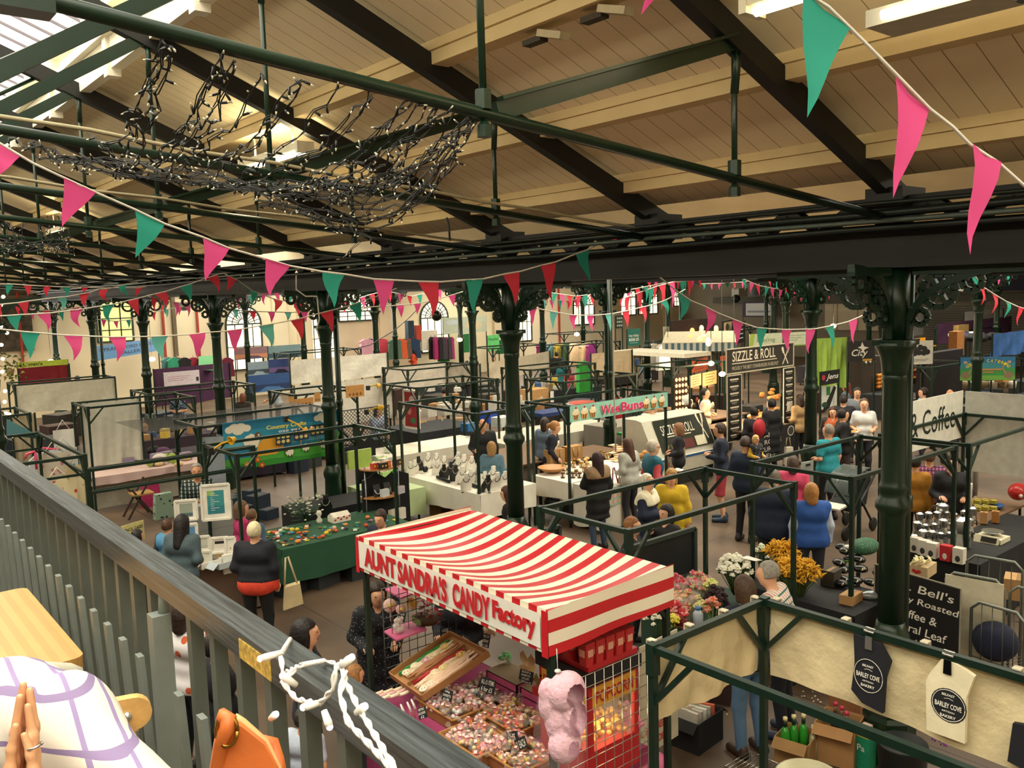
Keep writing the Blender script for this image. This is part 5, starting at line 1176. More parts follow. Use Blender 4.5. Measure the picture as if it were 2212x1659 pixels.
# sloping tray of laces
tr=thing('candy_tray','sloping cardboard tray of candy laces, marshmallow rings and pale twists','tray',at(955,1440,.95))
a,b,c,d=at(846,1462,1.0),at(975,1374,1.24),at(1057,1416,1.22),at(915,1512,.98)
KR=M('#a9794a',.8,0,.08,6);nn=(b-a).cross(d-a).normalized()
if nn.z<0:nn=-nn
tb_=MB().mat(KR).prism([a,d,c,b],-nn*.01)
for p,q in((a,b),(b,c),(c,d),(d,a)):tb_.prism([p-nn*.01,q-nn*.01,q+nn*.055,p+nn*.055],((p+q)/2-(a+c)/2).normalized()*.008)
T=lambda u,v,k=0.:a+(b-a)*u+(d-a)*v+nn*k
tb_.prism([T(.03,.48),T(.97,.48),T(.97,.48,.04),T(.03,.48,.04)],(d-a).normalized()*.006);tb_.build('carton',tr)
rr=random.Random(3)
for hx,v0,v1,n,r in(('#2f8f3a',.05,.16,16,.006),('#e6d3ae',.17,.30,12,.009),('#b98058',.33,.46,10,.010),('#b3242a',.51,.62,16,.006),('#e8cfae',.62,.74,12,.010),('#edc9ab',.76,.95,18,.012)):
 bb=MB().mat(M(hx,.4,0,.08))
 for k in range(n):
  v=v0+(v1-v0)*rr.random();u0,u1=.05+.25*rr.random(),.65+.3*rr.random();w_=rr.uniform(-.02,.02)
  bb.tube([T(u0+(u1-u0)*t,v+w_*math.sin(t*5+k),.014+.02*rr.random())for t in(0,.2,.4,.6,.8,1)],r,6)
 bb.build('lace_bundle',tr)
for u,v,hx in((.78,.22,'#e6c06a'),(.45,.24,'#d9a3ae'),(.60,.25,'#e3cf9e'),(.30,.2,'#efe2c4'),(.5,.68,'#e6d08a'),(.80,.66,'#e6b04c'),(.1,.85,'#f0e2cc'),(.22,.86,'#efdcc4'),(.15,.22,'#efe0c0'),(.38,.66,'#efdcb4')):
 q=MB().mat(M(hx,.4));cc=T(u,v,.035);e1,e2=(b-a).normalized(),(d-a).normalized()
 q.tube([cc+e1*(.028*math.cos(t))+e2*(.028*math.sin(t))for t in[2*math.pi*k/12 for k in range(13)]],.012,6);q.mat(M('#f1e6cf',.4)).ball(cc,.014);q.build('candy_ring',tr)
 # pink shelves on the left wire grid, and the grid itself
def wiregrid(label,y,x0,x1,z0,z1,step,hexc='#9a9c96',r=.0035,ax='X'):
 t=thing('wire_grid',label,'grid panel',((x0+x1)/2,y,z0)if ax=='X' else(y,(x0+x1)/2,z0));P=(lambda a,z:(a,y,z))if ax=='X' else(lambda a,z:(y,a,z))
 w=MB().mat(M(hexc,.25,.8));n=round((x1-x0)/step);k=round((z1-z0)/step)
 for i in range(n+1):w.tube([P(x0+(x1-x0)*i/n,z0),P(x0+(x1-x0)*i/n,z1)],r,5)
 for i in range(k+1):w.tube([P(x0,z0+(z1-z0)*i/k),P(x1,z0+(z1-z0)*i/k)],r,5)
 w.build('wire_mesh',t)
 e=MB().mat(M(hexc,.25,.8)).tube([P(x0,z0),P(x0,z1),P(x1,z1),P(x1,z0)],r*2,6);e.build('rim',t);return t
wiregrid('dark wire grid at the left end of the candy stall',6.42,3.75,4.7,.3,1.75,.09,'#4c4f4c')
wiregrid('chrome wire grid at the right end of the candy stall',4.03,3.62,4.5,.35,1.72,.085,'#c2beb2')
PK=M('#cf5f8c',.5,0,.06,4)
def plank(label,pts,z):
 P=[at(x,y,z)for x,y in pts];t=MB().mat(PK).prism([p+V((0,0,-.015))for p in P],(0,0,.015)).build('pink_shelf');return tag(t,label,'shelf')
plank('upper pink board shelf on the left wire grid',[(832,1272),(866,1291),(893,1281),(858,1263)],1.62)
plank('lower pink board shelf on the left wire grid',[(829,1363),(856,1382),(922,1358),(894,1336)],1.32)
plank('pink board shelf behind the right wire grid',[(1255,1596),(1290,1632),(1392,1562),(1355,1510)],.98)
def lolly(label,px,py,z,h1,h2,r=.055):
 p=at(px,py,z);t=thing('marshmallow_lolly',label,'sweets',p,None);n=(O0-p).normalized();ax=V((0,0,1));m=n.to_track_quat('Z','Y').to_matrix()
 MB().mat(M(h1,.5,0,.06)).lathe([(.001,-.012),(r,-.012),(r*1.05,0),(r,.012),(.001,.012)],p,14,True,m).build('disc',t)
 MB().mat(M(h2,.4)).ball(p+n*.014+CR*.008,(r*.4,r*.4,.01),10,6,m).build('yolk',t);MB().mat(M('#c8452f',.4)).ball(p+n*.018-CU*r*.4,(r*.2,r*.12,.006),8,5,m).build('mouth',t)
 MB().mat(M('#e9e2d0',.6)).tube([p-V((0,0,r)),p-V((0,0,r+.09))],.004,6).build('stick',t)
lolly('pink iced marshmallow lolly, leftmost under the upper pink shelf',842,1308,1.5,'#e6c0b4','#e3bd4a',.06);lolly('small pink marshmallow lolly in the middle under the upper pink shelf',866,1316,1.48,'#e2b2ae','#e8cf6a',.045);lolly('yellow marshmallow lolly, rightmost under the upper pink shelf',890,1303,1.5,'#e8cf84','#e3bd4a',.052)
def clearbag(label,pos,r,h,cols,n=14,name='sweet_bag',rb=.02):
 t=thing(name,label,'sweets',pos);b=MB();p=V(pos);q=random.Random(label)
 for k in range(n):b.mat(M(cols[k%len(cols)],.4));a=q.random()*6.28;d_=r*.75*math.sqrt(q.random());b.ball(p+V((d_*math.cos(a),d_*math.sin(a),.02+h*.75*q.random())),rb*q.uniform(.8,1.3),8,6)
 b.build('sweets',t);MB().mat(Mglass('#f4efe4',.25,.15)).lathe([(r*.7,0),(r,.02),(r*.95,h*.6),(r*.4,h*.85),(r*.12,h*.92),(r*.4,h*1.05)],p,12).build('clear_bag',t);return t
clearbag('clear bag of pale marshmallow twists on the lower pink shelf',at(862,1366,1.325),.055,.13,['#e6dcd2','#d9c9c6'],18)
clearbag('clear bag of golden popcorn pieces behind the mallow kebab card',at(1058,1375,1.12),.06,.16,['#d9b98a','#c99d62','#e3c79a'],22)
clearbag('bag of bright green jellies beside the kraft takeaway box',at(1090,1432,1.06),.07,.10,['#2fae4c','#1d8a3a','#58c46a'],20,rb=.017)
clearbag('clear bag of dark liquorice sticks against the candy grid',at(1268,1588,1.0),.035,.17,['#2a1512','#3d2018'],22)
gb=thing('gift_basket','gift basket wrapped in hot pink cellophane on the lower pink shelf','basket',at(925,1345,1.33));q=random.Random(9);p0=wloc(gb)
b=MB()
for k in range(26):
 b.mat(M(q.choice(['#c22a52','#d84a70','#a51d40','#e08a6a','#d9b0a0']),.3));v=p0+V((q.uniform(-.08,.08),q.uniform(-.11,.11),q.uniform(.02,.16)));w=V((q.uniform(-1,1),q.uniform(-1,1),q.uniform(-1,1))).normalized()*.05
 b.add([v,v+w,v+w.cross(V((.3,.5,.8))).normalized()*.06],[(0,1,2)],False)
b.build('cellophane',gb);MB().mat(M('#4a3320',.7)).lathe([(.09,0),(.12,.07)],p0,14).build('basket',gb);MB().mat(M('#7a9a5a',.5)).box(p0+V((-.11,.02,.04)),(.02,.12,.05)).build('green_label',gb)
for sg in range(6):a=sg;MB().mat(M('#c22a52',.3)).tube([p0+V((0,0,.15)),p0+V((.06*math.cos(a),.08*math.sin(a),.22)),p0+V((.10*math.cos(a),.13*math.sin(a),.21))],.004,5).build('ribbon',gb)
def crate(label,p,q,z,dep=.24,hgt=.24):
 A,B=at(*p,z),at(*q,z);B.x=A.x;t=thing('wooden_crate',label,'crate',(A.x,(A.y+B.y)/2,z-hgt));L_=A.y-B.y
 b=MB().mat(M('#c05482',.6,0,.1,10))
 for k in range(3):
  zz=z-hgt+.04+k*.085;b.bx(A.x,A.x+.012,B.y,A.y,zz-.033,zz+.033);b.bx(A.x+dep-.012,A.x+dep,B.y,A.y,zz-.033,zz+.033)
  b.bx(A.x,A.x+dep,A.y-.012,A.y,zz-.033,zz+.033);b.bx(A.x,A.x+dep,B.y,B.y+.012,zz-.033,zz+.033)
 b.build('slats',t);MB().mat(M('#8d7a5e',.8)).bx(A.x,A.x+dep,B.y,A.y,z-.005,z+.004).build('paper_top',t);MB().mat(M('#160d10',.9)).bx(A.x+.02,A.x+dep-.02,B.y+.02,A.y-.02,z-hgt,z-.01).build('lining',t)
crate('pink slatted crate on the left behind the sweet baskets',(1050,1447),(1118,1480),1.06);crate('pink slatted crate on the right behind the sweet baskets',(1124,1484),(1185,1513),1.06)
tk=thing('takeaway_box','opened kraft takeaway box with pointed flaps on the pink crate','box',at(1140,1455,1.07));p0=wloc(tk)
MB().mat(M('#c9a878',.7)).lathe([(.05,0),(.07,.07)],p0,4,False,a0=.8).build('carton',tk)
for s_ in(-1,1):MB().mat(M('#d2b488',.7)).prism([p0+V((-.01,-s_*.005,.06)),p0+V((0,s_*-.09,.09)),p0+V((.0,s_*-.10,.15)),p0+V((0,s_*-.05,.19)),p0+V((0,0,.13))],(.004,0,0)).build('flap',tk)
rj=cbox('red box of jelly lollies with a leaf-shaped card on it',at(1172,1500,1.06),.10,.14,.06,'#b8242a',name='lolly_box');p0=wloc(rj)
MB().mat(M('#6e6630',.7)).prism([p0+V((-.02,.04,.06)),p0+V((-.02,.08,.12)),p0+V((-.02,.05,.17)),p0+V((-.02,.01,.11))],(.004,0,0)).build('leaf_card',rj)
for k in range(6):MB().mat(M('#b3202c',.25)).ball(p0+V((.01,-.05+.02*k,.08+.02*(k%2))),.018).build('jelly',rj)
# white shell lollies and plates near the handrail
for k,(px,py)in enumerate(((858,1540),(870,1533),(884,1528),(893,1522))):
 p=at(px,py,.98);t=thing('foil_lolly',['white round lolly nearest the handrail in the row by the tray','second white round lolly from the handrail by the tray','third white round lolly from the handrail by the tray','white round lolly closest to the tray end'][k],'sweets',p)
 MB().mat(M('#d9d6cc',.3)).lathe([(.001,-.006),(.045,-.006),(.05,0),(.045,.008),(.001,.012)],p,14,True,Matrix.Rotation(1.2,3,'Y')@Matrix.Rotation(.4,3,'X')).build('disc',t);MB().mat(M('#c9b48a',.6)).tube([p,p+V((.01,0,-.12))],.004,6).build('stick',t)
for k in range(10):
 p=at(812+7*k,1500+(k%3)*6-k*1.5,.95);t=MB().mat(M(['#e9d3b6','#e0b3b0','#f0e2c8'][k%3],.4)).tube([p+V((-.06,.03,0)),p,p+V((.06,-.02,.015))],.016,7).build('candy_stick');tag(t,'thick pale candy stick in the heap left of the lace tray','sweets','candy sticks left of the lace tray')
 # candy floss bag
cf=thing('candy_floss_bag','bag of pale pink candy floss hanging from the striped canopy corner','candy floss',at(1210,1660,1.1));A=O0+(at(1203,1420,1.86)-O0)*.93;tt=(A-O0).length
PF=M('#e9bccd',.95,0,.08,40,.5);up_=V((0,0,1));cR=V((CR.x,CR.y,0)).normalized();cF=V((CF.x,CF.y,0)).normalized()
px2m=(A-O0).dot(CF)/F
def fp(px,py,k=0.):return A+cR*((px-1203)*px2m)+up_*(-(py-1420)*px2m*.96)+cF*k
fl_=[(1222,1500,48,46),(1190,1530,34,50),(1208,1570,40,56),(1236,1560,34,50),(1215,1622,42,44),(1180,1498,22,30)]
b0=wloc(cf);fs=[]
for px,py,rx,ry in fl_:c=fp(px,py,.02*((px%3)-1))-b0;fs.append(ell(np.array(c),(rx*px2m*.95,rx*px2m*.75,ry*px2m*.95)))
fn=union(fs,.008);sdfobj('candy_floss',lambda X,Y,Z:fn(X,Y,Z)+.0016*np.sin(X*130+Y*40)*np.sin(Z*110+X*60),np.array(fp(1150,1690)-b0)-.2,np.array(fp(1270,1440)-b0)+.2,.009,PF,cf)
MB().mat(Mglass('#f6ecee',.06,.1)).lathe([(.004,0),(.02,-.03),(.13,-.16),(.16,-.30),(.17,-.46),(.16,-.6),(.13,-.72),(.05,-.74)],fp(1205,1452),16).build('clear_bag',cf)
MB().mat(M('#cfd6d0',.3)).tube([fp(1203,1400),fp(1204,1450)],.003,5).ball(fp(1204,1452),(.022,.022,.012)).build('tie',cf)
# popcorn machine
pm=thing('popcorn_machine','red popcorn machine lettered POPCORN behind the right wire grid','popcorn machine',(4.22,4.40,.82))
x0,x1,y0,y1=4.02,4.52,4.14,4.66;RD=M('#b8232a',.4,0,.05);YL=M('#e2a73c',.5)
MB().mat(RD).bx(x0,x1,y0,y1,.82,1.07).build('base',pm)
for x in(x0+.02,x1-.02):
 for y in(y0+.02,y1-.02):MB().mat(RD).bx(x-.02,x+.02,y-.02,y+.02,1.07,1.48).build('corner_post',pm)
MB().mat(RD).bx(x0,x1,y0,y1,1.46,1.56).mat(M('#16181b',.3)).bx(x0-.02,x1+.02,y0-.02,y1+.02,1.56,1.66).mat(RD).bx(x0,x1,y0,y1,1.66,1.7).build('hood',pm)
MB().mat(Mglass('#ffe9c0',.12)).bx(x0+.005,x0+.009,y0+.04,y1-.04,1.07,1.46).bx(x0+.04,x1-.04,y0+.005,y0+.009,1.07,1.46).build('glass',pm)
MB().mat(YL).bx(x0-.004,x0,y0+.03,y1-.03,1.38,1.54).bx(x0+.03,x1-.03,y0-.004,y0,1.38,1.54).build('sign_strip',pm)
letter(pm,'POPCORN',(x0-.004,(y0+y1)/2,1.46),(0,-1,0),(0,0,1),.42,.09,M('#b8232a',.5,var=0),.02);letter(pm,'POPCORN',((x0+x1)/2,y0-.004,1.46),(1,0,0),(0,0,1),.38,.09,M('#b8232a',.5,var=0),.02)
q=random.Random(5);b=MB().mat(M('#e9c878',.8,0,.2))
for k in range(90):b.ball((q.uniform(x0+.05,x1-.05),q.uniform(y0+.05,y1-.05),q.uniform(1.08,1.16)),q.uniform(.015,.024),6,4)
b.build('popcorn_heap',pm)['kind']='stuff'
MB().mat(M('#ffd58a',.3,var=0,emit=6)).ball((4.2,4.3,1.40),(.035,.035,.05)).build('lamp',pm)
l=bpy.data.lights.new('popcorn_lamp','POINT');l.energy=3;l.color=(1,.72,.36);l.shadow_soft_size=.05;lo_=bpy.data.objects.new('popcorn_lamp',l);COL.objects.link(lo_);lo_.location=(4.2,4.22,1.3)
k=0
for r_ in range(2):
 for c_ in range(5):
  p=(4.06+.0,4.2+.1*c_,1.6+.16*r_)if False else(4.03+.10*c_,4.17+.17*r_,1.702)
  b=MB().mat(M('#bf2a2c',.5,0,.06)).lathe([(.045,0),(.062,.17)],p,4,False,a0=math.pi/4).mat(M('#e3a48c',.5)).box((p[0],p[1]-.043,1.80),(.05,.004,.05)).box((p[0]-.043,p[1],1.80),(.004,.05,.05))
  tag(b.build('popcorn_carton'),'red popcorn carton stacked on the popcorn machine under the canopy edge','carton','popcorn cartons on the machine')
for k,(px,py)in enumerate(((1300,1565),(1322,1552),(1345,1540),(1312,1590),(1338,1566))):clearbag(['star biscuit bag nearest the liquorice on the right pink shelf','second bag along the right pink shelf','bag with red base at the far end of the right pink shelf','front bag at the edge of the right pink shelf','bag in the middle front of the right pink shelf'][k],at(px,py,.985),.04,.09,['#d9b98a','#efe6d4','#b06a4a'],9,rb=.015)
for k in range(16):
 a,c=k%4,k//4;p=at(1285+32*a+4*c,1640-14*a+22*c,.62);sweets('brown',p,'brown paper bag of fudge in the heap below the right pink shelf','fudge bags below the right pink shelf')
tag(MB().mat(M('#3a3f38',.7)).bx(3.75,4.75,4.1,4.7,.0,.6).build('fudge_bin'),'dark bin holding the fudge bags below the right pink shelf','bin')
pb=at(1395,1655,.62);tag(MB().mat(M('#d2618f',.5)).lathe([(.12,-.3),(.16,.0),(.17,.05),(.10,.08),(.001,.09)],pb,16).build('pink_bucket'),'pink rounded bucket at the foot of the right wire grid','bucket')
# ---- lower right corner
sb=Sign('strawberry_board','white board with a strawberry picture behind the wire grid','board',at(1385,1640,.25),(1,.08,0),(0,0,1),.55,1.0,'#c9c3ae')
sb.disc(.5,.52,.16,.2,'#c2302c').disc(.66,.55,.14,.2,'#c2302c').poly([(.4,.55),(.5,.42),(.55,.5),(.6,.38),(.66,.5),(.75,.44),(.78,.6),(.6,.68),(.45,.64)],'#2f8a3c').text('FRESH PRESSED',.42,.22,.6,.07,'#c2302c',.02).text('CIDER',.5,.1,.4,.07,'#c2302c',.02).done()
bc=cbox('cardboard box of green bottles behind the cream bowl',at(1722,1640,.0),.30,.30,.24,'#9a774a',.2,open_=True);bp=wloc(bc)
def bottle(label,p,h1,h2,cap_,name='bottle',group=None,s=1.):
 t=thing(name,label,'bottle',p,group);p=V(p)
 MB().mat(M(h1,.12,0,.04)).lathe([(.036*s,0),(.036*s,.15*s),(.03*s,.19*s),(.014*s,.23*s)],p,12).build('glass',t);MB().mat(M(h2,.4)).lathe([(.0145*s,.22*s),(.0145*s,.28*s)],p,10).build('neck',t);MB().mat(M(cap_,.4)).lathe([(.017*s,.275*s),(.017*s,.30*s),(.001,.305*s)],p,10).build('cap',t)
for k,(dx,dy)in enumerate(((-.09,.08),(.0,.05),(.08,.0))):bottle('green bottle with a pale cap in the cardboard box, %s'%['leftmost of three','middle of three','rightmost of three'][k],bp+V((dx+.02,dy,.02)),'#2f8f2c','#14301a','#d9cf9a',s=1.25)
for k in range(2):bottle('clear bottle with a cream cap beside the green bottles, %s'%['nearer the big box','nearer the bowl'][k],bp+V((.11-.03*k,-.09-.02*k,.02)),'#a9a583','#c9c49a','#e0d9a0')
bd=cbox('tall cardboard box of dark bottles with pink caps',at(1812,1635,.0),.34,.34,.36,'#a37a4c',.25,open_=True);bp=wloc(bd)
for k,(dx,dy)in enumerate(((.02,-.06),(.08,.02),(.11,.10))):bottle('dark sauce bottle with a pink cap, %s in the tall box'%['nearest','second','farthest'][k],bp+V((dx,dy,.1)),'#3a1a12','#8a6a52','#c22a55',s=1.15)
gc=thing('drink_carton','green and yellow drink carton at the column foot','carton',at(1868,1655,0));p0=wloc(gc)
MB().mat(M('#1d8f6a',.5)).bx(p0.x-.07,p0.x+.07,p0.y-.07,p0.y+.07,0,.3).build('carton',gc);MB().mat(M('#e0c83a',.5)).bx(p0.x-.071,p0.x+.071,p0.y-.071,p0.y+.071,.3,.34).mat(M('#c9b0a0',.6)).bx(p0.x-.06,p0.x+.06,p0.y-.04,p0.y+.04,.34,.38).build('top_band',gc)
letter(gc,'Pa',(p0.x-.071,p0.y,.2),(0,-1,0),(0,0,1),.07,.06,M('#eef0e6',.5,var=0),.01)
bw=at(1745,1675,.42);tag(MB().mat(M('#d2cfae',.35,0,.04)).lathe([(.10,-.16),(.19,-.08),(.235,.0),(.25,.005),(.235,-.01),(.18,-.09),(.001,-.14)],bw,28).build('mixing_bowl'),'large cream mixing bowl at the bottom edge','bowl')
tag(MB().mat(M('#5a4a38',.7)).bx(bw.x-.25,bw.x+.25,bw.y-.2,bw.y+.2,0,bw.z-.16).build('stool_box'),'low box under the cream mixing bowl','box')
wk=at(1625,1655,.1);b=MB().mat(M('#b9b9b2',.25,.9))
for k in range(9):b.tube([wk+V((-.18,-.16+.04*k,0)),wk+V((.2,-.16+.04*k,0))],.004,5)
for k in range(3):b.tube([wk+V((-.18+.19*k,-.16,0)),wk+V((-.18+.19*k,.16,0)),wk+V((-.18+.19*k,.16,-.1))],.005,5);b.tube([wk+V((-.18+.19*k,-.16,0)),wk+V((-.18+.19*k,-.16,-.1))],.005,5)
tag(b.build('wire_rack'),'low chrome wire rack on the floor at the bottom edge','rack')
ck=cbox('black plastic crate of cartons beside the striped jeans legs',at(1500,1600,.0),.42,.36,.30,'#15181a',.1,'plastic_crate','crate',open_=True);p0=wloc(ck)
for k in range(5):cbox('flat white carton standing in the black crate',p0+V((-.12+.055*k,.0,.05)),.03,.26,.30,['#c9c5b8','#b5b0a2','#d5d2c6','#a9a69b','#c05a3a'][k],.1+.08*k,'flat_carton','carton','cartons in the black crate')
cbox('brown cardboard box behind the near column foot',at(1838,1565,.0),.34,.30,.42,'#8f5f38',.15)
pk_=MB();q=random.Random(11)
for k in range(60):
 p=at(q.gauss(1740,70),q.gauss(1510,45),.004);pk_.mat(M(q.choice(['#e9e5d8','#d9d3c0','#efe9da']),.8)).ball(p,(.012*q.uniform(.5,1.4),.010,.004),6,4)
tag(pk_.build('fallen_petals'),'white petals and crumbs scattered on the floor behind the canvas','petals',kind='stuff')
bn=at(1930,1652,.45);tag(MB().mat(M('#101415',.5)).lathe([(.17,-.45),(.2,.0),(.2,.02)],bn+V((.35,.1,0)),16).build('waste_bin'),'black bin in shadow beside the near column foot','bin')
pf=at(2040,1610,.1);b=MB();q=random.Random(2)
for k in range(24):b.mat(M('#7a2a8c',.6)).ball(pf+V((q.gauss(0,.05),q.gauss(0,.05),q.uniform(.02,.10))),(.02,.008,.012),6,4)
b.mat(M('#26402a',.7)).tube([pf,pf+V((0,0,.06))],.01);tag(b.build('potted_flower'),'purple flower in the dark below the canvas','flower')
# ---- flowers
def bloom_ball(b,c,r,q,cols,n=14):
 for k in range(n):
  a,e=q.uniform(0,6.28),math.asin(q.uniform(-.2,1));v=V((math.cos(a)*math.cos(e),math.sin(a)*math.cos(e),math.sin(e)))
  m=v.to_track_quat('Z','Y').to_matrix();b.mat(M(cols[k%len(cols)],.7,0,.08)).ball(c+v*r*.6,(r*.42,r*.3,r*.5),6,4,m)
def bouquet(label,px,py,z,spread,n,r,cols,leaf='#37522a',zs=.12,wrap=None,seed=1):
 p=at(px,py,z);q=random.Random(seed+px);t=thing('flower_bunch',label,'flowers',(p.x,p.y,z-.3));g=MB().mat(M(leaf,.8,0,.3,20));pts=[]
 for k in range(n):
  a,d_=q.uniform(0,6.28),spread*math.sqrt(q.random());c=p+V((d_*math.cos(a),d_*math.sin(a),zs*(1-(d_/spread)**2)+q.uniform(-.03,.03)));pts.append(c);g.tube([V((p.x,p.y,z-.3)),c],.004,4)
  w=V((q.uniform(-1,1),q.uniform(-1,1),.4)).normalized()*.07;g.add([c-V((0,0,.05)),c-V((0,0,.05))+w,c-V((0,0,.02))+w.cross(V((0,0,1)))*.4],[(0,1,2)],False)
 g.build('foliage',t)
 for c in pts:b=MB();bloom_ball(b,c,r*q.uniform(.8,1.2),q,cols);b.build('bloom',t)
 if wrap:MB().mat(Mglass(wrap,.3,.1)).lathe([(.03,-.3),(spread*.8,-.05),(spread*1.15,.08)],p,10).build('wrapper',t)
bouquet('big bunch of white phlox beside the grey-haired man',1585,1232,.98,.20,80,.036,['#ece9da','#dfe0c8','#f2efe4'],zs=.16)
bouquet('small white flowers behind the yellow sprays on the left',1645,1200,1.0,.10,18,.03,['#e6e6d2','#dadfc0'],zs=.1)
bouquet('bunch of pink roses in clear wrap nearest the striped canopy',1462,1268,.88,.13,18,.04,['#c9586a','#d98a86','#b8404f'],'#7f9a4a',wrap='#f4ded8')
bouquet('bunch of pink roses in clear wrap beside the white phlox',1510,1262,.9,.13,18,.042,['#c9506a','#e0a090','#b9c08a'],'#7f9a4a',wrap='#f4ded8',seed=4)
bouquet('bunch of coral roses and buds in front of the pink bunches',1480,1300,.84,.15,20,.042,['#cf6a5a','#e0a58c','#b9b878'],'#6d8a44',wrap='#f4e0d6',seed=7)
bouquet('bunch of very dark red dahlias beside the brown-haired woman',1548,1298,.9,.12,22,.042,['#23080c','#35101a','#19060a'],'#22301c')
bouquet('red and white chrysanthemums near the canopy corner',1462,1335,.8,.10,9,.055,['#b3242f','#d99a92','#c23a40'],'#33502a')
bouquet('dark red chrysanthemum low by the water bottle',1482,1358,.76,.06,5,.05,['#5a0f1a','#7a1522'],'#33502a')
bouquet('yellow chrysanthemums near the striped canopy corner',1452,1362,.74,.07,7,.045,['#d9c83a','#e3d75a'],'#33502a')
bouquet('white daisies behind the top of the wire grid',1418,1338,.95,.12,24,.03,['#e6e3cf','#f0eedd'],'#2f4a26',zs=.1)
bouquet('purple flowers behind the top of the wire grid',1352,1378,.9,.09,14,.03,['#4a2350','#5f2f6a'],'#22301c')
bouquet('pale green and yellow bunch behind the dark red dahlias',1535,1275,.88,.07,9,.04,['#c9cf7a','#d9d48a'],'#6d8a44')
bouquet('cream rosebuds above the water bottle',1512,1318,.84,.06,7,.04,['#d9cf9a','#c9c27e'],'#6d8a44')
bouquet('coral lily buds beside the sleeve of the brown-haired woman',1540,1322,.84,.07,7,.045,['#d97a5a','#d9a08a'],'#6d8a44')
def goldenrod(label,px,py,z,sx,sz,n,seed):
 n=int(n*1.6)
 p=at(px,py,z);q=random.Random(seed);t=thing('goldenrod_bunch',label,'flowers',(p.x,p.y,z-.45));g=MB().mat(M('#4a5a26',.8,0,.3,20));b=MB()
 cols=['#d9a11e','#e3b02e','#c48f14'];ori=V((p.x,p.y,z-.4))
 for k in range(n):
  a,e=q.uniform(0,6.28),math.asin(q.uniform(-.25,1));rr_=q.uniform(.5,1);c=p+V((math.cos(a)*math.cos(e)*sx*rr_,math.sin(a)*math.cos(e)*sx*rr_,math.sin(e)*sz*rr_));g.tube([ori,(ori+c)/2+V((0,0,.06)),c],.003,4)
  for m_ in range(4):
   d_=V((q.uniform(-1,1),q.uniform(-1,1),q.uniform(-.2,1))).normalized();L_=q.uniform(.05,.10);b.mat(M(cols[m_%3],.8,0,.15)).tube([c,c+d_*L_*.5+V((0,0,.01)),c+d_*L_-V((0,0,.012))],[.012,.010,.003],5)
 g.build('foliage',t);b.build('flower_sprays',t)
goldenrod('tall bunch of golden yellow sprays beside the blue gilet',1690,1195,1.15,.17,.14,70,1)
goldenrod('lower wider bunch of golden yellow sprays beside the grey-haired man',1722,1240,1.05,.26,.17,120,2)
tag(MB().mat(M('#2a2f2a',.6)).lathe([(.12,0),(.16,.7),(.17,.72)],(at(1705,1290,.6).x,at(1705,1290,.6).y,0),14).build('flower_bucket'),'dark bucket under the golden yellow sprays','bucket')
p=at(1620,1206,1.12);tag(MB().mat(M('#e9e6dc',.7,0,.03)).prism([p+V((-.12,.05,.02)),p+V((.08,.09,-.01)),p+V((.14,-.08,-.04)),p+V((-.05,-.1,.0))],(0,0,.004)).build('paper_sheet'),'white paper sheet lying on the white phlox','paper')
wb=thing('water_bottle','clear water bottle with blue cap on the flower table','bottle',at(1508,1350,.72));p0=wloc(wb);MB().mat(M('#a9b4bd',.15,0,.05)).lathe([(.05,0),(.055,.03),(.055,.13),(.025,.17)],p0,14).build('bottle_body',wb);MB().mat(M('#3a6fae',.4)).lathe([(.028,.165),(.028,.2),(.001,.202)],p0,12).build('cap',wb)
# ---- packets beside the near column
q=random.Random(21)
for k in range(14):
 p=at(1800+q.uniform(0,100),1265-(k//4)*24+q.uniform(-6,6),.82+.06*(k//4));t=thing('coffee_packet','shiny black coffee packet with a pale round label in the heap by the near column','packet',p,'black coffee packets by the near column')
 MB().mat(M('#14181a',.3,0,.1)).ball(p+V((0,0,.04)),(.09,.065,.045),10,6,Matrix.Rotation(q.uniform(0,3),3,'Z')).build('bag',t);MB().mat(M('#cfc8a8',.5)).lathe([(.02,0),(.02,.003)],p+V((-.05,-.05,.055)),10,True,Matrix.Rotation(-.8,3,'X')@Matrix.Rotation(-.7,3,'Y')).build('label',t.children[0])
p=at(1868,1180,1.08);tag(MB().mat(spots('#2f5a42','#6f9a80',40,.22)).ball(p,(.22,.15,.10),14,8).build('patterned_bag'),'green patterned soft bag on top of the coffee packets','bag')
cu=thing('paper_cup','white lidded paper cup among the coffee packets','cup',at(1832,1200,.98));p0=wloc(cu);MB().mat(M('#8a5f42',.6)).lathe([(.03,0),(.04,.10)],p0,14).build('cup',cu);MB().mat(M('#e9e6dc',.4)).lathe([(.043,.098),(.043,.11),(.038,.125),(.001,.127)],p0,14).build('lid',cu)
cbox('small brown cardboard box on the packet table',at(1838,1300,.81),.26,.15,.10,'#a8804f',.1)
cbox('old brown tin in a clear wrapper on the packet table',at(1795,1262,.81),.2,.16,.18,'#3b3426',.1,'storage_tin','tin')
p=at(1885,1285,.84);tag(MB().mat(M('#8d9296',.15,.3,.3,30)).ball(p,(.15,.07,.05),12,6,Matrix.Rotation(-.6,3,'Z')).build('film_packet'),'crumpled clear packet at the end of the packet table','packet')
p=at(1810,1218,.95);tag(MB().mat(M('#6fc23a',.6)).prism([p,p+V((.12,-.06,.0)),p+V((.10,-.12,.05)),p+V((-.02,-.06,.05))],(0,0,.006)).build('price_flag'),'bright green price flag among the coffee packets','price card')
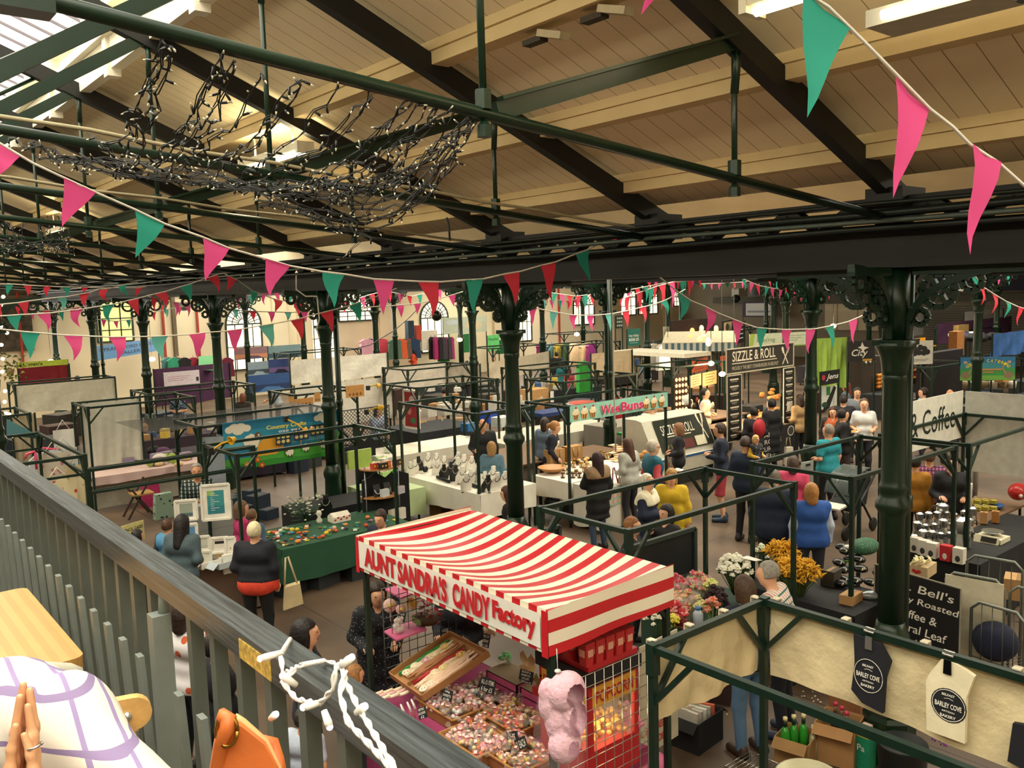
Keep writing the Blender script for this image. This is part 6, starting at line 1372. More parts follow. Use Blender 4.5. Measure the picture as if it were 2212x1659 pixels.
# ---- coffee table
q=random.Random(8);AL=M('#b9bab6',.22,.9,.05);k=0
def moka(p,s,first=[None]):
 if first[0]is None:
  t=thing('moka_pot','silver stove-top coffee pot in the row on the black coffee table','coffee pot',(0,0,0),'silver coffee pots')
  MB().mat(AL).lathe([(.055,0),(.042,.085)],(0,0,0),8,False).lathe([(.040,.085),(.052,.17),(.05,.175)],(0,0,0),8,False).prism([(.045,-.012,.165),(.075,0,.17),(.045,.012,.165),(.045,0,.12)],(0,.001,0)).build('pot',t)
  ld=MB().mat(AL).lathe([(.052,.175),(.02,.195),(.001,.2)],(0,0,0),8,False).build('lid',t);MB().mat(M('#1a1a1a',.4)).ball((0,0,.207),(.011,.011,.012)).build('knob',ld);MB().mat(M('#1a1a1a',.4)).tube([(-.05,0,.165),(-.085,0,.16),(-.085,0,.09)],.008,6).build('handle',t);first[0]=t;t.location=p;t.scale=(s,)*3;return t
 o=dup(first[0],p,q.uniform(0,6),scale=s);return o
for r_ in range(3):
 for c_ in range(7):moka(at(1975+c_*19+r_*6,1180-r_*22-c_*1.5,.87),q.uniform(.75,1.15))
for lab,px,s_ in(('largest silver coffee pot beside the right post',2078,2.0),('tall silver coffee pot standing behind the others',2036,1.5)):o=moka(at(px,1180 if s_>1.8 else 1130,.87),s_);o['label']=lab;del o['group']
for k,(px,hx)in enumerate(((1978,'#c9c4b6'),(1996,'#d2cfc4'),(2014,'#d2cfc4'),(2044,'#b8262e'),(2072,'#d2cfc4'))):
 p=at(px,1192+6*k,.86);t=thing('boxed_pot',['white box with dark grapes print at the left end of the boxed pots','white boxed coffee pot second from the near column','white boxed coffee pot left of the red box','red boxed coffee pot between the white boxes','white boxed coffee pot right of the red box'][k],'box',p)
 MB().mat(M(hx,.5,0,.04)).bx(p.x-.05,p.x+.05,p.y-.062,p.y+.062,p.z,p.z+.19).build('carton',t);MB().mat(M('#3a3a3c' if k!=3 else '#e0d9d0',.5)).ball((p.x-.052,p.y,p.z+.06),(.003,.03,.04),8,6).build('printed_pot',t)
sc_=thing('weighing_scale','cream weighing scale with a chrome pan and dark display','scale',at(2140,1168,.86));p0=wloc(sc_)
MB().mat(M('#cdc7ac',.5)).prism([p0+V((-.12,-.17,0)),p0+V((.18,-.17,0)),p0+V((.18,.17,0)),p0+V((-.12,.17,0))],(0,0,.06)).prism([p0+V((-.17,-.15,0)),p0+V((-.12,-.15,.09)),p0+V((-.12,.15,.09)),p0+V((-.17,.15,0))],(.02,0,0)).build('body',sc_);MB().mat(M('#23231d',.3)).prism([p0+V((-.172,-.13,.02)),p0+V((-.135,-.13,.08)),p0+V((-.135,.06,.08)),p0+V((-.172,.06,.02))],(-.003,0,.0)).build('display',sc_);MB().mat(M('#c9c9c6',.12,.95)).lathe([(.02,.06),(.02,.09),(.10,.10),(.14,.125),(.13,.125),(.001,.105)],p0+V((.05,0,0)),20).build('pan',sc_)
fb=cbox('fruit box with red apple print full of pale ribbon',at(1992,1240,.86),.30,.22,.13,'#b9a27c',.1,'fruit_box');p0=wloc(fb)
for c in((.0,0),(.03,.012),(-.03,.01)):MB().mat(M('#b3202a',.5)).ball(p0+V((-.153,c[0],.06+c[1])),(.004,.025,.022),8,6).build('apple_print',fb)
b=MB().mat(M('#d9d0a0',.7));q=random.Random(14)
for k in range(12):v=p0+V((q.uniform(-.12,.12),q.uniform(-.1,.1),.14));b.tube([v+V((.05*math.cos(t),.03*math.sin(t*2),.03*math.sin(t)+.02))for t in(0,.8,1.6,2.4,3.2,4)],.009,5)
tag(b.build('paper_ribbon'),'tangle of pale paper ribbon in the fruit box','ribbon')
p=at(2092,1108,.9);tag(MB().mat(M('#d9d6cc',.5)).lathe([(.04,0),(.045,.42),(.046,.44)],p,14).build('cup_stack'),'tall stack of white paper cups behind the coffee pots','cups')
p=at(2106,1070,.9);tag(MB().mat(M('#8f8f8a',.4)).lathe([(.035,0),(.045,.4),(.046,.42)],p,14).build('cup_stack'),'grey stack of cups behind the white one','cups')
p=at(2142,1092,.9);tag(MB().mat(M('#1f4f8c',.4)).lathe([(.05,-.05),(.16,.0),(.17,.02),(.15,.015),(.001,-.03)],p,18).build('serving_bowl'),'wide blue bowl on the coffee bench','bowl')
p=at(2200,1062,1.1);tag(MB().mat(M('#b8231f',.3)).ball(p,(.17,.14,.13),14,10).mat(M('#d9d4cc',.4)).ball(p+V((-.13,-.08,-.03)),.03).build('red_roaster'),'rounded glossy red machine at the edge of the photo','machine')
table('coffee bench behind the pot table',12.0,14.2,5.0,5.7,.86,None)
for k in range(12):p=at(2052+(k%6)*17,1100-(k//6)*14,.87+.05*(k//6));cbox('yellow-green coffee packet lying in the stacked row under the screen',p,.10,.2,.05,'#a59a3a',.1,'packet_stack','packet','yellow coffee packets under the screen')
p=at(2185,960,.87);tag(MB().mat(M('#1d2021',.4)).lathe([(.10,0),(.11,.2),(.10,.22)],p,14).build('dark_pan'),'dark pan under the side screen','pan')
for k,(px,py,lab)in enumerate(((2030,1112,'white enamel jug under the post'),(2125,1130,'kraft paper bag beside the weighing scale'),(2150,1128,'second kraft bag beside the weighing scale'))):cbox(lab,at(px,py,.87),.09,.09,.16,['#d6d2c6','#b58a58','#a8743c'][k],.3,['enamel_jug','paper_bag','paper_bag'][k],['jug','bag','bag'][k])
# ---- roll cages
def cage(label,p,q,zb,h,board):
 A,B=at(*p,zb),at(*q,zb);t=thing('roll_cage',label,'trolley',((A.x+B.x)/2,(A.y+B.y)/2,0));m=M('#7a8078',.3,.7);d=(B-A);dn=V((d.x,d.y,0)).normalized();n=dn.cross(V((0,0,1)))
 for o in(V((0,0,0)),-n*.75):
  a,b_=V((A.x,A.y,0))+o,V((B.x,B.y,0))+o
  MB().mat(m).tube([a,a+V((0,0,h-.08)),a+dn*.08+V((0,0,h)),b_-dn*.08+V((0,0,h)),b_+V((0,0,h-.08)),b_],.017,8).build('end_frame',t)
  w=MB().mat(M('#4c504a',.4,.6))
  for k in range(1,5):s_=a+(b_-a)*k/5;w.tube([s_+V((0,0,.15)),s_+V((0,0,h))],.005,5)
  w.tube([a+V((0,0,h*.45)),b_+V((0,0,h*.45))],.005,5);w.build('wire_bars',t)
 w=MB().mat(m)
 for k in range(14):s_=V((A.x,A.y,.3))+V((d.x,d.y,0))*k/13;w.tube([s_,s_-n*.75],.004,5)
 w.build('wire_shelf',t)
 if board:MB().mat(M('#d6ceb4',.7)).prism([V((A.x,A.y,.3))+n*.02,V((B.x,B.y,.3))+n*.02,V((B.x,B.y,h-.02))+n*.02,V((A.x,A.y,h-.02))+n*.02],n*.01).build('back_board',t)
 return t
cage('roll cage trolley with a cream back board behind the coffee sign',(2040,1400),(2165,1430),.35,1.2,True)
cage('roll cage trolley at the right edge of the photo',(2095,1440),(2210,1480),.35,1.05,False)
p=at(2150,1385,.62);tag(MB().mat(M('#151b33',.9,0,.2,10,.5)).ball(p,(.2,.22,.2),14,10).build('cloth_heap'),'navy cloth heaped in the roll cage','cloth')
cbox('black plastic crate with round holes in the roll cage',at(2115,1400,.32),.3,.38,.2,'#141516',0,'plastic_crate','crate',open_=True)
cbox('cardboard carton at the right edge above the roll cage',at(2200,1290,.5),.3,.3,.25,'#b08a5a',.3)
# ---- jewellery table
q=random.Random(4)
def bust(hx,name,label,group):
 t=thing(name,label,'necklace stand',(0,0,0),group)
 pr=[V((-.07,.05,0)),V((.07,.05,0)),V((.075,.02,.10)),V((.05,-.01,.16)),V((.025,-.02,.19)),V((.025,-.025,.235)),V((-.025,-.025,.235)),V((-.025,-.02,.19)),V((-.05,-.01,.16)),V((-.075,.02,.10))]
 MB().mat(M(hx,.5,0,.03)).prism(pr,(0,.03,.0)).prism([V((-.02,.06,0)),V((.02,.06,0)),V((.0,.02,.2))],(0,.008,0)).build('bust',t);bo=t.children[0]
 MB().mat(M('#2c2a30' if hx>'#8' else '#b9b4a4',.3,.5)).tube([(.04*math.cos(a),-.012-.012*math.sin(a)*-1*0+.0-(.03 if False else 0)+(.02*(-math.sin(a))),.17+.055*math.sin(a))for a in[math.pi+math.pi*k/8 for k in range(9)]],.0045,5).build('necklace',bo);return t
WB=bust('#ebe8de','necklace_bust','white necklace bust in the crowded rows on the jewellery table','white necklace busts');BB=bust('#17181c','necklace_bust','black necklace bust among the white ones on the jewellery table','black necklace busts')
nb_,nw_=0,0
spots_=[(888,1022),(897,1018),(905,1012),(925,1008),(943,1003),(960,1010),(975,1022),(990,1020),(1003,1012),(1020,1010),(985,1035),(1000,1040),(1030,1035),(1052,1025),(1075,1018),(1048,1045),(1066,1040),(1085,1030),(1055,1058),(1075,1055),(1092,1048),(1018,1042),(960,1030),(945,1020),(1008,1055),(1036,1020),(1058,1008),(990,1000)]
for i,(x,y)in enumerate(spots_):
 p=at(x,y+6,.81);rz=math.radians(-15)+q.uniform(-.3,.3)
 if i%4==2:o=BB if nb_==0 else dup(BB,p,rz);nb_+=1
 else:o=WB if nw_==0 else dup(WB,p,rz);nw_+=1
 o.location=p;o.rotation_euler=(0,0,rz);o.scale=(q.uniform(1.15,1.5),)*3
mi=thing('table_mirror','small round dark mirror at the left end of the jewellery table','mirror',at(919,1022,.81));p0=wloc(mi);MB().mat(M('#1c201d',.1,.4,0)).lathe([(.001,-.008),(.062,-.008),(.065,0),(.062,.008),(.001,.008)],p0+V((0,0,.075)),20,True,Matrix.Rotation(math.radians(80),3,'X')@Matrix.Identity(3)).build('disc',mi);MB().mat(M('#e6e2d8',.5)).box(p0+V((0,.03,.01)),(.16,.1,.02)).build('stand',mi)
tag(MB().mat(M('#eceae2',.6)).prism([at(966,1005,.98),at(986,1002,.98),at(986,990,.98),at(966,993,.98)],(0,.003,0)).build('sign_card'),'blank white card standing at the back of the jewellery table','card')
for lab,x0,y0,x1,y1 in(('dark roll of bracelets in the middle of the jewellery table',945,1030,970,1040),('second dark roll of bracelets towards the column end',1012,1045,1035,1052)):
 A,B=at(x0,y0,.84),at(x1,y1,.84);b=MB()
 for k in range(10):b.mat(M(['#1c2422','#2f3a38','#16191c'][k%3],.3,.3)).ball(A+(B-A)*k/9,(.035,.03,.032),8,6)
 tag(b.build('bracelet_roll'),lab,'bracelets')
for k in range(16):
 p=at(990+q.uniform(0,75),1052+q.uniform(-14,14),.815);b=MB().mat(M(q.choice(['#b9b6ac','#8d3a30','#4a4a50','#c9a24c','#d9d6cc']),.3,.4)).tube([p+V((.022*math.cos(a),.022*math.sin(a),.004))for a in[2*math.pi*j/10 for j in range(11)]],.006,5);tag(b.build('bracelet'),'small bracelet lying flat at the front of the jewellery table','bracelet','bracelets lying on the jewellery cloth')
for k,(x,y)in enumerate(((1033,1066),(1050,1063))):p=at(x,y,.81);tag(MB().mat(M('#e9e6dc',.5)).lathe([(.035,0),(.004,.10),(.001,.105)],p,12).build('ring_cone'),['white ring cone at the front corner of the jewellery table','white ring cone beside the one at the front corner'][k],'ring holder')
# ---- cake stall
wbp=at(1193,1020,.82);tag(MB().mat(M('#b9824a',.45,0,.15,12)).lathe([(.08,0),(.2,.04),(.27,.10),(.28,.105),(.26,.10),(.18,.05),(.001,.03)],wbp,28).build('wooden_bowl'),'wide wooden bowl at the left end of the cake table','bowl')
def jar(label,p,hx,grp):
 t=thing('jam_jar',label,'jar',p,grp);p=V(p);MB().mat(M(hx,.2,0,.08)).lathe([(.04,0),(.042,.01),(.042,.09),(.034,.10)],p,12).build('glass',t);MB().mat(M('#a08a4c',.3,.7)).lathe([(.037,.1),(.037,.118),(.001,.12)],p,12).build('lid',t);MB().mat(M('#ddd6c2',.6)).box(p+V((-.005,-.0425,.05)),(.045,.003,.05)).box(p+V((-.0425,0,.05)),(.003,.045,.05)).build('label',t)
for k,(x,y)in enumerate(((1222,1010),(1228,1022),(1216,1030),(1245,1025),(1252,1030),(1218,1015),(1238,1030))):jar('dark jam jar in the cluster near the cake stall post',at(x,y+2,.81),'#4a2014','dark jam jars on the cake table')
for k,(x,y)in enumerate(((1240,1008),(1262,1018),(1256,1008),(1305,985),(1312,990),(1298,982),(1268,1010),(1316,984))):jar('amber jam jar behind the dark jars on the cake table',at(x,y+2,.81),'#a8742c','amber jars on the cake table')
for k in range(26):
 x,y=R.uniform(1232,1300),R.uniform(990,1006);p=at(x,y,.83);t=MB().mat(M(R.choice(['#c99a58','#d9b47a','#e6ddc8','#b8803f']),.7,0,.1)).ball(p+V((0,0,.02)),(.045,.045,.03),9,6).build('bun');tag(t,'small bun in the heap along the back of the cake table','bun','buns on the cake table')
for k in range(9):p=at(1330+R.uniform(-8,8),995-k*3.2,.83+.012*k);tag(MB().mat(M('#d9ae84' if k%2 else '#e6d2b0',.7)).bx(p.x-.09,p.x+.09,p.y-.06,p.y+.06,.82+.022*k,.84+.022*k).build('flat_bread'),'flat bread in the pile beside the grey hooded top','bread','pile of flat breads')
for lab,x,y in(('loaf on a board at the right end of the cake table',1395,978),('second loaf behind the coral shirt on the cake table',1382,985)):tag(MB().mat(M('#b58045',.6,0,.15)).ball(at(x,y,.86),(.12,.07,.06),12,8).build('bread_loaf'),lab,'bread')
cl=MB().mat(Mstripe('#c9a0a8','#d9c79a','X',.12,.5,.8,0,'Z',.1,.4,'#a9bfa6'));A=atY(1243,1042,10.53);cl.grid(lambda u,v:V((10.78+.55*u,10.515-.01*math.sin(u*9)*v,.80-.33*v)),8,4);tag(cl.build('striped_runner'),'faded rainbow striped runner over the white cloth end','cloth')
for lab,x0,z in(('brown paper carrier bag with a dark motif behind the cake seller',11.55,.62),('second brown paper carrier bag with dark writing behind the cake seller',12.05,.62)):
 t=thing('carrier_bag',lab,'bag',(x0,12.75,z));MB().mat(M('#a8804f',.8,0,.06)).bx(x0-.2,x0+.2,12.65,12.85,z,z+.5).build('bag',t);MB().mat(M('#b9986a',.8)).tube([(x0-.08,12.64,z+.48),(x0-.06,12.63,z+.3),(x0+.05,12.63,z+.3),(x0+.08,12.64,z+.48)],.012,6).build('handle',t);MB().mat(M('#33261a',.8)).ball((x0,12.645,z+.18),(.08,.006,.06),10,6).build('printed_motif',t)
table('low bench under the paper carrier bags',11.2,12.4,12.6,12.95,.6,None)
for lab,p,hx,c in(('white shopping bag hanging from the arm of the tan jacket',at(1706,985,.55),'#c9c3b4','#c9c3b4'),('tomato-print shopping bag hanging at the side of the dark coat',at(1452,1005,.72),'#e0d8cc',None)):
 t=thing('shopping_bag',lab,'bag',p);mm=spots('#e0d8cc','#c05a3a',16,.33)if c is None else M(hx,.7)
 MB().mat(mm).prism([p+V((-.16,0,-.18)),p+V((.16,0,-.2)),p+V((.13,0,.18)),p+V((-.12,0,.2))],(.05,.09,0)).build('bag',t);MB().mat(M('#8a7a5c',.7)).tube([p+V((-.1,.04,.18)),p+V((-.05,.04,.40)),p+V((.05,.04,.40)),p+V((.1,.04,.17))],.01,6).build('handle',t)
for lab,px,py,z,hx in(('cream shoulder bag hanging by the navy jumper',632,1290,.62,'#cdbb90'),('pink leather handbag at the hip of the grey hooded top',1348,1050,.75,'#b98a80'),('red bag hanging beside the black parka',1333,1070,.6,'#7a1522'),('tan rucksack on the back of the dark coat',1472,985,.95,'#97855a')):
 p=at(px,py,z);t=thing('shoulder_bag',lab,'bag',p);MB().mat(M(hx,.6,0,.1)).prism([p+V((-.13,0,-.14)),p+V((.14,0,-.12)),p+V((.11,0,.15)),p+V((-.10,0,.14))],(.04,.1,0)).build('bag',t);MB().mat(M(hx,.6)).tube([p+V((-.08,.04,.14)),p+V((-.04,.05,.5)),p+V((.0,.06,.5)),p+V((.09,.04,.14))],.012,6).build('strap',t)
rb_=at(1640,925,1.28);tag(MB().mat(M('#a81f2c',.7)).ball(rb_,(.16,.12,.2),12,8).build('rucksack'),'red rucksack on the back of the person at the burger counter','bag')
# food in hands
for lab,px,py,z,hx,hx2 in(('food tray with red filling held by the bearded man',1881,922,1.16,'#ddd9cc','#a03a2a'),('paper-wrapped roll held by the man in the black coat',1843,935,1.12,'#e6dfc8','#c99a4a'),('white plate and cup held by the teal gilet man',1463,1018,1.15,'#e3e0d6','#d9d4c6')):
 p=at(px,py,z);t=thing('held_food',lab,'food',p);MB().mat(M(hx,.6)).lathe([(.07,0),(.11,.025),(.10,.025),(.06,.008)],p,12).build('tray',t);MB().mat(M(hx2,.6)).ball(p+V((0,0,.03)),(.07,.045,.025)).build('food',t)
 # pushchair in the right aisle
pc=thing('pushchair','black pushchair with a rain hood in the right aisle','pushchair',at(1830,1150,0));p0=wloc(pc);BK=M('#121416',.5)
MB().mat(BK).tube([p0+V((-.5,.25,.12)),p0+V((0,.25,.6)),p0+V((.45,.25,1.0))],.022,8).tube([p0+V((-.5,-.25,.12)),p0+V((0,-.25,.6)),p0+V((.45,-.25,1.0))],.022,8).tube([p0+V((.4,.25,.12)),p0+V((0,.25,.6))],.02,8).tube([p0+V((.4,-.25,.12)),p0+V((0,-.25,.6))],.02,8).tube([p0+V((.45,.25,1.0)),p0+V((.45,-.25,1.0))],.022,8).build('chassis',pc)
MB().mat(M('#1b1e20',.8)).prism([p0+V((-.3,-.23,.45)),p0+V((.2,-.23,.5)),p0+V((.35,-.23,1.0)),p0+V((.25,-.23,1.02)),p0+V((.08,-.23,.6)),p0+V((-.3,-.23,.55))],(0,.46,0)).build('seat',pc);MB().mat(Mglass('#5a6462',.6,.2)).grid(lambda u,v:p0+V((.3-.62*math.sin(u*1.5),-.25+.5*v,.62+.5*math.cos(u*1.35))),8,4).build('rain_hood',pc)
MB().mat(M('#cfccc0',.6)).prism([p0+V((-.62,-.2,.52)),p0+V((-.35,-.2,.55)),p0+V((-.35,.2,.55)),p0+V((-.62,.2,.52))],(0,0,.03)).build('tray',pc)
for x,y in((-.5,.25),(-.5,-.25),(.4,.25),(.4,-.25)):MB().mat(M('#0c0d0e',.6)).lathe([(.04,-.02),(.11,-.02),(.12,0),(.11,.02),(.04,.02)],p0+V((x,y,.12)),14,True,Matrix.Rotation(math.pi/2,3,'X')).build('wheel',pc)
for lab,px,py in(('white plastic chair back beside the slim column',1742,1045),('white handled board hung on the stall rail',1797,1040)):p=at(px,py,.6);t=thing('white_board',lab,'board',p);MB().mat(M('#cfcdc4',.5)).prism([p+V((-.15,0,0)),p+V((.15,-.05,0)),p+V((.15,-.05,.42)),p+V((-.15,0,.42))],(0,.02,0)).build('panel',t);MB().mat(M('#2a2c2a',.5)).prism([p+V((-.06,-.022,.34)),p+V((.06,-.042,.34)),p+V((.06,-.042,.38)),p+V((-.06,-.022,.38))],(0,-.004,0)).build('grip_slot',t)
# ---- ornament table
q=random.Random(31);OC=['#c9452f','#e08a3a','#d9c03a','#3a8a5a','#5a8fb0','#c98aa0','#e6dcc8','#2f3a4a','#8a5a34','#d9622f']
for k in range(96):
 p=V((q.uniform(5.1,7.1),q.uniform(11.4,11.95),.765))if k<62 else V((q.uniform(5.1,6.0),q.uniform(11.9,12.4),.765));hx=q.choice(OC);b=MB().mat(M(hx,.4,0,.1));s_=q.uniform(.02,.04)
 if k%3==0:b.ball(p+V((0,0,s_*.8)),(s_,s_,s_*.8),8,6)
 elif k%3==1:b.tube([p+V((s_*math.cos(a),s_*math.sin(a),.006))for a in[2*math.pi*j/8 for j in range(9)]],.008,5)
 else:b.box(p+V((0,0,.006)),(s_*2.4,s_*1.6,.012),q.uniform(0,3))
 nm,lb,ct=[('glass_bead','%s rounded ornament among the trinkets on the green table','ornament'),('bangle','%s ring-shaped bangle among the trinkets on the green table','bangle'),('flat_brooch','%s flat brooch card among the trinkets on the green table','brooch')][k%3]
 cn=dict(zip(OC,['red','orange','yellow','green','blue','pink','cream','dark','brown','bright orange']))[hx];tag(b.build(nm),lb%cn,ct,'%s %s pieces on the green table'%(cn,nm.replace('_',' ')))
jt=thing('jewellery_tree','twisted green wire tree of jewellery on the ornament table','jewellery tree',at(660,1128,.76));p0=wloc(jt);b=MB().mat(M('#3f5a44',.5,.3))
for k in range(44):
 a,r_,hgt=q.uniform(0,6.28),q.uniform(.05,.32),q.uniform(.08,.38)*1.1;e=p0+V((r_*math.cos(a),r_*math.sin(a),hgt));b.tube([p0,p0+V((r_*.4*math.cos(a),r_*.4*math.sin(a),hgt*.7)),e],.005,4)
b.build('wire_stem',jt);b=MB()
for k in range(60):a,r_=q.uniform(0,6.28),q.uniform(.05,.34);b.mat(M(q.choice(['#c9c9a8','#5f7a5a','#d9d6c6','#2f4a3a']),.4)).ball(p0+V((r_*math.cos(a),r_*math.sin(a),q.uniform(.1,.42))),(.022,.022,.01),7,5)
b.build('bead_leaf',jt)['kind']='stuff'
bbp=at(705,1115,.76);o=dup(BB,bbp,-.3,'tall black necklace bust at the back of the ornament table',1.5);del o['group']
wh=at(690,1130,.76);tag(MB().mat(M('#ddd8c8',.4)).lathe([(.04,0),(.05,.05),(.02,.10),(.045,.15),(.03,.2),(.001,.2)],wh,12).build('white_ornament'),'white hand-shaped ring stand on the ornament table','ornament')
lb=thing('ladybird_box','white box printed with red ladybirds on the ornament table','box',at(733,1125,.76));p0=wloc(lb);MB().mat(M('#e3ddcc',.6)).prism([p0+V((-.15,-.1,0)),p0+V((.15,-.1,0)),p0+V((.15,.1,0)),p0+V((-.15,.1,0))],(0,0,.09)).prism([p0+V((-.15,-.1,.09)),p0+V((-.15,.1,.09)),p0+V((-.15,0,.15))],(.3,0,0)).build('carton',lb)
for k in range(6):MB().mat(M('#b8262a',.5)).ball(p0+V((-.12+.05*k,-.102,.05+.03*(k%2))),(.02,.004,.016),8,5).build('ladybird_print',lb)
# corner shelf rack
rk=thing('corner_shelf','three-tier wooden corner shelf of handmade goods beside the ornament table','shelf',at(775,1140,0));p0=wloc(rk);p0=V((7.35,12.35,0));rk.location=p0;SW_=M('#b07c48',.5,0,.12,14)
for z in(.55,.98,1.45):MB().mat(SW_).prism([p0+V((.36*math.cos(a)-.05,-.30*math.sin(a)*1.0+.05,z))for a in[-.3+3.7*k/12 for k in range(13)]],(0,0,.025)).build('board',rk)
for x,y in((-.35,.0),(.28,.0),(.0,.14)):MB().mat(M('#7d828a',.3,.8)).tube([p0+V((x,y,0)),p0+V((x,y,1.5))],.016,8).build('leg',rk)
for k,(dx,z,hx,lab)in enumerate(((-.22,1.475,'#c9452a','orange camera-shaped case at the left of the top shelf'),(-.02,1.475,'#d9662c','bright orange case in the middle of the top shelf'),(.2,1.475,'#4a3a2a','dark brown case with two yellow squares on the top shelf'),(-.12,1.475,'#2a2a2a','black case with two yellow squares on the top shelf'))):
 t=cbox(lab,p0+V((dx,-.12 if k!=3 else-.2,z)),.15,.08,.10,hx,q.uniform(-.3,.3),'small_case','case');c=V(wloc(t));MB().mat(M('#d9b24c',.5)).box(c+V((-.03,-.043,.05)),(.03,.004,.03)).box(c+V((.03,-.043,.05)),(.03,.004,.03)).build('square_patch',t)
for k,(dx,z,lab)in enumerate(((-.2,1.005,'silver necklace on a black pad, left on the middle shelf'),(.0,1.005,'green necklace on a black pad, middle of the middle shelf'))):c=p0+V((dx,-.14,z));t=thing('necklace_pad',lab,'necklace',c);MB().mat(M('#141518',.6)).prism([c+V((-.07,0,0)),c+V((.07,0,0)),c+V((.06,.06,.2)),c+V((-.06,.06,.2))],(0,.015,0)).build('pad',t);MB().mat(M(['#cfd0cc','#7a8a6a'][k],.3,.5)).tube([c+V((.05*math.cos(a),-.006+.03*(1+math.sin(a)),.12+.07*math.sin(a)))for a in[math.pi+math.pi*j/10 for j in range(11)]],.008,6).build('necklace',t)
for k,(dx,z,hx,lab)in enumerate(((.2,1.005,'#b9b6c4','grey gift box on the middle shelf'),(-.1,1.005,'#c4ccd0','pale blue small box on the middle shelf'),(.2,.575,'#d9d4c4','white card of earrings on the bottom shelf'),(.04,.575,'#c9bfae','cream card of earrings on the bottom shelf'))):cbox(lab,p0+V((dx,-.18,z)),.14,.08,.12+.06*(k>1),hx,.2,'small_box')
b=MB()
for k in range(30):b.mat(M(q.choice(['#1c1a18','#8a7a5a','#c9c0a8']),.4)).ball(p0+V((-.2+.02*(k%8),-.16,.60+.025*(k//8))),(.012,.012,.016),6,4)
tag(b.build('earring_rack'),'rack of dark and cream earrings on the bottom shelf','earrings');tag(MB().mat(M('#4fc43a',.5)).lathe([(.05,0),(.05,.006)],p0+V((.05,-.28,1.42)),12,True,Matrix.Rotation(math.pi/2,3,'X')).build('price_star'),'bright green price star under the top shelf','price card')
# soaps and green tubs, hung black bags
for k in range(10):
 p=at(812+q.uniform(-25,30),1000+q.uniform(-25,35),.77);cbox(['lime green tub of soaps in the heap behind the corner shelf','white lidded tub with a dark motif in the heap of soaps'][k%2],p,.2,.16,.12,['#a5c97a','#d3dcc8'][k%2],q.uniform(0,1),'soap_tub','tub',['lime green soap tubs','white soap tubs'][k%2])
tag(MB().mat(M('#a9c25c',.5)).bx(7.8,8.3,14.35,14.4,1.05,1.4).build('plastic_chair'),'lime green chair back behind the soap tubs','chair')
for lab,px,py,w_,h_ in(('black vest-shaped bag hung beside the soap table',790,990,.5,.9),('long black cloth panel hung at the end of the jewellery table',836,1085,.9,1.05)):p=at(px,py,.85);tag(MB().mat(M('#101113',.9)).prism([p+V((-w_/2,0,-h_/2)),p+V((w_/2,0,-h_/2)),p+V((w_/2,0,h_*.4)),p+V((w_*.2,0,h_*.5)),p+V((0,0,h_*.4)),p+V((-w_*.2,0,h_*.5)),p+V((-w_/2,0,h_*.4))],(0,.03,0)).build('black_bag'),lab,'bag')
# ---- framed prints
def pict(label,px0,py0,px1,py1,z,hexc,inner,name='framed_print',fr_='#e6e2d4',mount='#e9e5d8',mg=.2):
 A=at(px0,py1,z);s=sgn(name,label,'picture',(px0,py0),(px1,py0-(px1-px0)*.08),py1,mount,hz(A,px0,py0)if False else max(z+.05,hz(at(px0,py1,z),px0,py0)),None,frame=(fr_,.03));s.rect(mg,mg*.8,1-mg,1-mg*.8,hexc)
 if inner:s.rect(mg,mg*.8,1-mg,.35,inner)
 return s
s=pict('large white framed print of a teal and yellow poem',433,1050,494,1125,1.3,'#3a8f92',None);s.rect(.2,.16,.8,.4,'#2f7a86').rect(.2,.7,.45,.84,'#8fb86a')
for k in range(9):s.rect(.32,.75-.06*k,.32+.3*(.6+.4*math.sin(k*2)),.765-.06*k,'#cfe0da')
s.done()
pict('white framed grey-green seascape left of the teal poem',377,1083,424,1125,1.25,'#9aa395','#4f6a70').done();pict('small white framed blue print half hidden by the black hair',402,1133,425,1170,.95,'#5a8fb8',None).done();pict('small white framed pale leaf print on the brown table',428,1160,452,1190,.85,'#c9c9ba','#b9bcae').done();pict('white framed print of black city silhouettes',456,1163,492,1192,.85,'#e6e2d6',None).rect(.2,.55,.85,.75,'#1c1a18').done();pict('white notice card with a tiny red heart on the print table',486,1162,507,1195,.85,'#eceade',None,'notice_card','#eceade').disc(.5,.3,.06,.04,'#b8262a').done();pict('grey photograph leaning on the print table',455,1195,485,1215,.78,'#9a958a','#5a564e',mg=.08).done();pict('small white framed print in the white tray',437,1192,455,1218,.8,'#e3dfd2',None).done()
tag(MB().mat(Mstripe('#8f9390','#7a7e7c','Z',.16,.06)).bx(*(lambda p:(p.x-.02,p.x+.62,p.y,p.y+.2))(at(418,1170,.8)),.76,1.3).build('display_block'),'grey slatted display block behind the small prints','display')
for lab,px,py,hx in(('white shallow tray on the print table',448,1222,'#ddd9cc'),('clear plastic tub of cards on the print table',486,1222,'#b9c4c9')):cbox(lab,at(px,py,.765),.3,.22,.08,hx,.2,'card_tray','tray',open_=True)
wch=at(518,1330,.0);t=thing('folding_chair','wooden chair with white cushion beside the navy jumper','chair',wch);MB().mat(M('#b9925c',.5)).bar(wch+V((-.2,.1,0)),wch+V((-.2,.1,.9)),.04).bar(wch+V((.15,.1,0)),wch+V((.15,.1,.9)),.04).bar(wch+V((-.2,.1,.6)),wch+V((.15,.1,.6)),.04).build('frame',t);MB().mat(M('#dcd8cc',.7)).bx(wch.x-.18,wch.x+.13,wch.y-.0,wch.y+.05,.62,.88).build('cushion',t)
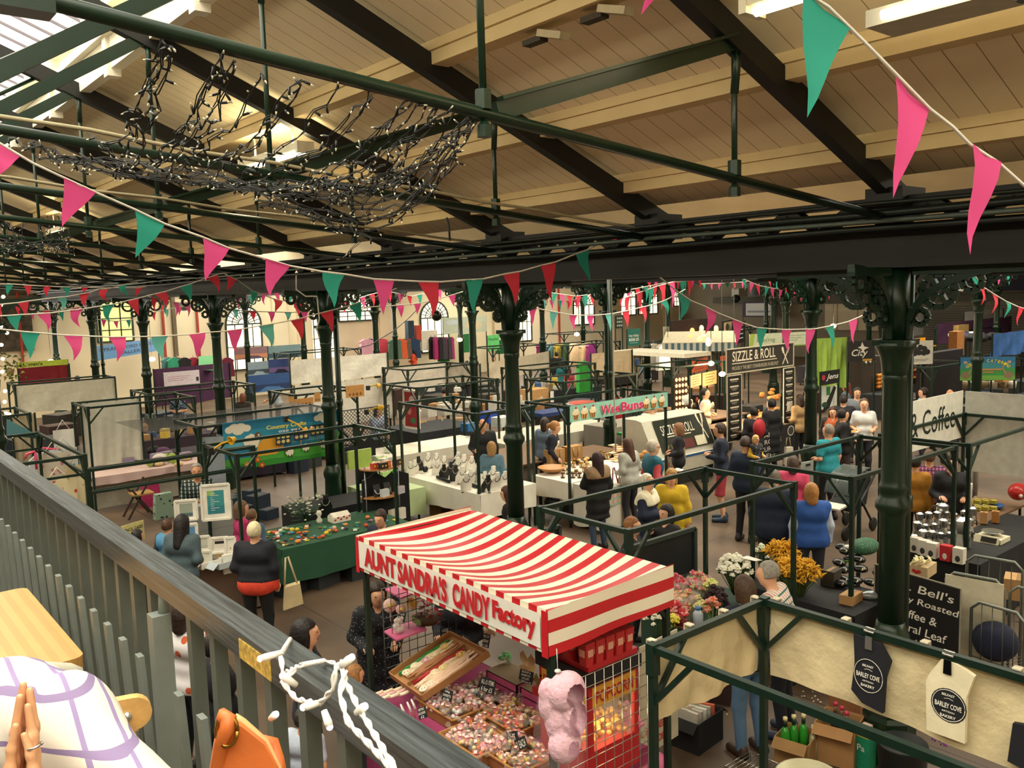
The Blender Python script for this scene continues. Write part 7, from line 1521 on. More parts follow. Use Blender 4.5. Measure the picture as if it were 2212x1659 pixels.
# ---- aprons behind the railing
t=thing('hanger_apron','white child apron on a bright pink hanger behind the gallery rail','apron',at(95,980,1.7));p=wloc(t)
MB().mat(M('#d3d9dc',.8,0,.06,6,.4)).prism([p+V((-.28,0,-.7)),p+V((.28,0,-.7)),p+V((.24,0,-.1)),p+V((.1,0,.02)),p+V((-.1,0,.02)),p+V((-.24,0,-.1))],(0,.05,0)).build('apron',t);MB().mat(M('#e0426a',.4)).tube([p+V((-.3,-.03,-.04)),p+V((-.28,-.03,.03)),p+V((0,-.03,.10)),p+V((.28,-.03,.03)),p+V((.3,-.03,-.04))],.022,8).tube([p+V((-.14,-.03,.05)),p+V((-.14,-.03,-.25))],.022,6).build('hanger',t)
for k,(lab,px,py,hx,dots,w_)in enumerate((('cream flower-patterned bib hanging by the pink hanger',118,1010,'#d6cdbc','#c97a8a',.5),('blue and white patterned apron behind the cream bib',140,1000,'#c9cfd0','#5f8a9a',.45),('cream bag with a red flower hung lowest on the rail',130,1075,'#dccfa8','#c2322a',.5),('cream bag with a dark blue circle beside the post',158,1068,'#d6cba8','#22346a',.35),('plain cream cloth bags at the back of the rail',172,1040,'#c9b58c','#c9b58c',.35),('white plastic carrier bag hung from the sloping rail',142,955,'#d9d8d0','#d9d8d0',.4))):
 p=at(px,py,1.55-.1*(k>1));t=thing('hanging_cloth',lab,'cloth',p);MB().mat(spots(hx,dots,9,.25)).grid(lambda u,v:p+V((-w_/2+w_*u,.02*math.sin(u*7+k)+.03*k,.25-.65*v)),8,6).build('cloth',t);MB().mat(M(hx,.8)).tube([p+V((-w_*.3,.03*k,.25)),p+V((0,.03*k,.45)),p+V((w_*.3,.03*k,.25))],.01,5).build('strap',t)
tag(MB().mat(M('#1d4250',.9,0,.1)).bx(.9,1.9,16.2,16.25,.7,2.0).build('teal_cloth'),'dark teal cloth hung behind the aprons','cloth')
tag(MB().mat(M('#1f5a60',.9,0,.1)).prism([at(15,905,2.2),at(82,940,2.2),at(82,935,2.2)+V((0,0,-.1)),at(15,940,1.9)],(0,.04,0)).build('teal_scarf'),'teal cloth draped over the sloping rail','cloth')
# pink table goods
q=random.Random(17)
for k in range(15):
 p=at(268+q.uniform(0,140),1000+q.uniform(-12,8)-.12*0,.77);kind=k%3
 if kind==0:cbox('clear tub of dark sweets on the pink table',p,.22,.16,.16,'#8a7f9a',.2,'goods_tub','tub','tubs on the pink table')
 elif kind==1:tag(MB().mat(M('#d3b47c',.7)).ball(p+V((0,0,.04)),(.10,.08,.05),9,6).build('bread_roll'),'pale bread roll on the pink table','bread','bread rolls on the pink table')
 else:tag(MB().mat(M('#9ab04c',.8)).ball(p+V((0,0,.08)),(.08,.07,.08),9,6).build('knitted_toy'),'green knitted ball beside the coral cardigan','toy','green balls on the pink table')
for lab,px,py,hx in(('black handbag on the pink table by the coral cardigan',332,978,'#15151a'),('purple woollen heap beside the dark hair',352,980,'#5a3a5c'),('white paper stack at the back of the pink table',345,995,'#d6d2c8')):p=at(px,py,.8);tag(MB().mat(M(hx,.8)).ball(p+V((0,0,.06)),(.16,.12,.10),12,8).build('soft_bag'),lab,'bag')
def fold_stool(label,px,py):
 p=at(px,py,0);t=thing('folding_stool',label,'stool',p);W_=M('#3a2a1e',.6)
 for y in(-.18,.18):MB().mat(W_).bar(p+V((-.25,y,0)),p+V((.2,y,.75)),.035).bar(p+V((.25,y,0)),p+V((-.15,y,.6)),.035).build('leg',t)
 MB().mat(M('#a9814a',.5)).bx(p.x-.12,p.x+.28,p.y-.2,p.y+.2,.45,.48).build('seat',t)
fold_stool('dark folding wooden chair with a pale seat below the pink table',300,1115)
for lab,px,py,hx in(('pink bag on the floor below the pink table',330,1095,'#a8285a'),('green and white patterned bag beside the grey pull-up screen',358,1120,'#8aa08a')):p=at(px,py,.0);tag(MB().mat(spots(hx,'#2a3a44',12,.3)if 'green' in lab else M(hx,.7)).prism([p+V((-.2,0,0)),p+V((.2,0,0)),p+V((.16,0,.5)),p+V((-.16,0,.5))],(0,.15,0)).build('floor_bag'),lab,'bag')
# ---- easel with red poster, folding chairs, stock boxes
s=sgn('easel_poster','red crab-patterned poster in a white frame leaning between the stalls','poster',(872,843),(902,846),922,'#9a2028',2.0,None,frame=('#dcd8ca',.05));s.disc(.55,.75,.2,.12,'#d9b8b0').disc(.35,.45,.15,.1,'#c97a6a').disc(.6,.2,.2,.08,'#3a7a4a').done()
def fchair(label,px,py,rz):
 p=at(px,py,0);t=thing('folding_chair',label,'chair',p);G_=M('#9a9688',.3,.6);Q=lambda x,y,z:p+Matrix.Rotation(rz,3,'Z')@V((x,y,z))
 for x in(-.2,.2):MB().mat(G_).tube([Q(x,-.2,0),Q(x,.22,.82)],.013,6).tube([Q(x,.25,0),Q(x,-.15,.45)],.013,6).build('leg',t)
 MB().mat(M('#b08a5a',.5)).prism([Q(-.2,-.2,.44),Q(.2,-.2,.44),Q(.2,.15,.45),Q(-.2,.15,.45)],(0,0,.02)).build('seat',t);MB().mat(M('#b08a5a',.5)).prism([Q(-.2,.17,.62),Q(.2,.17,.62),Q(.2,.23,.82),Q(-.2,.23,.82)],(0,.015,0)).build('backrest',t)
fchair('folding chair with tan back beside the red poster',925,975,.3);fchair('second folding chair with the seated person in shorts',975,965,.8);fchair('folding chair with tan back turned to the column',995,935,2.2)
bc_=[('blue plastic crate on the worktop above the seated man',1058,912,.76,'#2a4fb0',.45,.3),('clear plastic box beside the blue crate',1085,920,.76,'#c9cfca',.5,.25),('crumpled blue bag on the worktop',1013,930,.76,'#2f6fa8',.35,.2)]
for lab,px,py,z,hx,w_,h_ in bc_:cbox(lab,at(px,py,z),w_,w_*.7,h_,hx,.2,'plastic_crate','crate')
q=random.Random(41)
for k in range(26):
 px,py=q.uniform(980,1200),q.uniform(860,890);kk=k%3;cbox(['brown stock box on the worktops behind the second column','white stock carton on the worktops behind the second column','slim white dispenser on the worktops behind the second column'][kk],at(px,py,.78),.22 if kk<2 else.1,.2 if kk<2 else.1,q.uniform(.15,.3)+.15*(kk==2),['#a57d4f','#d0ccc0','#d9d7cf'][kk],q.uniform(0,1),['stock_box','stock_carton','soap_dispenser'][kk],['box','carton','dispenser'][kk],['brown stock boxes','white stock cartons','white dispensers'][kk]+' behind the second column')
table('long worktop of stock boxes behind the second column',12.5,16.5,15.5,17.0,.76,'pale cloth over the long stock worktop','#b9b4a4',.3)
for k in range(18):
 px,py=q.uniform(820,1000),q.uniform(820,850);kk=k%2;cbox(['dark goods box on the far tables left of the second column','white goods box on the far tables left of the second column'][kk],at(px,py,.78),.3,.25,q.uniform(.12,.3),['#26282c','#c9c5ba'][kk],q.uniform(0,1),'goods_box','box',['dark goods boxes on the far tables','white goods boxes on the far tables'][kk])
table('dark far table between the grey valances and the second column',12.0,14.0,18.4,20.0,.76,'dark cloth over the far goods table','#23262a',.6)
cbox('pale wooden chest behind the second column',at(1155,870,.76),.8,.5,.45,'#b9915c',.1,'wooden_chest','chest')
tub=at(1260,890,.72);tag(MB().mat(M('#c9ccca',.4)).lathe([(.3,0),(.5,.25),(.52,.26)],tub,18).mat(M('#b04a3a',.6)).lathe([(.4,.2),(.42,.3),(.001,.32)],tub,16).build('goods_tub'),'wide white tub with a red cover on the far worktop','tub')
bl=at(1185,895,.76);tag(MB().mat(M('#22396a',.6)).box(bl+V((0,0,.05)),(1.1,.7,.1)).build('folded_tarpaulin'),'folded dark blue tarpaulin on the worktop','tarpaulin')
for lab,px,py,hx in(('green folded cloth on the worktop by the fridge end',1370,935,'#2f8a4a'),('yellow folded cloth on the worktop by the fridge end',1395,930,'#cbb84a'),('pale green tray on the worktop by the fridge end',1390,945,'#b9c49a')):p=at(px,py,.85);tag(MB().mat(M(hx,.8)).box(p,(.7,.5,.06),.1).build('folded_cloth'),lab,'cloth')
table('dark worktop between the cake stall and the display fridge',12.4,13.6,12.7,13.7,.82,None);rp=at(1342,945,0);tag(MB().mat(M('#a8202a',.5)).bx(rp.x-.1,rp.x+.1,rp.y-.1,rp.y+.1,.3,1.15).build('red_canister'),'tall red canister behind the cake stall','canister')
# burger stall goods
q=random.Random(51)
for k in range(34):
 tier=k%3;px,py=[(1655,852),(1640,905),(1652,890)][tier];p=at(px+q.uniform(-20,28),py+q.uniform(-10,8),1.35-.14*tier);tag(MB().mat(M(q.choice(['#c98a3a','#d9a050','#b8752c']),.6,0,.12)).ball(p,(.09,.075,.055),9,6).build('bread_bun'),'golden bread bun in the heaps behind the burger counter','bread','bread buns at the burger counter')
table('burger counter worktop of bread buns',15.9,17.6,11.3,12.6,1.05,None);table('steel counter behind the burger stall',16.4,18.8,13.2,14.4,1.0,None)
table('lit food counter under the orange menus',14.9,17.2,14.4,15.3,.95,'grey cloth on the lit food counter','#8a857a',.7)
for k in range(22):p=at(q.uniform(1470,1545),q.uniform(868,885),.97);tag(MB().mat(M(q.choice(['#d9c8a8','#8a3a24','#e6dcc8','#3a2a20']),.5)).lathe([(.04,0),(.045,.1),(.03,.14),(.02,.16)],p,10).build('sauce_jar'),'small jar or bottle on the lit food counter','jar','jars on the lit food counter')
tag(MB().mat(M('#b9c7d6',.5)).lathe([(.001,-.08),(.16,-.08),(.18,0),(.16,.08),(.001,.08)],at(1478,862,1.3),16,True,Matrix.Rotation(1.3,3,'X')).build('table_fan'),'pale blue round fan head on a pole by the beanie cook','fan')
tag(MB().mat(M('#1c2220',.5)).tube([V((*at(1478,862,1.3)[:2],0)),at(1478,880,1.3)],.025,8).build('fan_pole'),'dark pole carrying the pale blue fan head','pole')
# fridge and spice shelves on the right
kf=thing('coffee_kiosk','dark coffee kiosk cabinet with chrome knobs beside the red hair','cabinet',at(1860,905,.0));p0=wloc(kf);MB().mat(M('#3a332a',.5,0,.15)).bx(p0.x,p0.x+1.4,p0.y,p0.y+.8,0,1.9).build('body',kf)
for k in range(3):MB().mat(M('#c9c5b8',.3,.7)).ball((p0.x+.2+.25*k,p0.y-.02,1.75),.05).build('knob',kf)
for k in range(14):p=V((p0.x+.75+.16*(k%4),p0.y-.15,.95+.12*(k//4)));tag(MB().mat(M('#d98a2c',.6,0,.1)).ball(p,(.085,.07,.06),9,6).build('orange_bun'),'orange glazed bun stacked at the kiosk counter','bread','orange buns at the kiosk')
p0=at(1985,880,0)+V((.9,.5,0));ss=thing('spice_rack','yellow and orange lit spice rack behind the near column','shelf',p0)
for z in(.9,1.15,1.4,1.65,1.9):MB().mat(M('#b0761c',.6)).bx(p0.x-.4,p0.x+1.4,p0.y,p0.y+.4,z,z+.04).build('board',ss)
MB().mat(M('#d99a24',.6)).bx(p0.x-.4,p0.x+1.4,p0.y+.4,p0.y+.44,.6,2.2).mat(M('#26201a',.6)).bx(p0.x-.1,p0.x+.9,p0.y+.36,p0.y+.4,2.0,2.2).build('back_panel',ss)
for k in range(40):p=V((p0.x-.3+.2*(k%8),p0.y+.15,[.94,1.19,1.44,1.69,1.94][k//8]));tag(MB().mat(M(q.choice(['#c2402a','#d9a23a','#e0c05a','#c98a7a','#8a3020']),.5)).bx(p.x-.075,p.x+.075,p.y-.06,p.y+.06,p.z,p.z+.13).build('spice_packet'),'small coloured packet on the yellow spice rack','packet','packets on the spice rack')
for k,(px,py,hx,w_,h_,lab)in enumerate(((2075,742,'#a8703a',.5,.75,'brown cardboard cut-out leaning above the catering stall'),(2040,835,'#1c1212',2.2,1.9,'dark maroon cloth panel beside the catering banner'),(2175,812,'#b58a50',.5,.35,'cardboard box right of the catering banner'),(1985,700,'#c2c4c2',.9,1.0,'white printed sack hung behind the near column'),(2082,710,'#c2a060',.9,.3,'pale cardboard box on the purple stall'),(2185,733,'#c9ccca',.5,.35,'white polystyrene box over the blue tarpaulin'))):
 p=at(px,py,2.3 if py<760 else 1.4);tag(MB().mat(M(hx,.8,0,.08)).bx(p.x-w_/2,p.x+w_/2,p.y,p.y+.25,p.z-h_/2,p.z+h_/2).build(['cardboard_cutout','maroon_cloth','cardboard_box','printed_sack','cardboard_box','foam_box'][k]),lab,['cardboard','cloth','box','sack','box','box'][k])
for k in range(16):p=at(2060+q.uniform(0,130),728+q.uniform(-5,4),2.2);tag(MB().mat(M(q.choice(['#15171a','#2a3a5a','#c9c9c4','#3a2a2a']),.7)).ball(p,(.3,.2,.15),8,6).build('stored_bag'),'dark bundle stored on top of the catering stall','bag','bundles on the catering stall roof')
table('catering counter under the long-necked bird banner',24.0,27.2,9.0,9.8,.95,'dark blue cloth over the catering counter','#151a2c',.9)
for k in range(6):p=at(2085+20*k,838,1.0);tag(MB().mat(M(['#8a7a5a','#c9c4b4'][k%2],.4)).lathe([(.12,0),(.14,.2),(.001,.22)],p,12).build('cooking_pot'),'pot on the catering counter','pot','pots on the catering counter')
# ---- far clothes rails
def garment(label,px,py,hx,z=1.75,L_=.75,w_=.45,grp=None):
 p=at(px,py,z)-V((0,R.uniform(0,.5),0));t=thing('hanging_garment',label,'garment',p,grp);MB().mat(M(hx,.85,0,.15,6,.4)).prism([p+V((-w_/2,0,-L_)),p+V((w_/2,0,-L_)),p+V((w_*.42,0,-.2)),p+V((w_*.5,0,-.12)),p+V((w_*.15,0,0)),p+V((-w_*.15,0,0)),p+V((-w_*.5,0,-.12)),p+V((-w_*.42,0,-.2))],(0,.15,0)).build('cloth',t);MB().mat(M('#8d8a80',.3,.7)).tube([p+V((0,.07,0)),p+V((0,.07,.1))],.01,5).build('hanger',t)
for px,hx,lab in((783,'#d9a0b4','pale pink top, leftmost on the far clothes rail'),(792,'#2a3a8a','royal blue top next to the pale pink one'),(801,'#a82a44','crimson top left of the far column'),(826,'#d94a5f','coral pink dress right of the far column'),(842,'#5a7a68','green and tan dress on a black form'),(858,'#e0643a','orange blouse on the far rail'),(872,'#6a5a4c','taupe patterned dress on the far rail'),(882,'#b03a4a','red and blue patterned top on the far rail'),(893,'#1f3a5a','long dark blue dress at the end of the far rail')):garment(lab,px,732,hx,1.95,.95,.75)
for k in range(14):garment('narrow %s scarf on the second far rail'%['black patterned','magenta','purple and white','dark grey'][k%4],930+k*2.8,728,['#1c1c20','#a82a6a','#8a7a9a','#3a3a40'][k%4],1.95,1.1,.25,['black patterned','magenta','purple and white','dark grey'][k%4]+' scarves on the far rail')
for px,hx,lab in((362,'#4a7a7a','teal top, leftmost on the dark clothes rail'),(370,'#2a8a6a','green top on the dark clothes rail'),(378,'#7a2a44','plum top on the dark clothes rail'),(392,'#14151a','wide black jumper on the dark clothes rail'),(414,'#8a1f34','deep red jumper on the dark clothes rail'),(445,'#1f7a3a','green sheet-like garment on the rail'),(486,'#6a1a34','wine red garment right of the column')):garment(lab,px,772,hx,1.9,.8,.55)
tag(MB().mat(M('#1f7a3a',.8)).prism([at(430,770,2.0),at(460,768,2.0),at(460,800,2.0)+V((0,0,0)),at(430,800,2.0)],(0,.05,0)).build('green_cloth'),'green cloth hung on the rail by the column','cloth')
for px,hx,lab in((1172,'#2a3f8a','blue tie-dye dress at the left of the craft rail'),(1190,'#6a9ab0','pale blue dress on the craft rail'),(1208,'#c9b04a','yellow striped garment on the craft rail'),(1218,'#2a4a34','dark green garment on the craft rail'),(1240,'#cdbba0','beige knitted top with eyes on the craft rail'),(1258,'#c4b090','beige knitted garment beside the striped zebra top'),(1278,'#7a2070','magenta t-shirt at the end of the craft rail'),(1165,'#8a2a6a','purple red hanging at the corner of the craft rail'),(1253,'#2f9a3a','bright green patterned cloth on the craft stall'),(1402,'#d3d4cc','white t-shirt with a grey print, left of the pair'),(1415,'#d9dad4','white t-shirt with a grey print, right of the pair')):
 garment(lab,px,742 if px!=1253 else 780,hx,1.95 if px<1300 else 2.35,1.0 if px<1300 else.9,.62)
for lab,x0,x1,y0,y1,hx in(('big green crates stack left of the leaflet banner',1000,1024,722,762,'#1c6a34'),('low bright green crate by the white chairs',953,976,765,782,'#2a8a44'),('green cloth right of the leaflet banner',1078,1090,735,765,'#1d6a3a'),('dark blue tall board behind the far garments',884,898,693,760,'#1a3346'),('red patterned hanging beside the dark blue board',900,912,703,735,'#b8402f'),('white board leaning in the bright doorway',912,950,715,758,'#d9d4c4')):
 p,p2=at(x0,y1,.9 if y1>740 else 1.6),at(x1,y1,.9 if y1>740 else 1.6);h_=hz(p,x0,y0)-p.z;tag(MB().mat(M(hx,.7,0,.1)).bx(p.x,p.x+(p2-p).length*.9,p.y,p.y+.3,p.z,p.z+h_).build('goods_stack'),lab,'goods')
 # wire mesh with plaques
mt_=thing('wire_mesh_panel','black diamond wire mesh panel behind the sheep banner','mesh panel',(9.1,17.0,.8));b=MB().mat(M('#1c1f1e',.4,.3));X0,X1,Z0,Z1=8.25,10.5,.8,1.75
A=at(625,865,1.75);yy=17.25
n_=26;
for k in range(-12,n_):
 for sg in(1,-1):
  xa,xb,za,zb=X0+(X1-X0)*k/n_*1.0,X0+(X1-X0)*k/n_+(Z1-Z0),Z0,Z1
  if sg<0:xa,xb=xb,xa
  c0=max(0,(X0-min(xa,xb))/(abs(xb-xa)));c1=min(1,(X1-min(xa,xb))/(abs(xb-xa)))
  if c1<=c0:continue
  f=(lambda t:(xa+(xb-xa)*t,yy,za+(zb-za)*t))if sg>0 else(lambda t:(xa+(xb-xa)*(1-t),yy,za+(zb-za)*(1-t)))
  b.tube([f(c0),f(c1)],.007,4)
b.build('wire_mesh',mt_);MB().mat(M('#1c1f1e',.4)).tube([(X0,yy,Z0),(X0,yy,Z1),(X1,yy,Z1),(X1,yy,Z0),(X0,yy,Z0)],.015,6).build('rim',mt_)
for lab,px0,px1,py0,py1 in(('small wooden plaque on the left of the wire mesh',625,635,856,876),('wide wooden plaque with row of pawprints on the wire mesh',637,677,858,878),('wooden plaque with two prints right of the wide one',680,692,848,869),('large round-topped wooden plaque right of the column',748,786,830,860)):
 A,B=atY(px0,py1,yy-.03),atY(px1,py0,yy-.03);s=Sign('wooden_plaque',lab,'plaque',(A.x,yy-.03,A.z),(1,0,0),(0,0,1),B.x-A.x,B.z-A.z,'#c08a48')
 for k in range(4):s.disc(.2+.2*k,.25,.06,.12,'#7a4f24',8)
 s.done()
 # clamp lamps on the sheep stall
YE=M('#d9a81f',.4)
for lab,px,py,z,d in(('yellow clamp lamp over the top edge of the sheep banner',618,905,2.25,V((.2,-.3,-.2))),('yellow clamp lamp on the near left corner of the ornament frame',455,975,2.2,V((.35,.1,.10))),('yellow work lamp on the frame right of the mesh',795,838,2.25,V((.2,-.1,.04))),('yellow work lamp hanging right of the slim pipe',792,890,2.0,V((.15,-.3,.1)))):
 p=at(px,py,z);t=thing('clamp_lamp',lab,'lamp',p);e=p+d;MB().mat(YE).tube([p,p+d*.5+V((0,0,.03)),e],.014,7).build('arm',t);sh_=MB().mat(YE).lathe([(.03,.06),(.055,0),(.07,-.03),(.062,-.03),(.045,.0)],e,12,True,d.to_track_quat('Z','Y').to_matrix()).build('lamp_shade',t);MB().mat(M('#15171a',.5)).box(p,(.07,.07,.1)).build('clamp',t)
s=sgn('wall_chart','dark board of cards on the frame of the craft rail','board',(1330,682),(1345,681),710,'#26332c',3.0)
for k in range(9):s.rect(.15+.28*(k%3),.15+.28*(k//3),.35+.28*(k%3),.3+.28*(k//3),'#9aa79a')
s.done()
# ---- plants and warm bulbs at the left edge
ub=thing('bulb_garland','warm bulb garland wound up the column at the left edge','lights',(2.16,14.57,1.2));BW=M('#ffdf9c',.3,var=0,emit=14);pts=[]
for k in range(16):
 a=k*1.9;pts.append(V((2.16+.19*math.cos(a),14.57+.19*math.sin(a),2.3+.13*k)))
MB().mat(M('#1a1c1a',.6)).tube(pts,.008,5).build('cable',ub)
for k,(px,py)in enumerate(((7,641),(7,659),(15,719),(3,745),(6,775),(5,803),(11,845),(10,868),(20,895),(13,893),(27,942),(2,705))):
 p=atT(px,py,17.2);MB().mat(BW).ball(p,.035,8,6).build('bulb',ub)
hp_=thing('hanging_plant','leafy plant hung in front of the white cloth at the left edge','plant',at(22,790,2.6));p0=wloc(hp_);q=random.Random(6);b=MB()
for k in range(60):v=p0+V((q.gauss(0,.2),q.gauss(0,.1),q.uniform(-.4,.35)));w=V((q.uniform(-1,1),q.uniform(-1,1),q.uniform(-1,.2))).normalized()*.14;b.mat(M(q.choice(['#7f8a4a','#5a6a34','#9a9a5a']),.8)).add([v,v+w,v+w.cross(V((.2,.9,.3))).normalized()*.09],[(0,1,2)],False)
b.build('foliage',hp_);MB().mat(M('#8a6a44',.7)).lathe([(.06,-.3),(.1,-.1)],p0,10).build('pot',hp_)
# glowing lamps hung over the stalls
for lab,px,py,z,e,hx in(('bright warm bulb in front of the red stall',110,781,2.3,30,'#ffcf7a'),('warm bulb beside the blue gallery banner',328,776,2.4,26,'#ffd38a'),('warm bulb behind the far column at the green stall',993,734,2.4,26,'#ffcf86'),('oblong warm lamp before the orange menu',1536,785,2.2,22,'#ffd08a'),('round warm lamp at the left end of the burger banner',1560,808,2.1,30,'#ffd9a0'),('small warm lamp under the striped awning',1443,758,2.1,16,'#ffc070'),('white glowing lamp before the arched windows',1246,722,2.4,14,'#fff0d0'),('tiny warm bulb by the teal flag at the slim column',1800,704,2.9,20,'#ffdf9a'),('warm bulb of the bread stall behind the menu',1586,862,1.6,10,'#ffc880')):
 p=at(px,py,z);t=thing('hanging_lamp',lab,'lamp',p);d_=(p-O0).length;MB().mat(M(hx,.3,var=0,emit=e)).ball(p,(.045+.0022*d_,.04+.0015*d_,.04+.001*d_),10,8).build('bulb',t);MB().mat(M('#1c1c1a',.5)).tube([p+V((0,0,.05)),p+V((0,0,4.42-p.z))],.008,5).build('cord',t)
 l=bpy.data.lights.new('stall_lamp','POINT');l.energy=55;l.color=(1,.74,.42);l.shadow_soft_size=.1;o=bpy.data.objects.new('stall_lamp',l);COL.objects.link(o);o.location=p-V((0,.25,.1))
am=thing('lamp_display','glowing cluster of amber salt lamps behind the striped awning','lamps',at(1515,722,2.35));q=random.Random(12)
for k in range(46):
 p=at(1478+q.uniform(0,72),722+q.uniform(-18,18),2.35+q.uniform(-.2,.2));MB().mat(M(q.choice(['#ff9a4a','#ffb86a','#ffd9a0','#d9622c']),.4,var=0,emit=q.choice([1.5,3,6]))).ball(p,(.10,.10,.14),7,5).build('lamp',am)
MB().mat(M('#2a1c14',.7)).bx(*(lambda a:(a.x-.2,a.x+2.6,a.y+.5,a.y+.6))(at(1478,722,2.35)),1.4,2.9).build('backing',am)
pl_=thing('candle_lattice','dark lattice with glowing squares below the beige cloth','panel',at(1470,850,1.5));A=at(1456,850,1.5)
MB().mat(M('#2a1a12',.7)).bx(A.x,A.x+.55,A.y,A.y+.05,.95,2.0).build('lattice',pl_)
for k in range(24):MB().mat(M('#ffb070',.4,var=0,emit=3)).ball((A.x+.08+.13*(k%4),A.y-.02,1.05+.16*(k//4)),(.045,.02,.05),7,5).build('glow',pl_)
mb_=at(943,682,3.3);t=thing('globe_lamp','dark hanging globe in front of the end wall','globe',mb_);MB().mat(M('#24211d',.25,.6)).ball(mb_,.24,18,12).build('globe',t);MB().mat(M('#24211d',.5)).tube([mb_+V((0,0,.2)),mb_+V((0,0,1.4))],.012,5).build('cord',t)
for lab,px,py,z in(('dark hanging speaker globe before the bright left wall',397,662,3.4),):p=at(px,py,z);tag(MB().mat(M('#5a5a4e',.4)).ball(p,(.28,.28,.2),14,8).tube([p,p+V((0,0,1))],.02,6).build('hanging_globe'),lab,'globe')
pk=at(2078,622,3.9);t=thing('pendant_speaker','white pendant hanging before the dark blue fascia','pendant',pk);MB().mat(M('#dcdcd6',.4)).lathe([(.02,.3),(.06,.25),(.16,0),(.17,-.1),(.12,-.14),(.001,-.14)],pk,16).build('body',t);MB().mat(M('#dcdcd6',.5)).tube([pk+V((0,0,.28)),pk+V((0,0,.9))],.03,6).build('rod',t)
hg=at(1598,632,3.7);t=thing('ceiling_heater','white boxed unit on a pole before the grey wall','heater',hg);MB().mat(M('#c2c0b6',.5)).box(hg,(.9,.5,.5)).build('body',t);MB().mat(M('#c2c0b6',.5)).tube([hg+V((-.5,0,.2)),hg+V((-.5,0,1.3))],.07,8).build('pole',t);MB().mat(M('#15171a',.5)).ball(hg+V((-.5,-.1,-.35)),.25,12,8).build('camera_dome',t)
# ================================================================== light fittings, bunting and fairy-light nets overhead
def batten(label,x,y,ex=1.3,rz=0.,z=None,pw=1.):
 z=z or ZR(x)-.24;t=thing('batten_light',label,'light',(x,y,z));a=math.atan(.41)
 b=MB().mat(M('#d9d2b8',.5));b.bx(x-.09,x+.09,y-ex/2,y+ex/2,z,z+.07).bx(x-.10,x+.10,y-ex/2-.05,y-ex/2,z-.04,z+.08).bx(x-.10,x+.10,y+ex/2,y+ex/2+.05,z-.04,z+.08);hs=b.build('housing',t)
 MB().mat(M('#fff0c4',.3,var=0,emit=9)).tube([(x+.0,y-ex/2,z-.025),(x,y+ex/2,z-.025)],.024,10).build('tube',hs)
 MB().mat(M('#c9c2a8',.5)).tube([(x,y-ex/3,z+.06),(x,y-ex/3,z+.35)],.012,5).tube([(x,y+ex/3,z+.06),(x,y+ex/3,z+.35)],.012,5).build('hanger',t)
 l=bpy.data.lights.new('batten_glow','AREA');l.shape='RECTANGLE';l.size=.1;l.size_y=ex;l.energy=22*pw;l.color=(1,.84,.52);o=bpy.data.objects.new('batten_glow',l);COL.objects.link(o);o.location=(x,y,z-.06)
 l=bpy.data.lights.new('batten_glow','AREA');l.shape='RECTANGLE';l.size=.1;l.size_y=ex;l.energy=16*pw;l.color=(1,.84,.52);o=bpy.data.objects.new('batten_glow',l);COL.objects.link(o);o.location=(x,y,z+.085);o.rotation_euler=(math.pi,0,0)
p1,p2=atX(592,343,4.42),atX(130,498,4.42);batten('lit fluorescent batten behind the big fairy-light net',4.42,p1.y,1.5,z=p1.z);batten('lit fluorescent batten far off at the left edge',4.42,p2.y,1.5,z=p2.z)
p3=atX(1665,8,4.5);batten('lit fluorescent batten cut by the top edge behind the teal flag',4.5,p3.y-.55,1.3,z=p3.z,pw=.22)
p4=atX(2130,12,4.3);t=thing('batten_light','pale underside of a light fitting at the top right corner','light',p4);MB().mat(M('#b9b4a0',.6)).prism([p4+V((-.14,.5,.0)),p4+V((.14,.5,.0)),p4+V((.14,-.8,.0)),p4+V((-.14,-.8,.0))],(0,0,.08)).build('housing',t);MB().mat(M('#fff3d0',.3,var=0,emit=6)).tube([p4+V((-.17,.4,.03)),p4+V((-.17,-.8,.03))],.025,8).build('tube',t)
l=bpy.data.lights.new('batten_glow','AREA');l.shape='RECTANGLE';l.size=.1;l.size_y=1.2;l.energy=14;l.color=(1,.82,.48);o=bpy.data.objects.new('batten_glow',l);COL.objects.link(o);o.location=p4+V((0,-.3,.1));o.rotation_euler=(math.pi,0,0)
for lab,px,py in(('small broken fitting on the upper purlin',1195,75),('loose grey bracket on the upper purlin',1330,22)):p=atX(px,py,4.42);tag(MB().mat(M('#b5a684',.6)).box(p,(.1,.26,.05),mtx=Matrix.Rotation(.3,3,'X')).mat(M('#3a3326',.8)).box(p+V((0,.2,.0)),(.08,.2,.04)).build('purlin_bracket'),lab,'bracket')
FL={'p':('#e0508f','pink'),'r':('#d83a4c','red'),'t':('#2f9a86','teal'),'l':('#66b8ae','pale teal')}
def Mflag(hx):
 k=('flag',hx)
 if k in _mats:return _mats[k]
 m=M(hx,.85,0,.04,4).copy();nt=m.node_tree;b=nt.nodes['Principled BSDF'];tr=nt.nodes.new('ShaderNodeBsdfTranslucent');tr.inputs[0].default_value=(*lin(hx),1);ad=nt.nodes.new('ShaderNodeMixShader');ad.inputs[0].default_value=.35
 nt.links.new(b.outputs[0],ad.inputs[1]);nt.links.new(tr.outputs[0],ad.inputs[2]);nt.links.new(ad.outputs[0],nt.nodes['Material Output'].inputs[0]);_mats[k]=m;return m
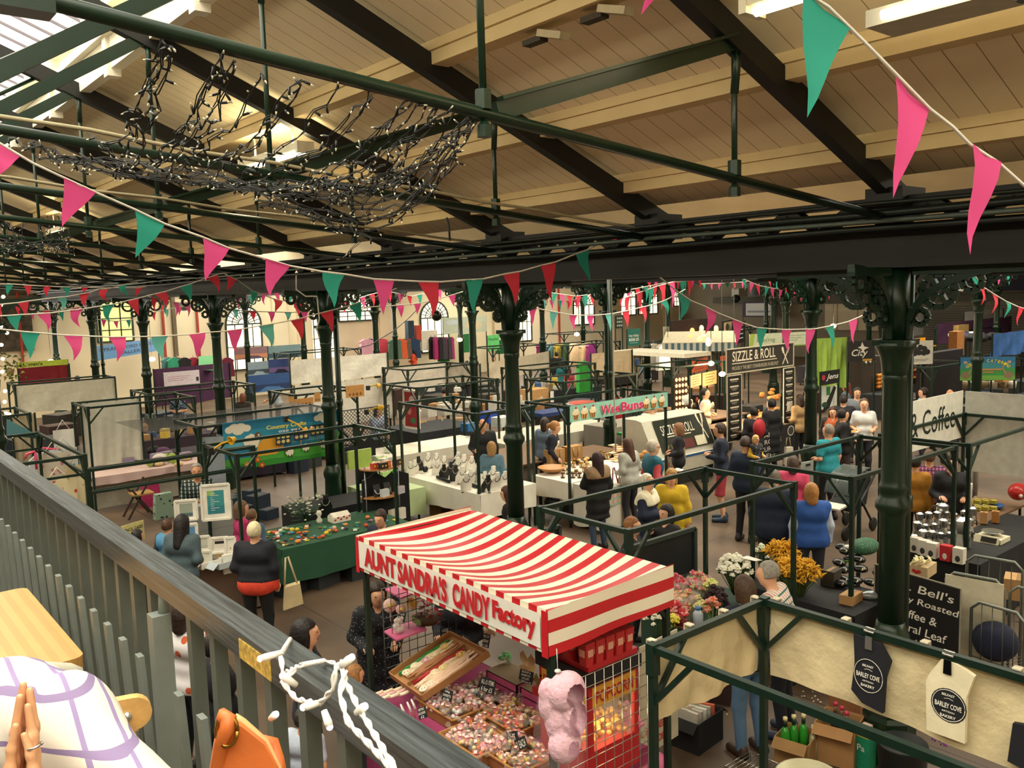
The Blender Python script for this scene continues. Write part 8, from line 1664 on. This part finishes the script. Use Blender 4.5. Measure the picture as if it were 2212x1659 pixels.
def bunting(label,pts,t0,t1,flags,fw=.2,fh=.30,r=.006,tape='#d9d4c6'):
 """cord along pts [(px,py)] running in a straight plan line from depth t0 to t1; flags [(px_left, px_right, colour[, tip])]"""
 xs=[p[0]for p in pts];xa,xb=pts[0][0],pts[-1][0]
 def pos(px,py):
  f=(px-xa)/(xb-xa);return atT(px,py,1/((1-f)/t0+f/t1))
 def yat(px):
  for(x0,y0),(x1,y1)in zip(pts,pts[1:]):
   if x0<=px<=x1 or(x1<=px<=x0):return y0+(y1-y0)*(px-x0)/(x1-x0)
  return pts[0][1]if abs(px-xa)<abs(px-xb)else pts[-1][1]
 P=[]
 for(x0,y0),(x1,y1)in zip(pts,pts[1:]):P+=[pos(x0+(x1-x0)*k/4,y0+(y1-y0)*k/4)for k in range(4)]
 P.append(pos(*pts[-1]));t=thing('bunting',label,'bunting',P[len(P)//2])
 MB().mat(M(tape,.8,0,.05)).tube(P,r,5).build('cord',t);rq=random.Random(label)
 for fl in flags:
  a,b,c=fl[:3];A,B=pos(a,yat(a)),pos(b,yat(b))
  d=B-A;mid=(A+B)/2
  h=(fl[3]if len(fl)>3 else None);tip=mid+V((0,0,-d.length*1.55))if h is None else atT(h[0],h[1],(mid-O0).dot(CF))
  n=d.cross(tip-mid).normalized();sw=rq.uniform(-.06,.06)*d.length*2
  m=MB().mat(Mflag(FL[c][0]));nv=5;vs=[];g=[]
  for j in range(nv+1):
   f=j/nv;w=(1-f);cx=A*(w)+B*0;L_=A+(tip-A)*f;R_=B+(tip-B)*f;bow=n*(math.sin(f*math.pi)*sw+.02*math.sin(f*5+a))
   vs+=[L_+bow,(L_+R_)/2+bow+n*.012*w,R_+bow]
  m.add(vs,[(3*j+i,3*j+i+1,3*j+i+4,3*j+i+3)for j in range(nv)for i in range(2)],True)
  m.build('flag',t)
 return t
bunting('near bunting of pink and teal flags swooping from the left edge to the girder',[(-60,268),(0,310),(70,352),(140,385),(205,415),(290,452),(357,484),(437,512),(494,536),(570,558),(624,574),(698,587),(748,593),(808,603),(905,608),(952,609),(1003,605),(1042,603),(1090,592),(1125,586),(1167,574),(1200,566),(1245,548),(1273,538),(1313,515),(1340,508)],4.9,10.2,[(-30,46,'p',(-12,385)),(136,205,'p',(135,490)),(292,357,'t',(295,558)),(437,495,'p',(446,608)),(570,624,'p',(583,642)),(698,747,'t',(720,665)),(807,853,'p',(832,680)),(906,951,'r',(932,685)),(1003,1041,'t',(1028,680)),(1089,1125,'r',(1116,660)),(1166,1199,'r',(1195,650)),(1244,1273,'t',(1272,610)),(1312,1340,'r',(1343,573))],r=.008)
bunting('bunting from the girder to the near column bracket',[(1345,510),(1360,542),(1385,565),(1420,595),(1465,631),(1493,650),(1523,662),(1550,676),(1585,690),(1608,699),(1635,708),(1690,712),(1710,712),(1758,711),(1800,703),(1832,695),(1860,683),(1905,662),(1930,640)],10.2,12.5,[(1358,1388,'r',(1352,600)),(1466,1493,'t',(1470,692)),(1523,1549,'p',(1525,722)),(1584,1607,'p',(1588,748)),(1633,1657,'t',(1640,757)),(1691,1713,'p',(1700,763)),(1738,1760,'p',(1748,765)),(1786,1804,'t',(1796,756)),(1832,1851,'p',(1846,742))],r=.009)
bunting('nearest bunting of long flags on twisted tape at the upper right',[(1340,-45),(1400,-40),(1500,-48),(1640,-62),(1735,-20),(1790,15),(1835,58),(1885,108),(1938,162),(2010,236),(2060,275),(2096,312),(2158,352),(2240,425)],2.35,2.75,[(1385,1440,'p',(1392,27)),(1734,1836,'t',(1735,258)),(1938,2010,'p',(1939,426)),(2096,2158,'p',(2103,549))],r=.0055)
bunting('low bunting of pink and pale teal flags across the left columns',[(-30,708),(0,711),(45,716),(140,724),(235,728),(330,727),(406,723),(440,719),(489,715),(521,711),(560,704),(593,699),(630,692),(660,685),(693,676),(721,669),(756,660),(782,651),(830,634),(880,612)],8.2,14.5,[(44,87,'t',(62,775)),(140,181,'p',(160,780)),(235,273,'p',(255,782)),(327,364,'l',(348,778)),(406,442,'p',(428,775)),(488,521,'p',(511,762)),(560,593,'l',(585,752)),(630,658,'r',(652,737)),(693,721,'r',(718,718)),(756,782,'t',(780,698))],r=.008)
bunting('middle bunting of red and teal flags rising to the third column',[(-20,684),(46,680),(83,678),(112,676),(150,671),(177,668),(218,661),(243,658),(278,649),(304,643),(334,635),(361,629),(391,619),(415,612),(447,600),(473,592),(485,590)],10.5,15.5,[(12,46,'t',(34,718)),(83,112,'p',(103,715)),(150,176,'p',(171,708)),(218,243,'t',(239,696)),(278,303,'r',(300,683)),(335,361,'r',(358,667)),(391,418,'t',(412,650)),(448,472,'r',(474,631))],r=.009)
bunting('bunting falling from the third column behind the left pink flags',[(486,592),(514,605),(545,628),(590,645),(609,650),(635,652),(655,655),(700,668)],15.5,19,[(492,513,'r',(490,630)),(542,560,'t',(543,658)),(588,609,'r',(596,675)),(635,654,'r',(643,684))],r=.01)
bunting('upper bunting of pale flags at the left edge in the light',[(-20,660),(40,654),(65,650),(122,643),(145,641),(190,633),(215,625),(234,624),(260,617),(275,613),(297,610)],11,16,[(-12,6,'r',(0,690)),(40,65,'r',(58,683)),(122,144,'l',(139,671)),(168,190,'r',(186,664)),(213,234,'r',(231,652)),(258,276,'t',(275,642))],r=.009)
bunting('dark bunting hung close under the girder at the left',[(-20,614),(28,614),(70,617),(110,619),(150,620),(190,621),(230,622),(300,622),(318,618)],15,18,[(10,28,'t',(18,639)),(52,70,'r',(60,640)),(93,110,'r',(102,641)),(134,151,'t',(143,641)),(174,190,'r',(183,632)),(296,315,'r',(294,640))],r=.01)
bunting('far bunting across the arched window behind the third column',[(480,664),(516,670),(555,673),(595,674),(630,675),(665,673),(820,662),(870,659),(908,655),(968,640),(1000,630)],22,20,[(501,517,'l',(510,690)),(539,555,'r',(548,693)),(578,594,'p',(587,698)),(615,630,'l',(622,694)),(650,666,'p',(660,697)),(855,872,'p',(868,687)),(893,909,'p',(902,680)),(968,984,'p',(982,663))],r=.012)
bunting('bunting of pink and pale teal flags right of the second column',[(1130,655),(1144,661),(1161,666),(1187,672),(1205,675),(1232,680),(1248,681),(1270,681),(1287,681),(1309,679),(1326,677),(1346,673),(1362,670),(1384,664),(1398,661),(1428,652),(1442,646),(1480,625)],14,19,[(1144,1161,'p',(1146,704)),(1187,1205,'l',(1192,712)),(1232,1248,'p',(1238,715)),(1270,1286,'p',(1278,717)),(1309,1326,'l',(1320,716)),(1346,1362,'r',(1355,709)),(1384,1398,'r',(1395,698)),(1428,1442,'t',(1442,682))],r=.01)
bunting('bunting sloping down across the right wall by the pendant',[(2090,585),(2106,596),(2124,621),(2130,624),(2150,637),(2175,652),(2200,663),(2230,672)],11.5,12.5,[(2098,2116,'t',(2116,622)),(2119,2130,'r',(2119,660)),(2145,2156,'r',(2145,678)),(2171,2182,'t',(2172,688)),(2197,2208,'r',(2200,705))],r=.009)
def many(label,pts,t0,t1,n,size,cols='prtprt'):
 xa,xb=pts[0][0],pts[-1][0];fl=[]
 for k in range(n):
  x=xa+(xb-xa)*(k+.5)/n;fl.append((x-size/2,x+size/2,cols[k%len(cols)]))
 bunting(label,pts,t0,t1,fl,r=.011)
many('tiny bunting along the grey wall at the far right',[(1512,613),(1560,612),(1622,608),(1680,600)],34,36,10,7,'tpptrp');many('small bunting sagging before the dark sash window',[(1600,600),(1640,617),(1672,623),(1705,622),(1740,610)],22,24,9,9,'tprtpp');many('small bunting falling from the girder to the slim column',[(1655,590),(1680,601),(1712,614),(1740,630)],20,21,5,10,'rtrpr');many('short bunting of red flags left of the near column',[(1760,625),(1800,614),(1825,604)],18,19,3,9,'trt')
many('far bunting high before the end wall between two columns',[(832,628),(860,634),(890,640),(925,632),(960,622)],26,28,6,11,'rprtrp');many('far bunting rising across the fan window',[(735,652),(770,646),(800,636),(835,628)],24,26,5,11,'rtprp');many('far bunting in the second arch with dark red flags',[(1155,625),(1200,634),(1245,640),(1290,634)],22,24,8,11,'rrtprrtr');many('far bunting below the dark red flags in the second arch',[(1150,640),(1190,648),(1230,650),(1270,640)],28,30,7,9,'plptrpl');many('far bunting in the third arch falling to the right',[(1330,632),(1380,622),(1430,612),(1500,605)],22,26,9,10,'rprtrprt');many('second far bunting in the third arch',[(1345,645),(1375,634),(1420,618),(1465,606)],18,21,5,12,'rrtrp');many('far bunting over the red stall at the left',[(-10,640),(60,668),(120,672),(180,662)],20,22,6,14,'trprtp');many('far bunting between the left columns behind the pale window',[(210,690),(250,694),(290,690),(330,675),(400,660)],24,26,7,11,'pptprl');many('far bunting crossing the cream wall behind the third column',[(320,640),(365,652),(400,655),(440,640)],20,22,5,13,'rlpptr');many('far bunting at the top of the fan window',[(500,640),(530,640),(570,632),(640,630)],20,22,5,12,'plppt');many('bunting under the girder by the third arch',[(1378,602),(1420,606),(1470,604),(1520,598)],24,26,9,9,'trptrrtpr');many('bunting above the dark blue fascia',[(2040,604),(2080,598),(2130,598),(2190,590)],26,28,7,9,'trptrpt')
# fairy-light nets draped between the tie rods
BULB=M('#171b1a',.5);TIP=M('#d9d3b8',.3);WIRE=M('#131715',.6)
bp_=None
def net(label,strands,seed,nb):
 global bp_
 q=random.Random(seed);t=thing('fairy_light_net',label,'lights',strands[0][0]);w=MB().mat(WIRE);k=0;rest=MB();first_=[]
 for pts in strands:
  P=[]
  for a,b in zip(pts,pts[1:]):
   m=max(2,int((b-a).length/.07));P+=[a+(b-a)*i/m+V((q.gauss(0,.012),q.gauss(0,.012),q.gauss(0,.012)))for i in range(m)]
  P.append(pts[-1]);w.tube(P,.0033,4);w.tube([p+V((.01*math.sin(i*1.3),.01*math.cos(i*1.3),.008))for i,p in enumerate(P)],.003,4)
  for p in P:
   if q.random()>.75:continue
   d=V((q.gauss(0,1),q.gauss(0,1),q.gauss(0,1)-.3)).normalized();m=(MB()if k<nb else rest)
   m.mat(BULB).tube([p,p+d*.035],.0065,5);m.mat(TIP).tube([p+d*.035,p+d*.052],[.0055,.0025],5)
   if k<nb:m.build('bulb',t)
   k+=1
 w.build('cable',t)
 if rest.v:rest.build('bulb_mass',t)['kind']='stuff'
def on_tie(y,u):x=.95+u*1.95;return V((x,y,5.44-(x-.6)*.0962-.02))
q=random.Random(99)
def px_strand(pts):return[atT(x,y,t)for x,y,t in pts]
T3=3.65;D_=lambda u:(on_tie(3.65,u)-O0).dot(CF)
S1=[]
anch=[(355,95),(362,96),(372,98),(470,128),(480,130),(500,135),(512,140),(575,155),(648,172),(655,176),(735,190),(800,200),(805,205),(880,218),(890,220),(905,228),(925,232),(940,236),(950,240),(960,242),(985,250),(1010,258),(1020,262)]
low_=[(235,330),(262,340),(300,352),(330,350),(345,356),(370,360),(400,362),(385,372),(440,372),(470,375),(520,385),(560,392),(600,398),(640,405),(665,405),(700,410),(740,415),(790,420),(640,430),(700,450),(780,470),(840,480),(900,440)]
for(ax,ay),(bx_,by)in zip(anch,low_):
 ta=(atY(ax,ay,3.65)-O0).dot(CF);tb__=ta+.9
 mid=((ax*.6+bx_*.4)-6,(ay*.45+by*.55)+4,ta+.35);S1.append(px_strand([(ax,ay,ta),mid,(bx_,by,tb__)]))
cross=[(60,310),(110,325),(165,338),(230,345),(300,355),(380,365),(450,375),(540,388),(620,395),(700,402),(780,400),(860,375),(930,330),(980,285),(1015,262)]
for k in range(6):
 S1.append([atT(x,y+q.uniform(-9,14)+4*k,5.2+.003*x*.0+q.uniform(-.1,.1))for x,y in cross[(k%3):]])
for k in range(5):S1.append([atT(x+q.uniform(-6,6),y+q.uniform(-8,10)+14*k,5.4)for x,y in((560,395),(640,410),(720,430),(800,440),(870,420),(940,360),(990,300))])
for pts in(((520,395),(600,430),(680,470),(760,500),(830,520)),((700,420),(740,470),(780,520),(740,560)),((400,365),(470,400),(560,420),(640,450),(720,500))):S1.append([atT(x,y,5.8)for x,y in pts])
for(ax,ay)in((120,330),(190,300),(60,305),(20,300)):S1.append([atT(ax,ay-10,5.6),atT(ax+60,ay+40,5.5),atT(ax+140,ay+52,5.4)])
net('large tangled net of unlit black fairy lights hung from the nearest tie rod',S1,5,100)
S2=[]
for k in range(12):
 x0=q.uniform(0,150);S2.append([atT(x0,478+q.uniform(-8,8),12),atT(x0+q.uniform(-20,20),520+q.uniform(-10,10),12),atT(x0+q.uniform(-40,30),545+q.uniform(-8,8),12)])
for k in range(4):S2.append([atT(x,520+8*k+q.uniform(-6,6),12)for x in(0,40,80,120,160)])
net('small far net of unlit fairy lights hung at the left edge',S2,6,60)
# loose cables under the roof
for lab,pts,t0,t1 in(('black cable slanting across the far end wall',[(740,760),(800,745),(850,715),(880,690),(905,665)],20,26),('thin grey cable hanging straight down to the cake stall',[(1318,500),(1320,620),(1324,760),(1328,900),(1330,975)],13.2,13.2),('white cable looping on the fourth column',[(640,595),(640,625),(660,640),(685,640),(687,660),(690,690),(684,710),(690,730)],13.6,13.6),('thin dark cable hanging from the tie rods over the net',[(965,470),(970,490),(972,520)],9,9)):
 tag(MB().mat(M('#b9b5a8' if 'white' in lab or 'grey' in lab else '#15181a',.6)).tube([atT(x,y,t0+(t1-t0)*k/(len(pts)-1))for k,(x,y)in enumerate(pts)],.012,5).build('hanging_cable'),lab,'cable')
 # ================================================================== more stock and stalls filling the aisles
q=random.Random(77)
PLACED=[(x,y,.3)for x in ROWS for y in YC]
def spot(x0,x1,y0,y1,r):
 for _ in range(25):
  x,y=q.uniform(x0,x1),q.uniform(y0,y1)
  if all((x-a)**2+(y-b)**2>(r+c)**2 for a,b,c in PLACED):PLACED.append((x,y,r));return x,y
 return None
def pile(label,grp,x0,x1,y0,y1,z,n,cols,s0=.25,s1=.45,nm='stock_box',cat='box'):
 for k in range(n):
  w_,h_=q.uniform(s0,s1),q.uniform(s0*.6,s1*.8);xy=spot(x0,x1,y0,y1,w_*.62)
  if xy is None:continue
  x,y=xy;b=MB().mat(M(q.choice(cols),.75,0,.1)).box((x,y,z+h_/2),(w_,w_*.8,h_),q.uniform(0,.6));b.mat(M('#6f5a40',.7)).box((x,y,z+h_+.002),(w_*.5,.05,.004));tag(b.build(nm),label,cat,grp)
DK=['#1c2022','#2a2620','#33383a','#1d2a3a','#3a2420'];KB=['#a57d4f','#b08a5a','#8f6a42']
pile('dark stock crate stowed under the ornament table','dark crates under the ornament table',5.2,7.0,11.6,12.3,0,7,DK);pile('cardboard stock box stowed under the jewellery table','boxes under the jewellery table',9.2,10.0,12.2,14.0,0,6,KB+DK)
pile('dark goods crate on the floor behind the sheep banner','dark crates behind the sheep banner',5.6,7.0,15.6,17.8,0,12,DK,.3,.5);pile('stock box on the floor under the cake table','boxes under the cake table',11.0,12.6,11.5,12.2,0,6,DK+KB)
pile('dark stock crate beside the knitting stall','dark crates beside the knitting stall',9.2,11.5,19.6,21.2,0,12,DK,.3,.6);pile('goods box on the ground behind the folding chairs','boxes behind the folding chairs',12.6,15.4,17.4,18.2,0,10,DK+KB,.3,.8);pile('dark crate by the craft stall rail','dark crates by the craft stall',18.0,22.0,20.0,23.5,0,18,DK,.5,1.1)
pile('dark kitchen cabinet behind the burger stall','dark cabinets behind the burger stall',18.6,22.6,13.8,16.5,0,14,DK,.6,1.3,'kitchen_cabinet','cabinet');pile('dark crate behind the white stall roof','dark crates behind the white stall roof',20,24,16.6,19.4,0,14,DK+KB,.5,1.1)
pile('dark stock crate in the far right aisle','dark crates in the far right aisle',26,34,10,16,0,22,DK+['#3a2a44'],.6,1.4);pile('stock box behind the catering counter','boxes behind the catering counter',24,28,9.9,11.2,0,12,KB+DK,.5,1.1);pile('dark crate under the coffee pot table','dark crates under the coffee bench',12.1,14.0,5.1,5.6,0,5,DK)
pile('dark stall crate behind the cream banner cloth','dark crates behind the cream banner cloth',4.0,9.5,27.5,31,0,16,DK+['#6a1a22'],.6,1.3);pile('dark crate below the clothes rails','dark crates below the clothes rails',15,22,26,32,0,22,DK+['#c9c4b6'],.5,1.1);pile('pale stock carton on the far tables','pale cartons on the far tables',13.2,15,20.4,21.4,.76,12,['#d0ccc0','#a57d4f','#c9c5ba'],.2,.4,'stock_carton','carton')
pile('dark crate beside the small chalkboard frame','dark crates by the chalkboards',6.0,7.4,5.2,5.9,0,3,DK,.3,.45)
for lab,x0,x1,y0,y1,ch in(('dark far table before the clothes rails',14.5,17.5,27.5,28.6,'#2a2c33'),('dark far table before the green leaflet stall',19.4,22.5,22.2,23.4,'#22262a'),('far table left of the big white sheets',6.4,9.4,22.6,23.6,'#3a2c38'),('dark table of the plant stall at the left edge',1.2,3.2,19.0,20.2,'#15181a'),('table of the far grey wall stall',32.4,35.4,19,20.4,'#2c2a30'),('table of the far window stall',27,30,26,27.2,'#2f2b2a')):
 table(lab,x0,x1,y0,y1,.8,lab.replace('dark far table','dark cloth over the far table').replace('dark table','dark cloth over the table').replace('far table left','plum cloth over the table left').replace('table of the far','cloth over the table of the far'),ch,.7)
 PLACED[:]=PLACED[:35]
 for k in range(14):
  xy=spot(x0+.15,x1-.15,y0+.15,y1-.15,.17)
  if xy is None:continue
  hh_=q.uniform(.1,.35);tag(MB().mat(M(q.choice(['#c9c4b6','#b0463a','#3a5a8a','#8a7a5a','#2f6a4a','#d0b24a','#a57d4f','#22252a']),.6,0,.1)).box((xy[0],xy[1],.807+hh_/2),(q.uniform(.12,.28),q.uniform(.12,.24),hh_),q.uniform(0,1)).build('goods_piece'),'small coloured goods on the '+lab.split(' ',1)[1]if lab.startswith('dark')else 'small coloured goods on the '+lab,'goods','goods on the '+lab)
frame('green stall frame of the plant stall at the left edge',1.0,3.4,18.9,20.3)
for k in range(9):
 p=V((q.uniform(1.4,3.0),q.uniform(19.1,20.0),.81));t=thing('potted_plant','small leafy plant in a pot on the plant stall at the left edge','plant',p,'potted plants at the left edge');MB().mat(M('#b06a34',.7)).lathe([(.07,0),(.10,.14)],p,10).build('pot',t);b=MB()
 for j in range(26):v=p+V((q.gauss(0,.10),q.gauss(0,.10),.16+q.uniform(0,.3)));w=V((q.uniform(-1,1),q.uniform(-1,1),q.uniform(-.3,1))).normalized()*.13;b.mat(M(q.choice(['#5f6f34','#7f8a44','#3f5a2a']),.8)).add([v,v+w,v+w.cross(V((.3,.2,.9))).normalized()*.07],[(0,1,2)],False)
 b.build('foliage',t)
valance('black cloth panel hung in the plant stall',(1.9,20.25),(2.9,20.25),2.0,.9,'#0f1113',.01);valance('ragged beige cloth hung at the end of the plant stall',(3.3,20.2),(3.7,20.0),2.1,.5,'#9c9078',.03)
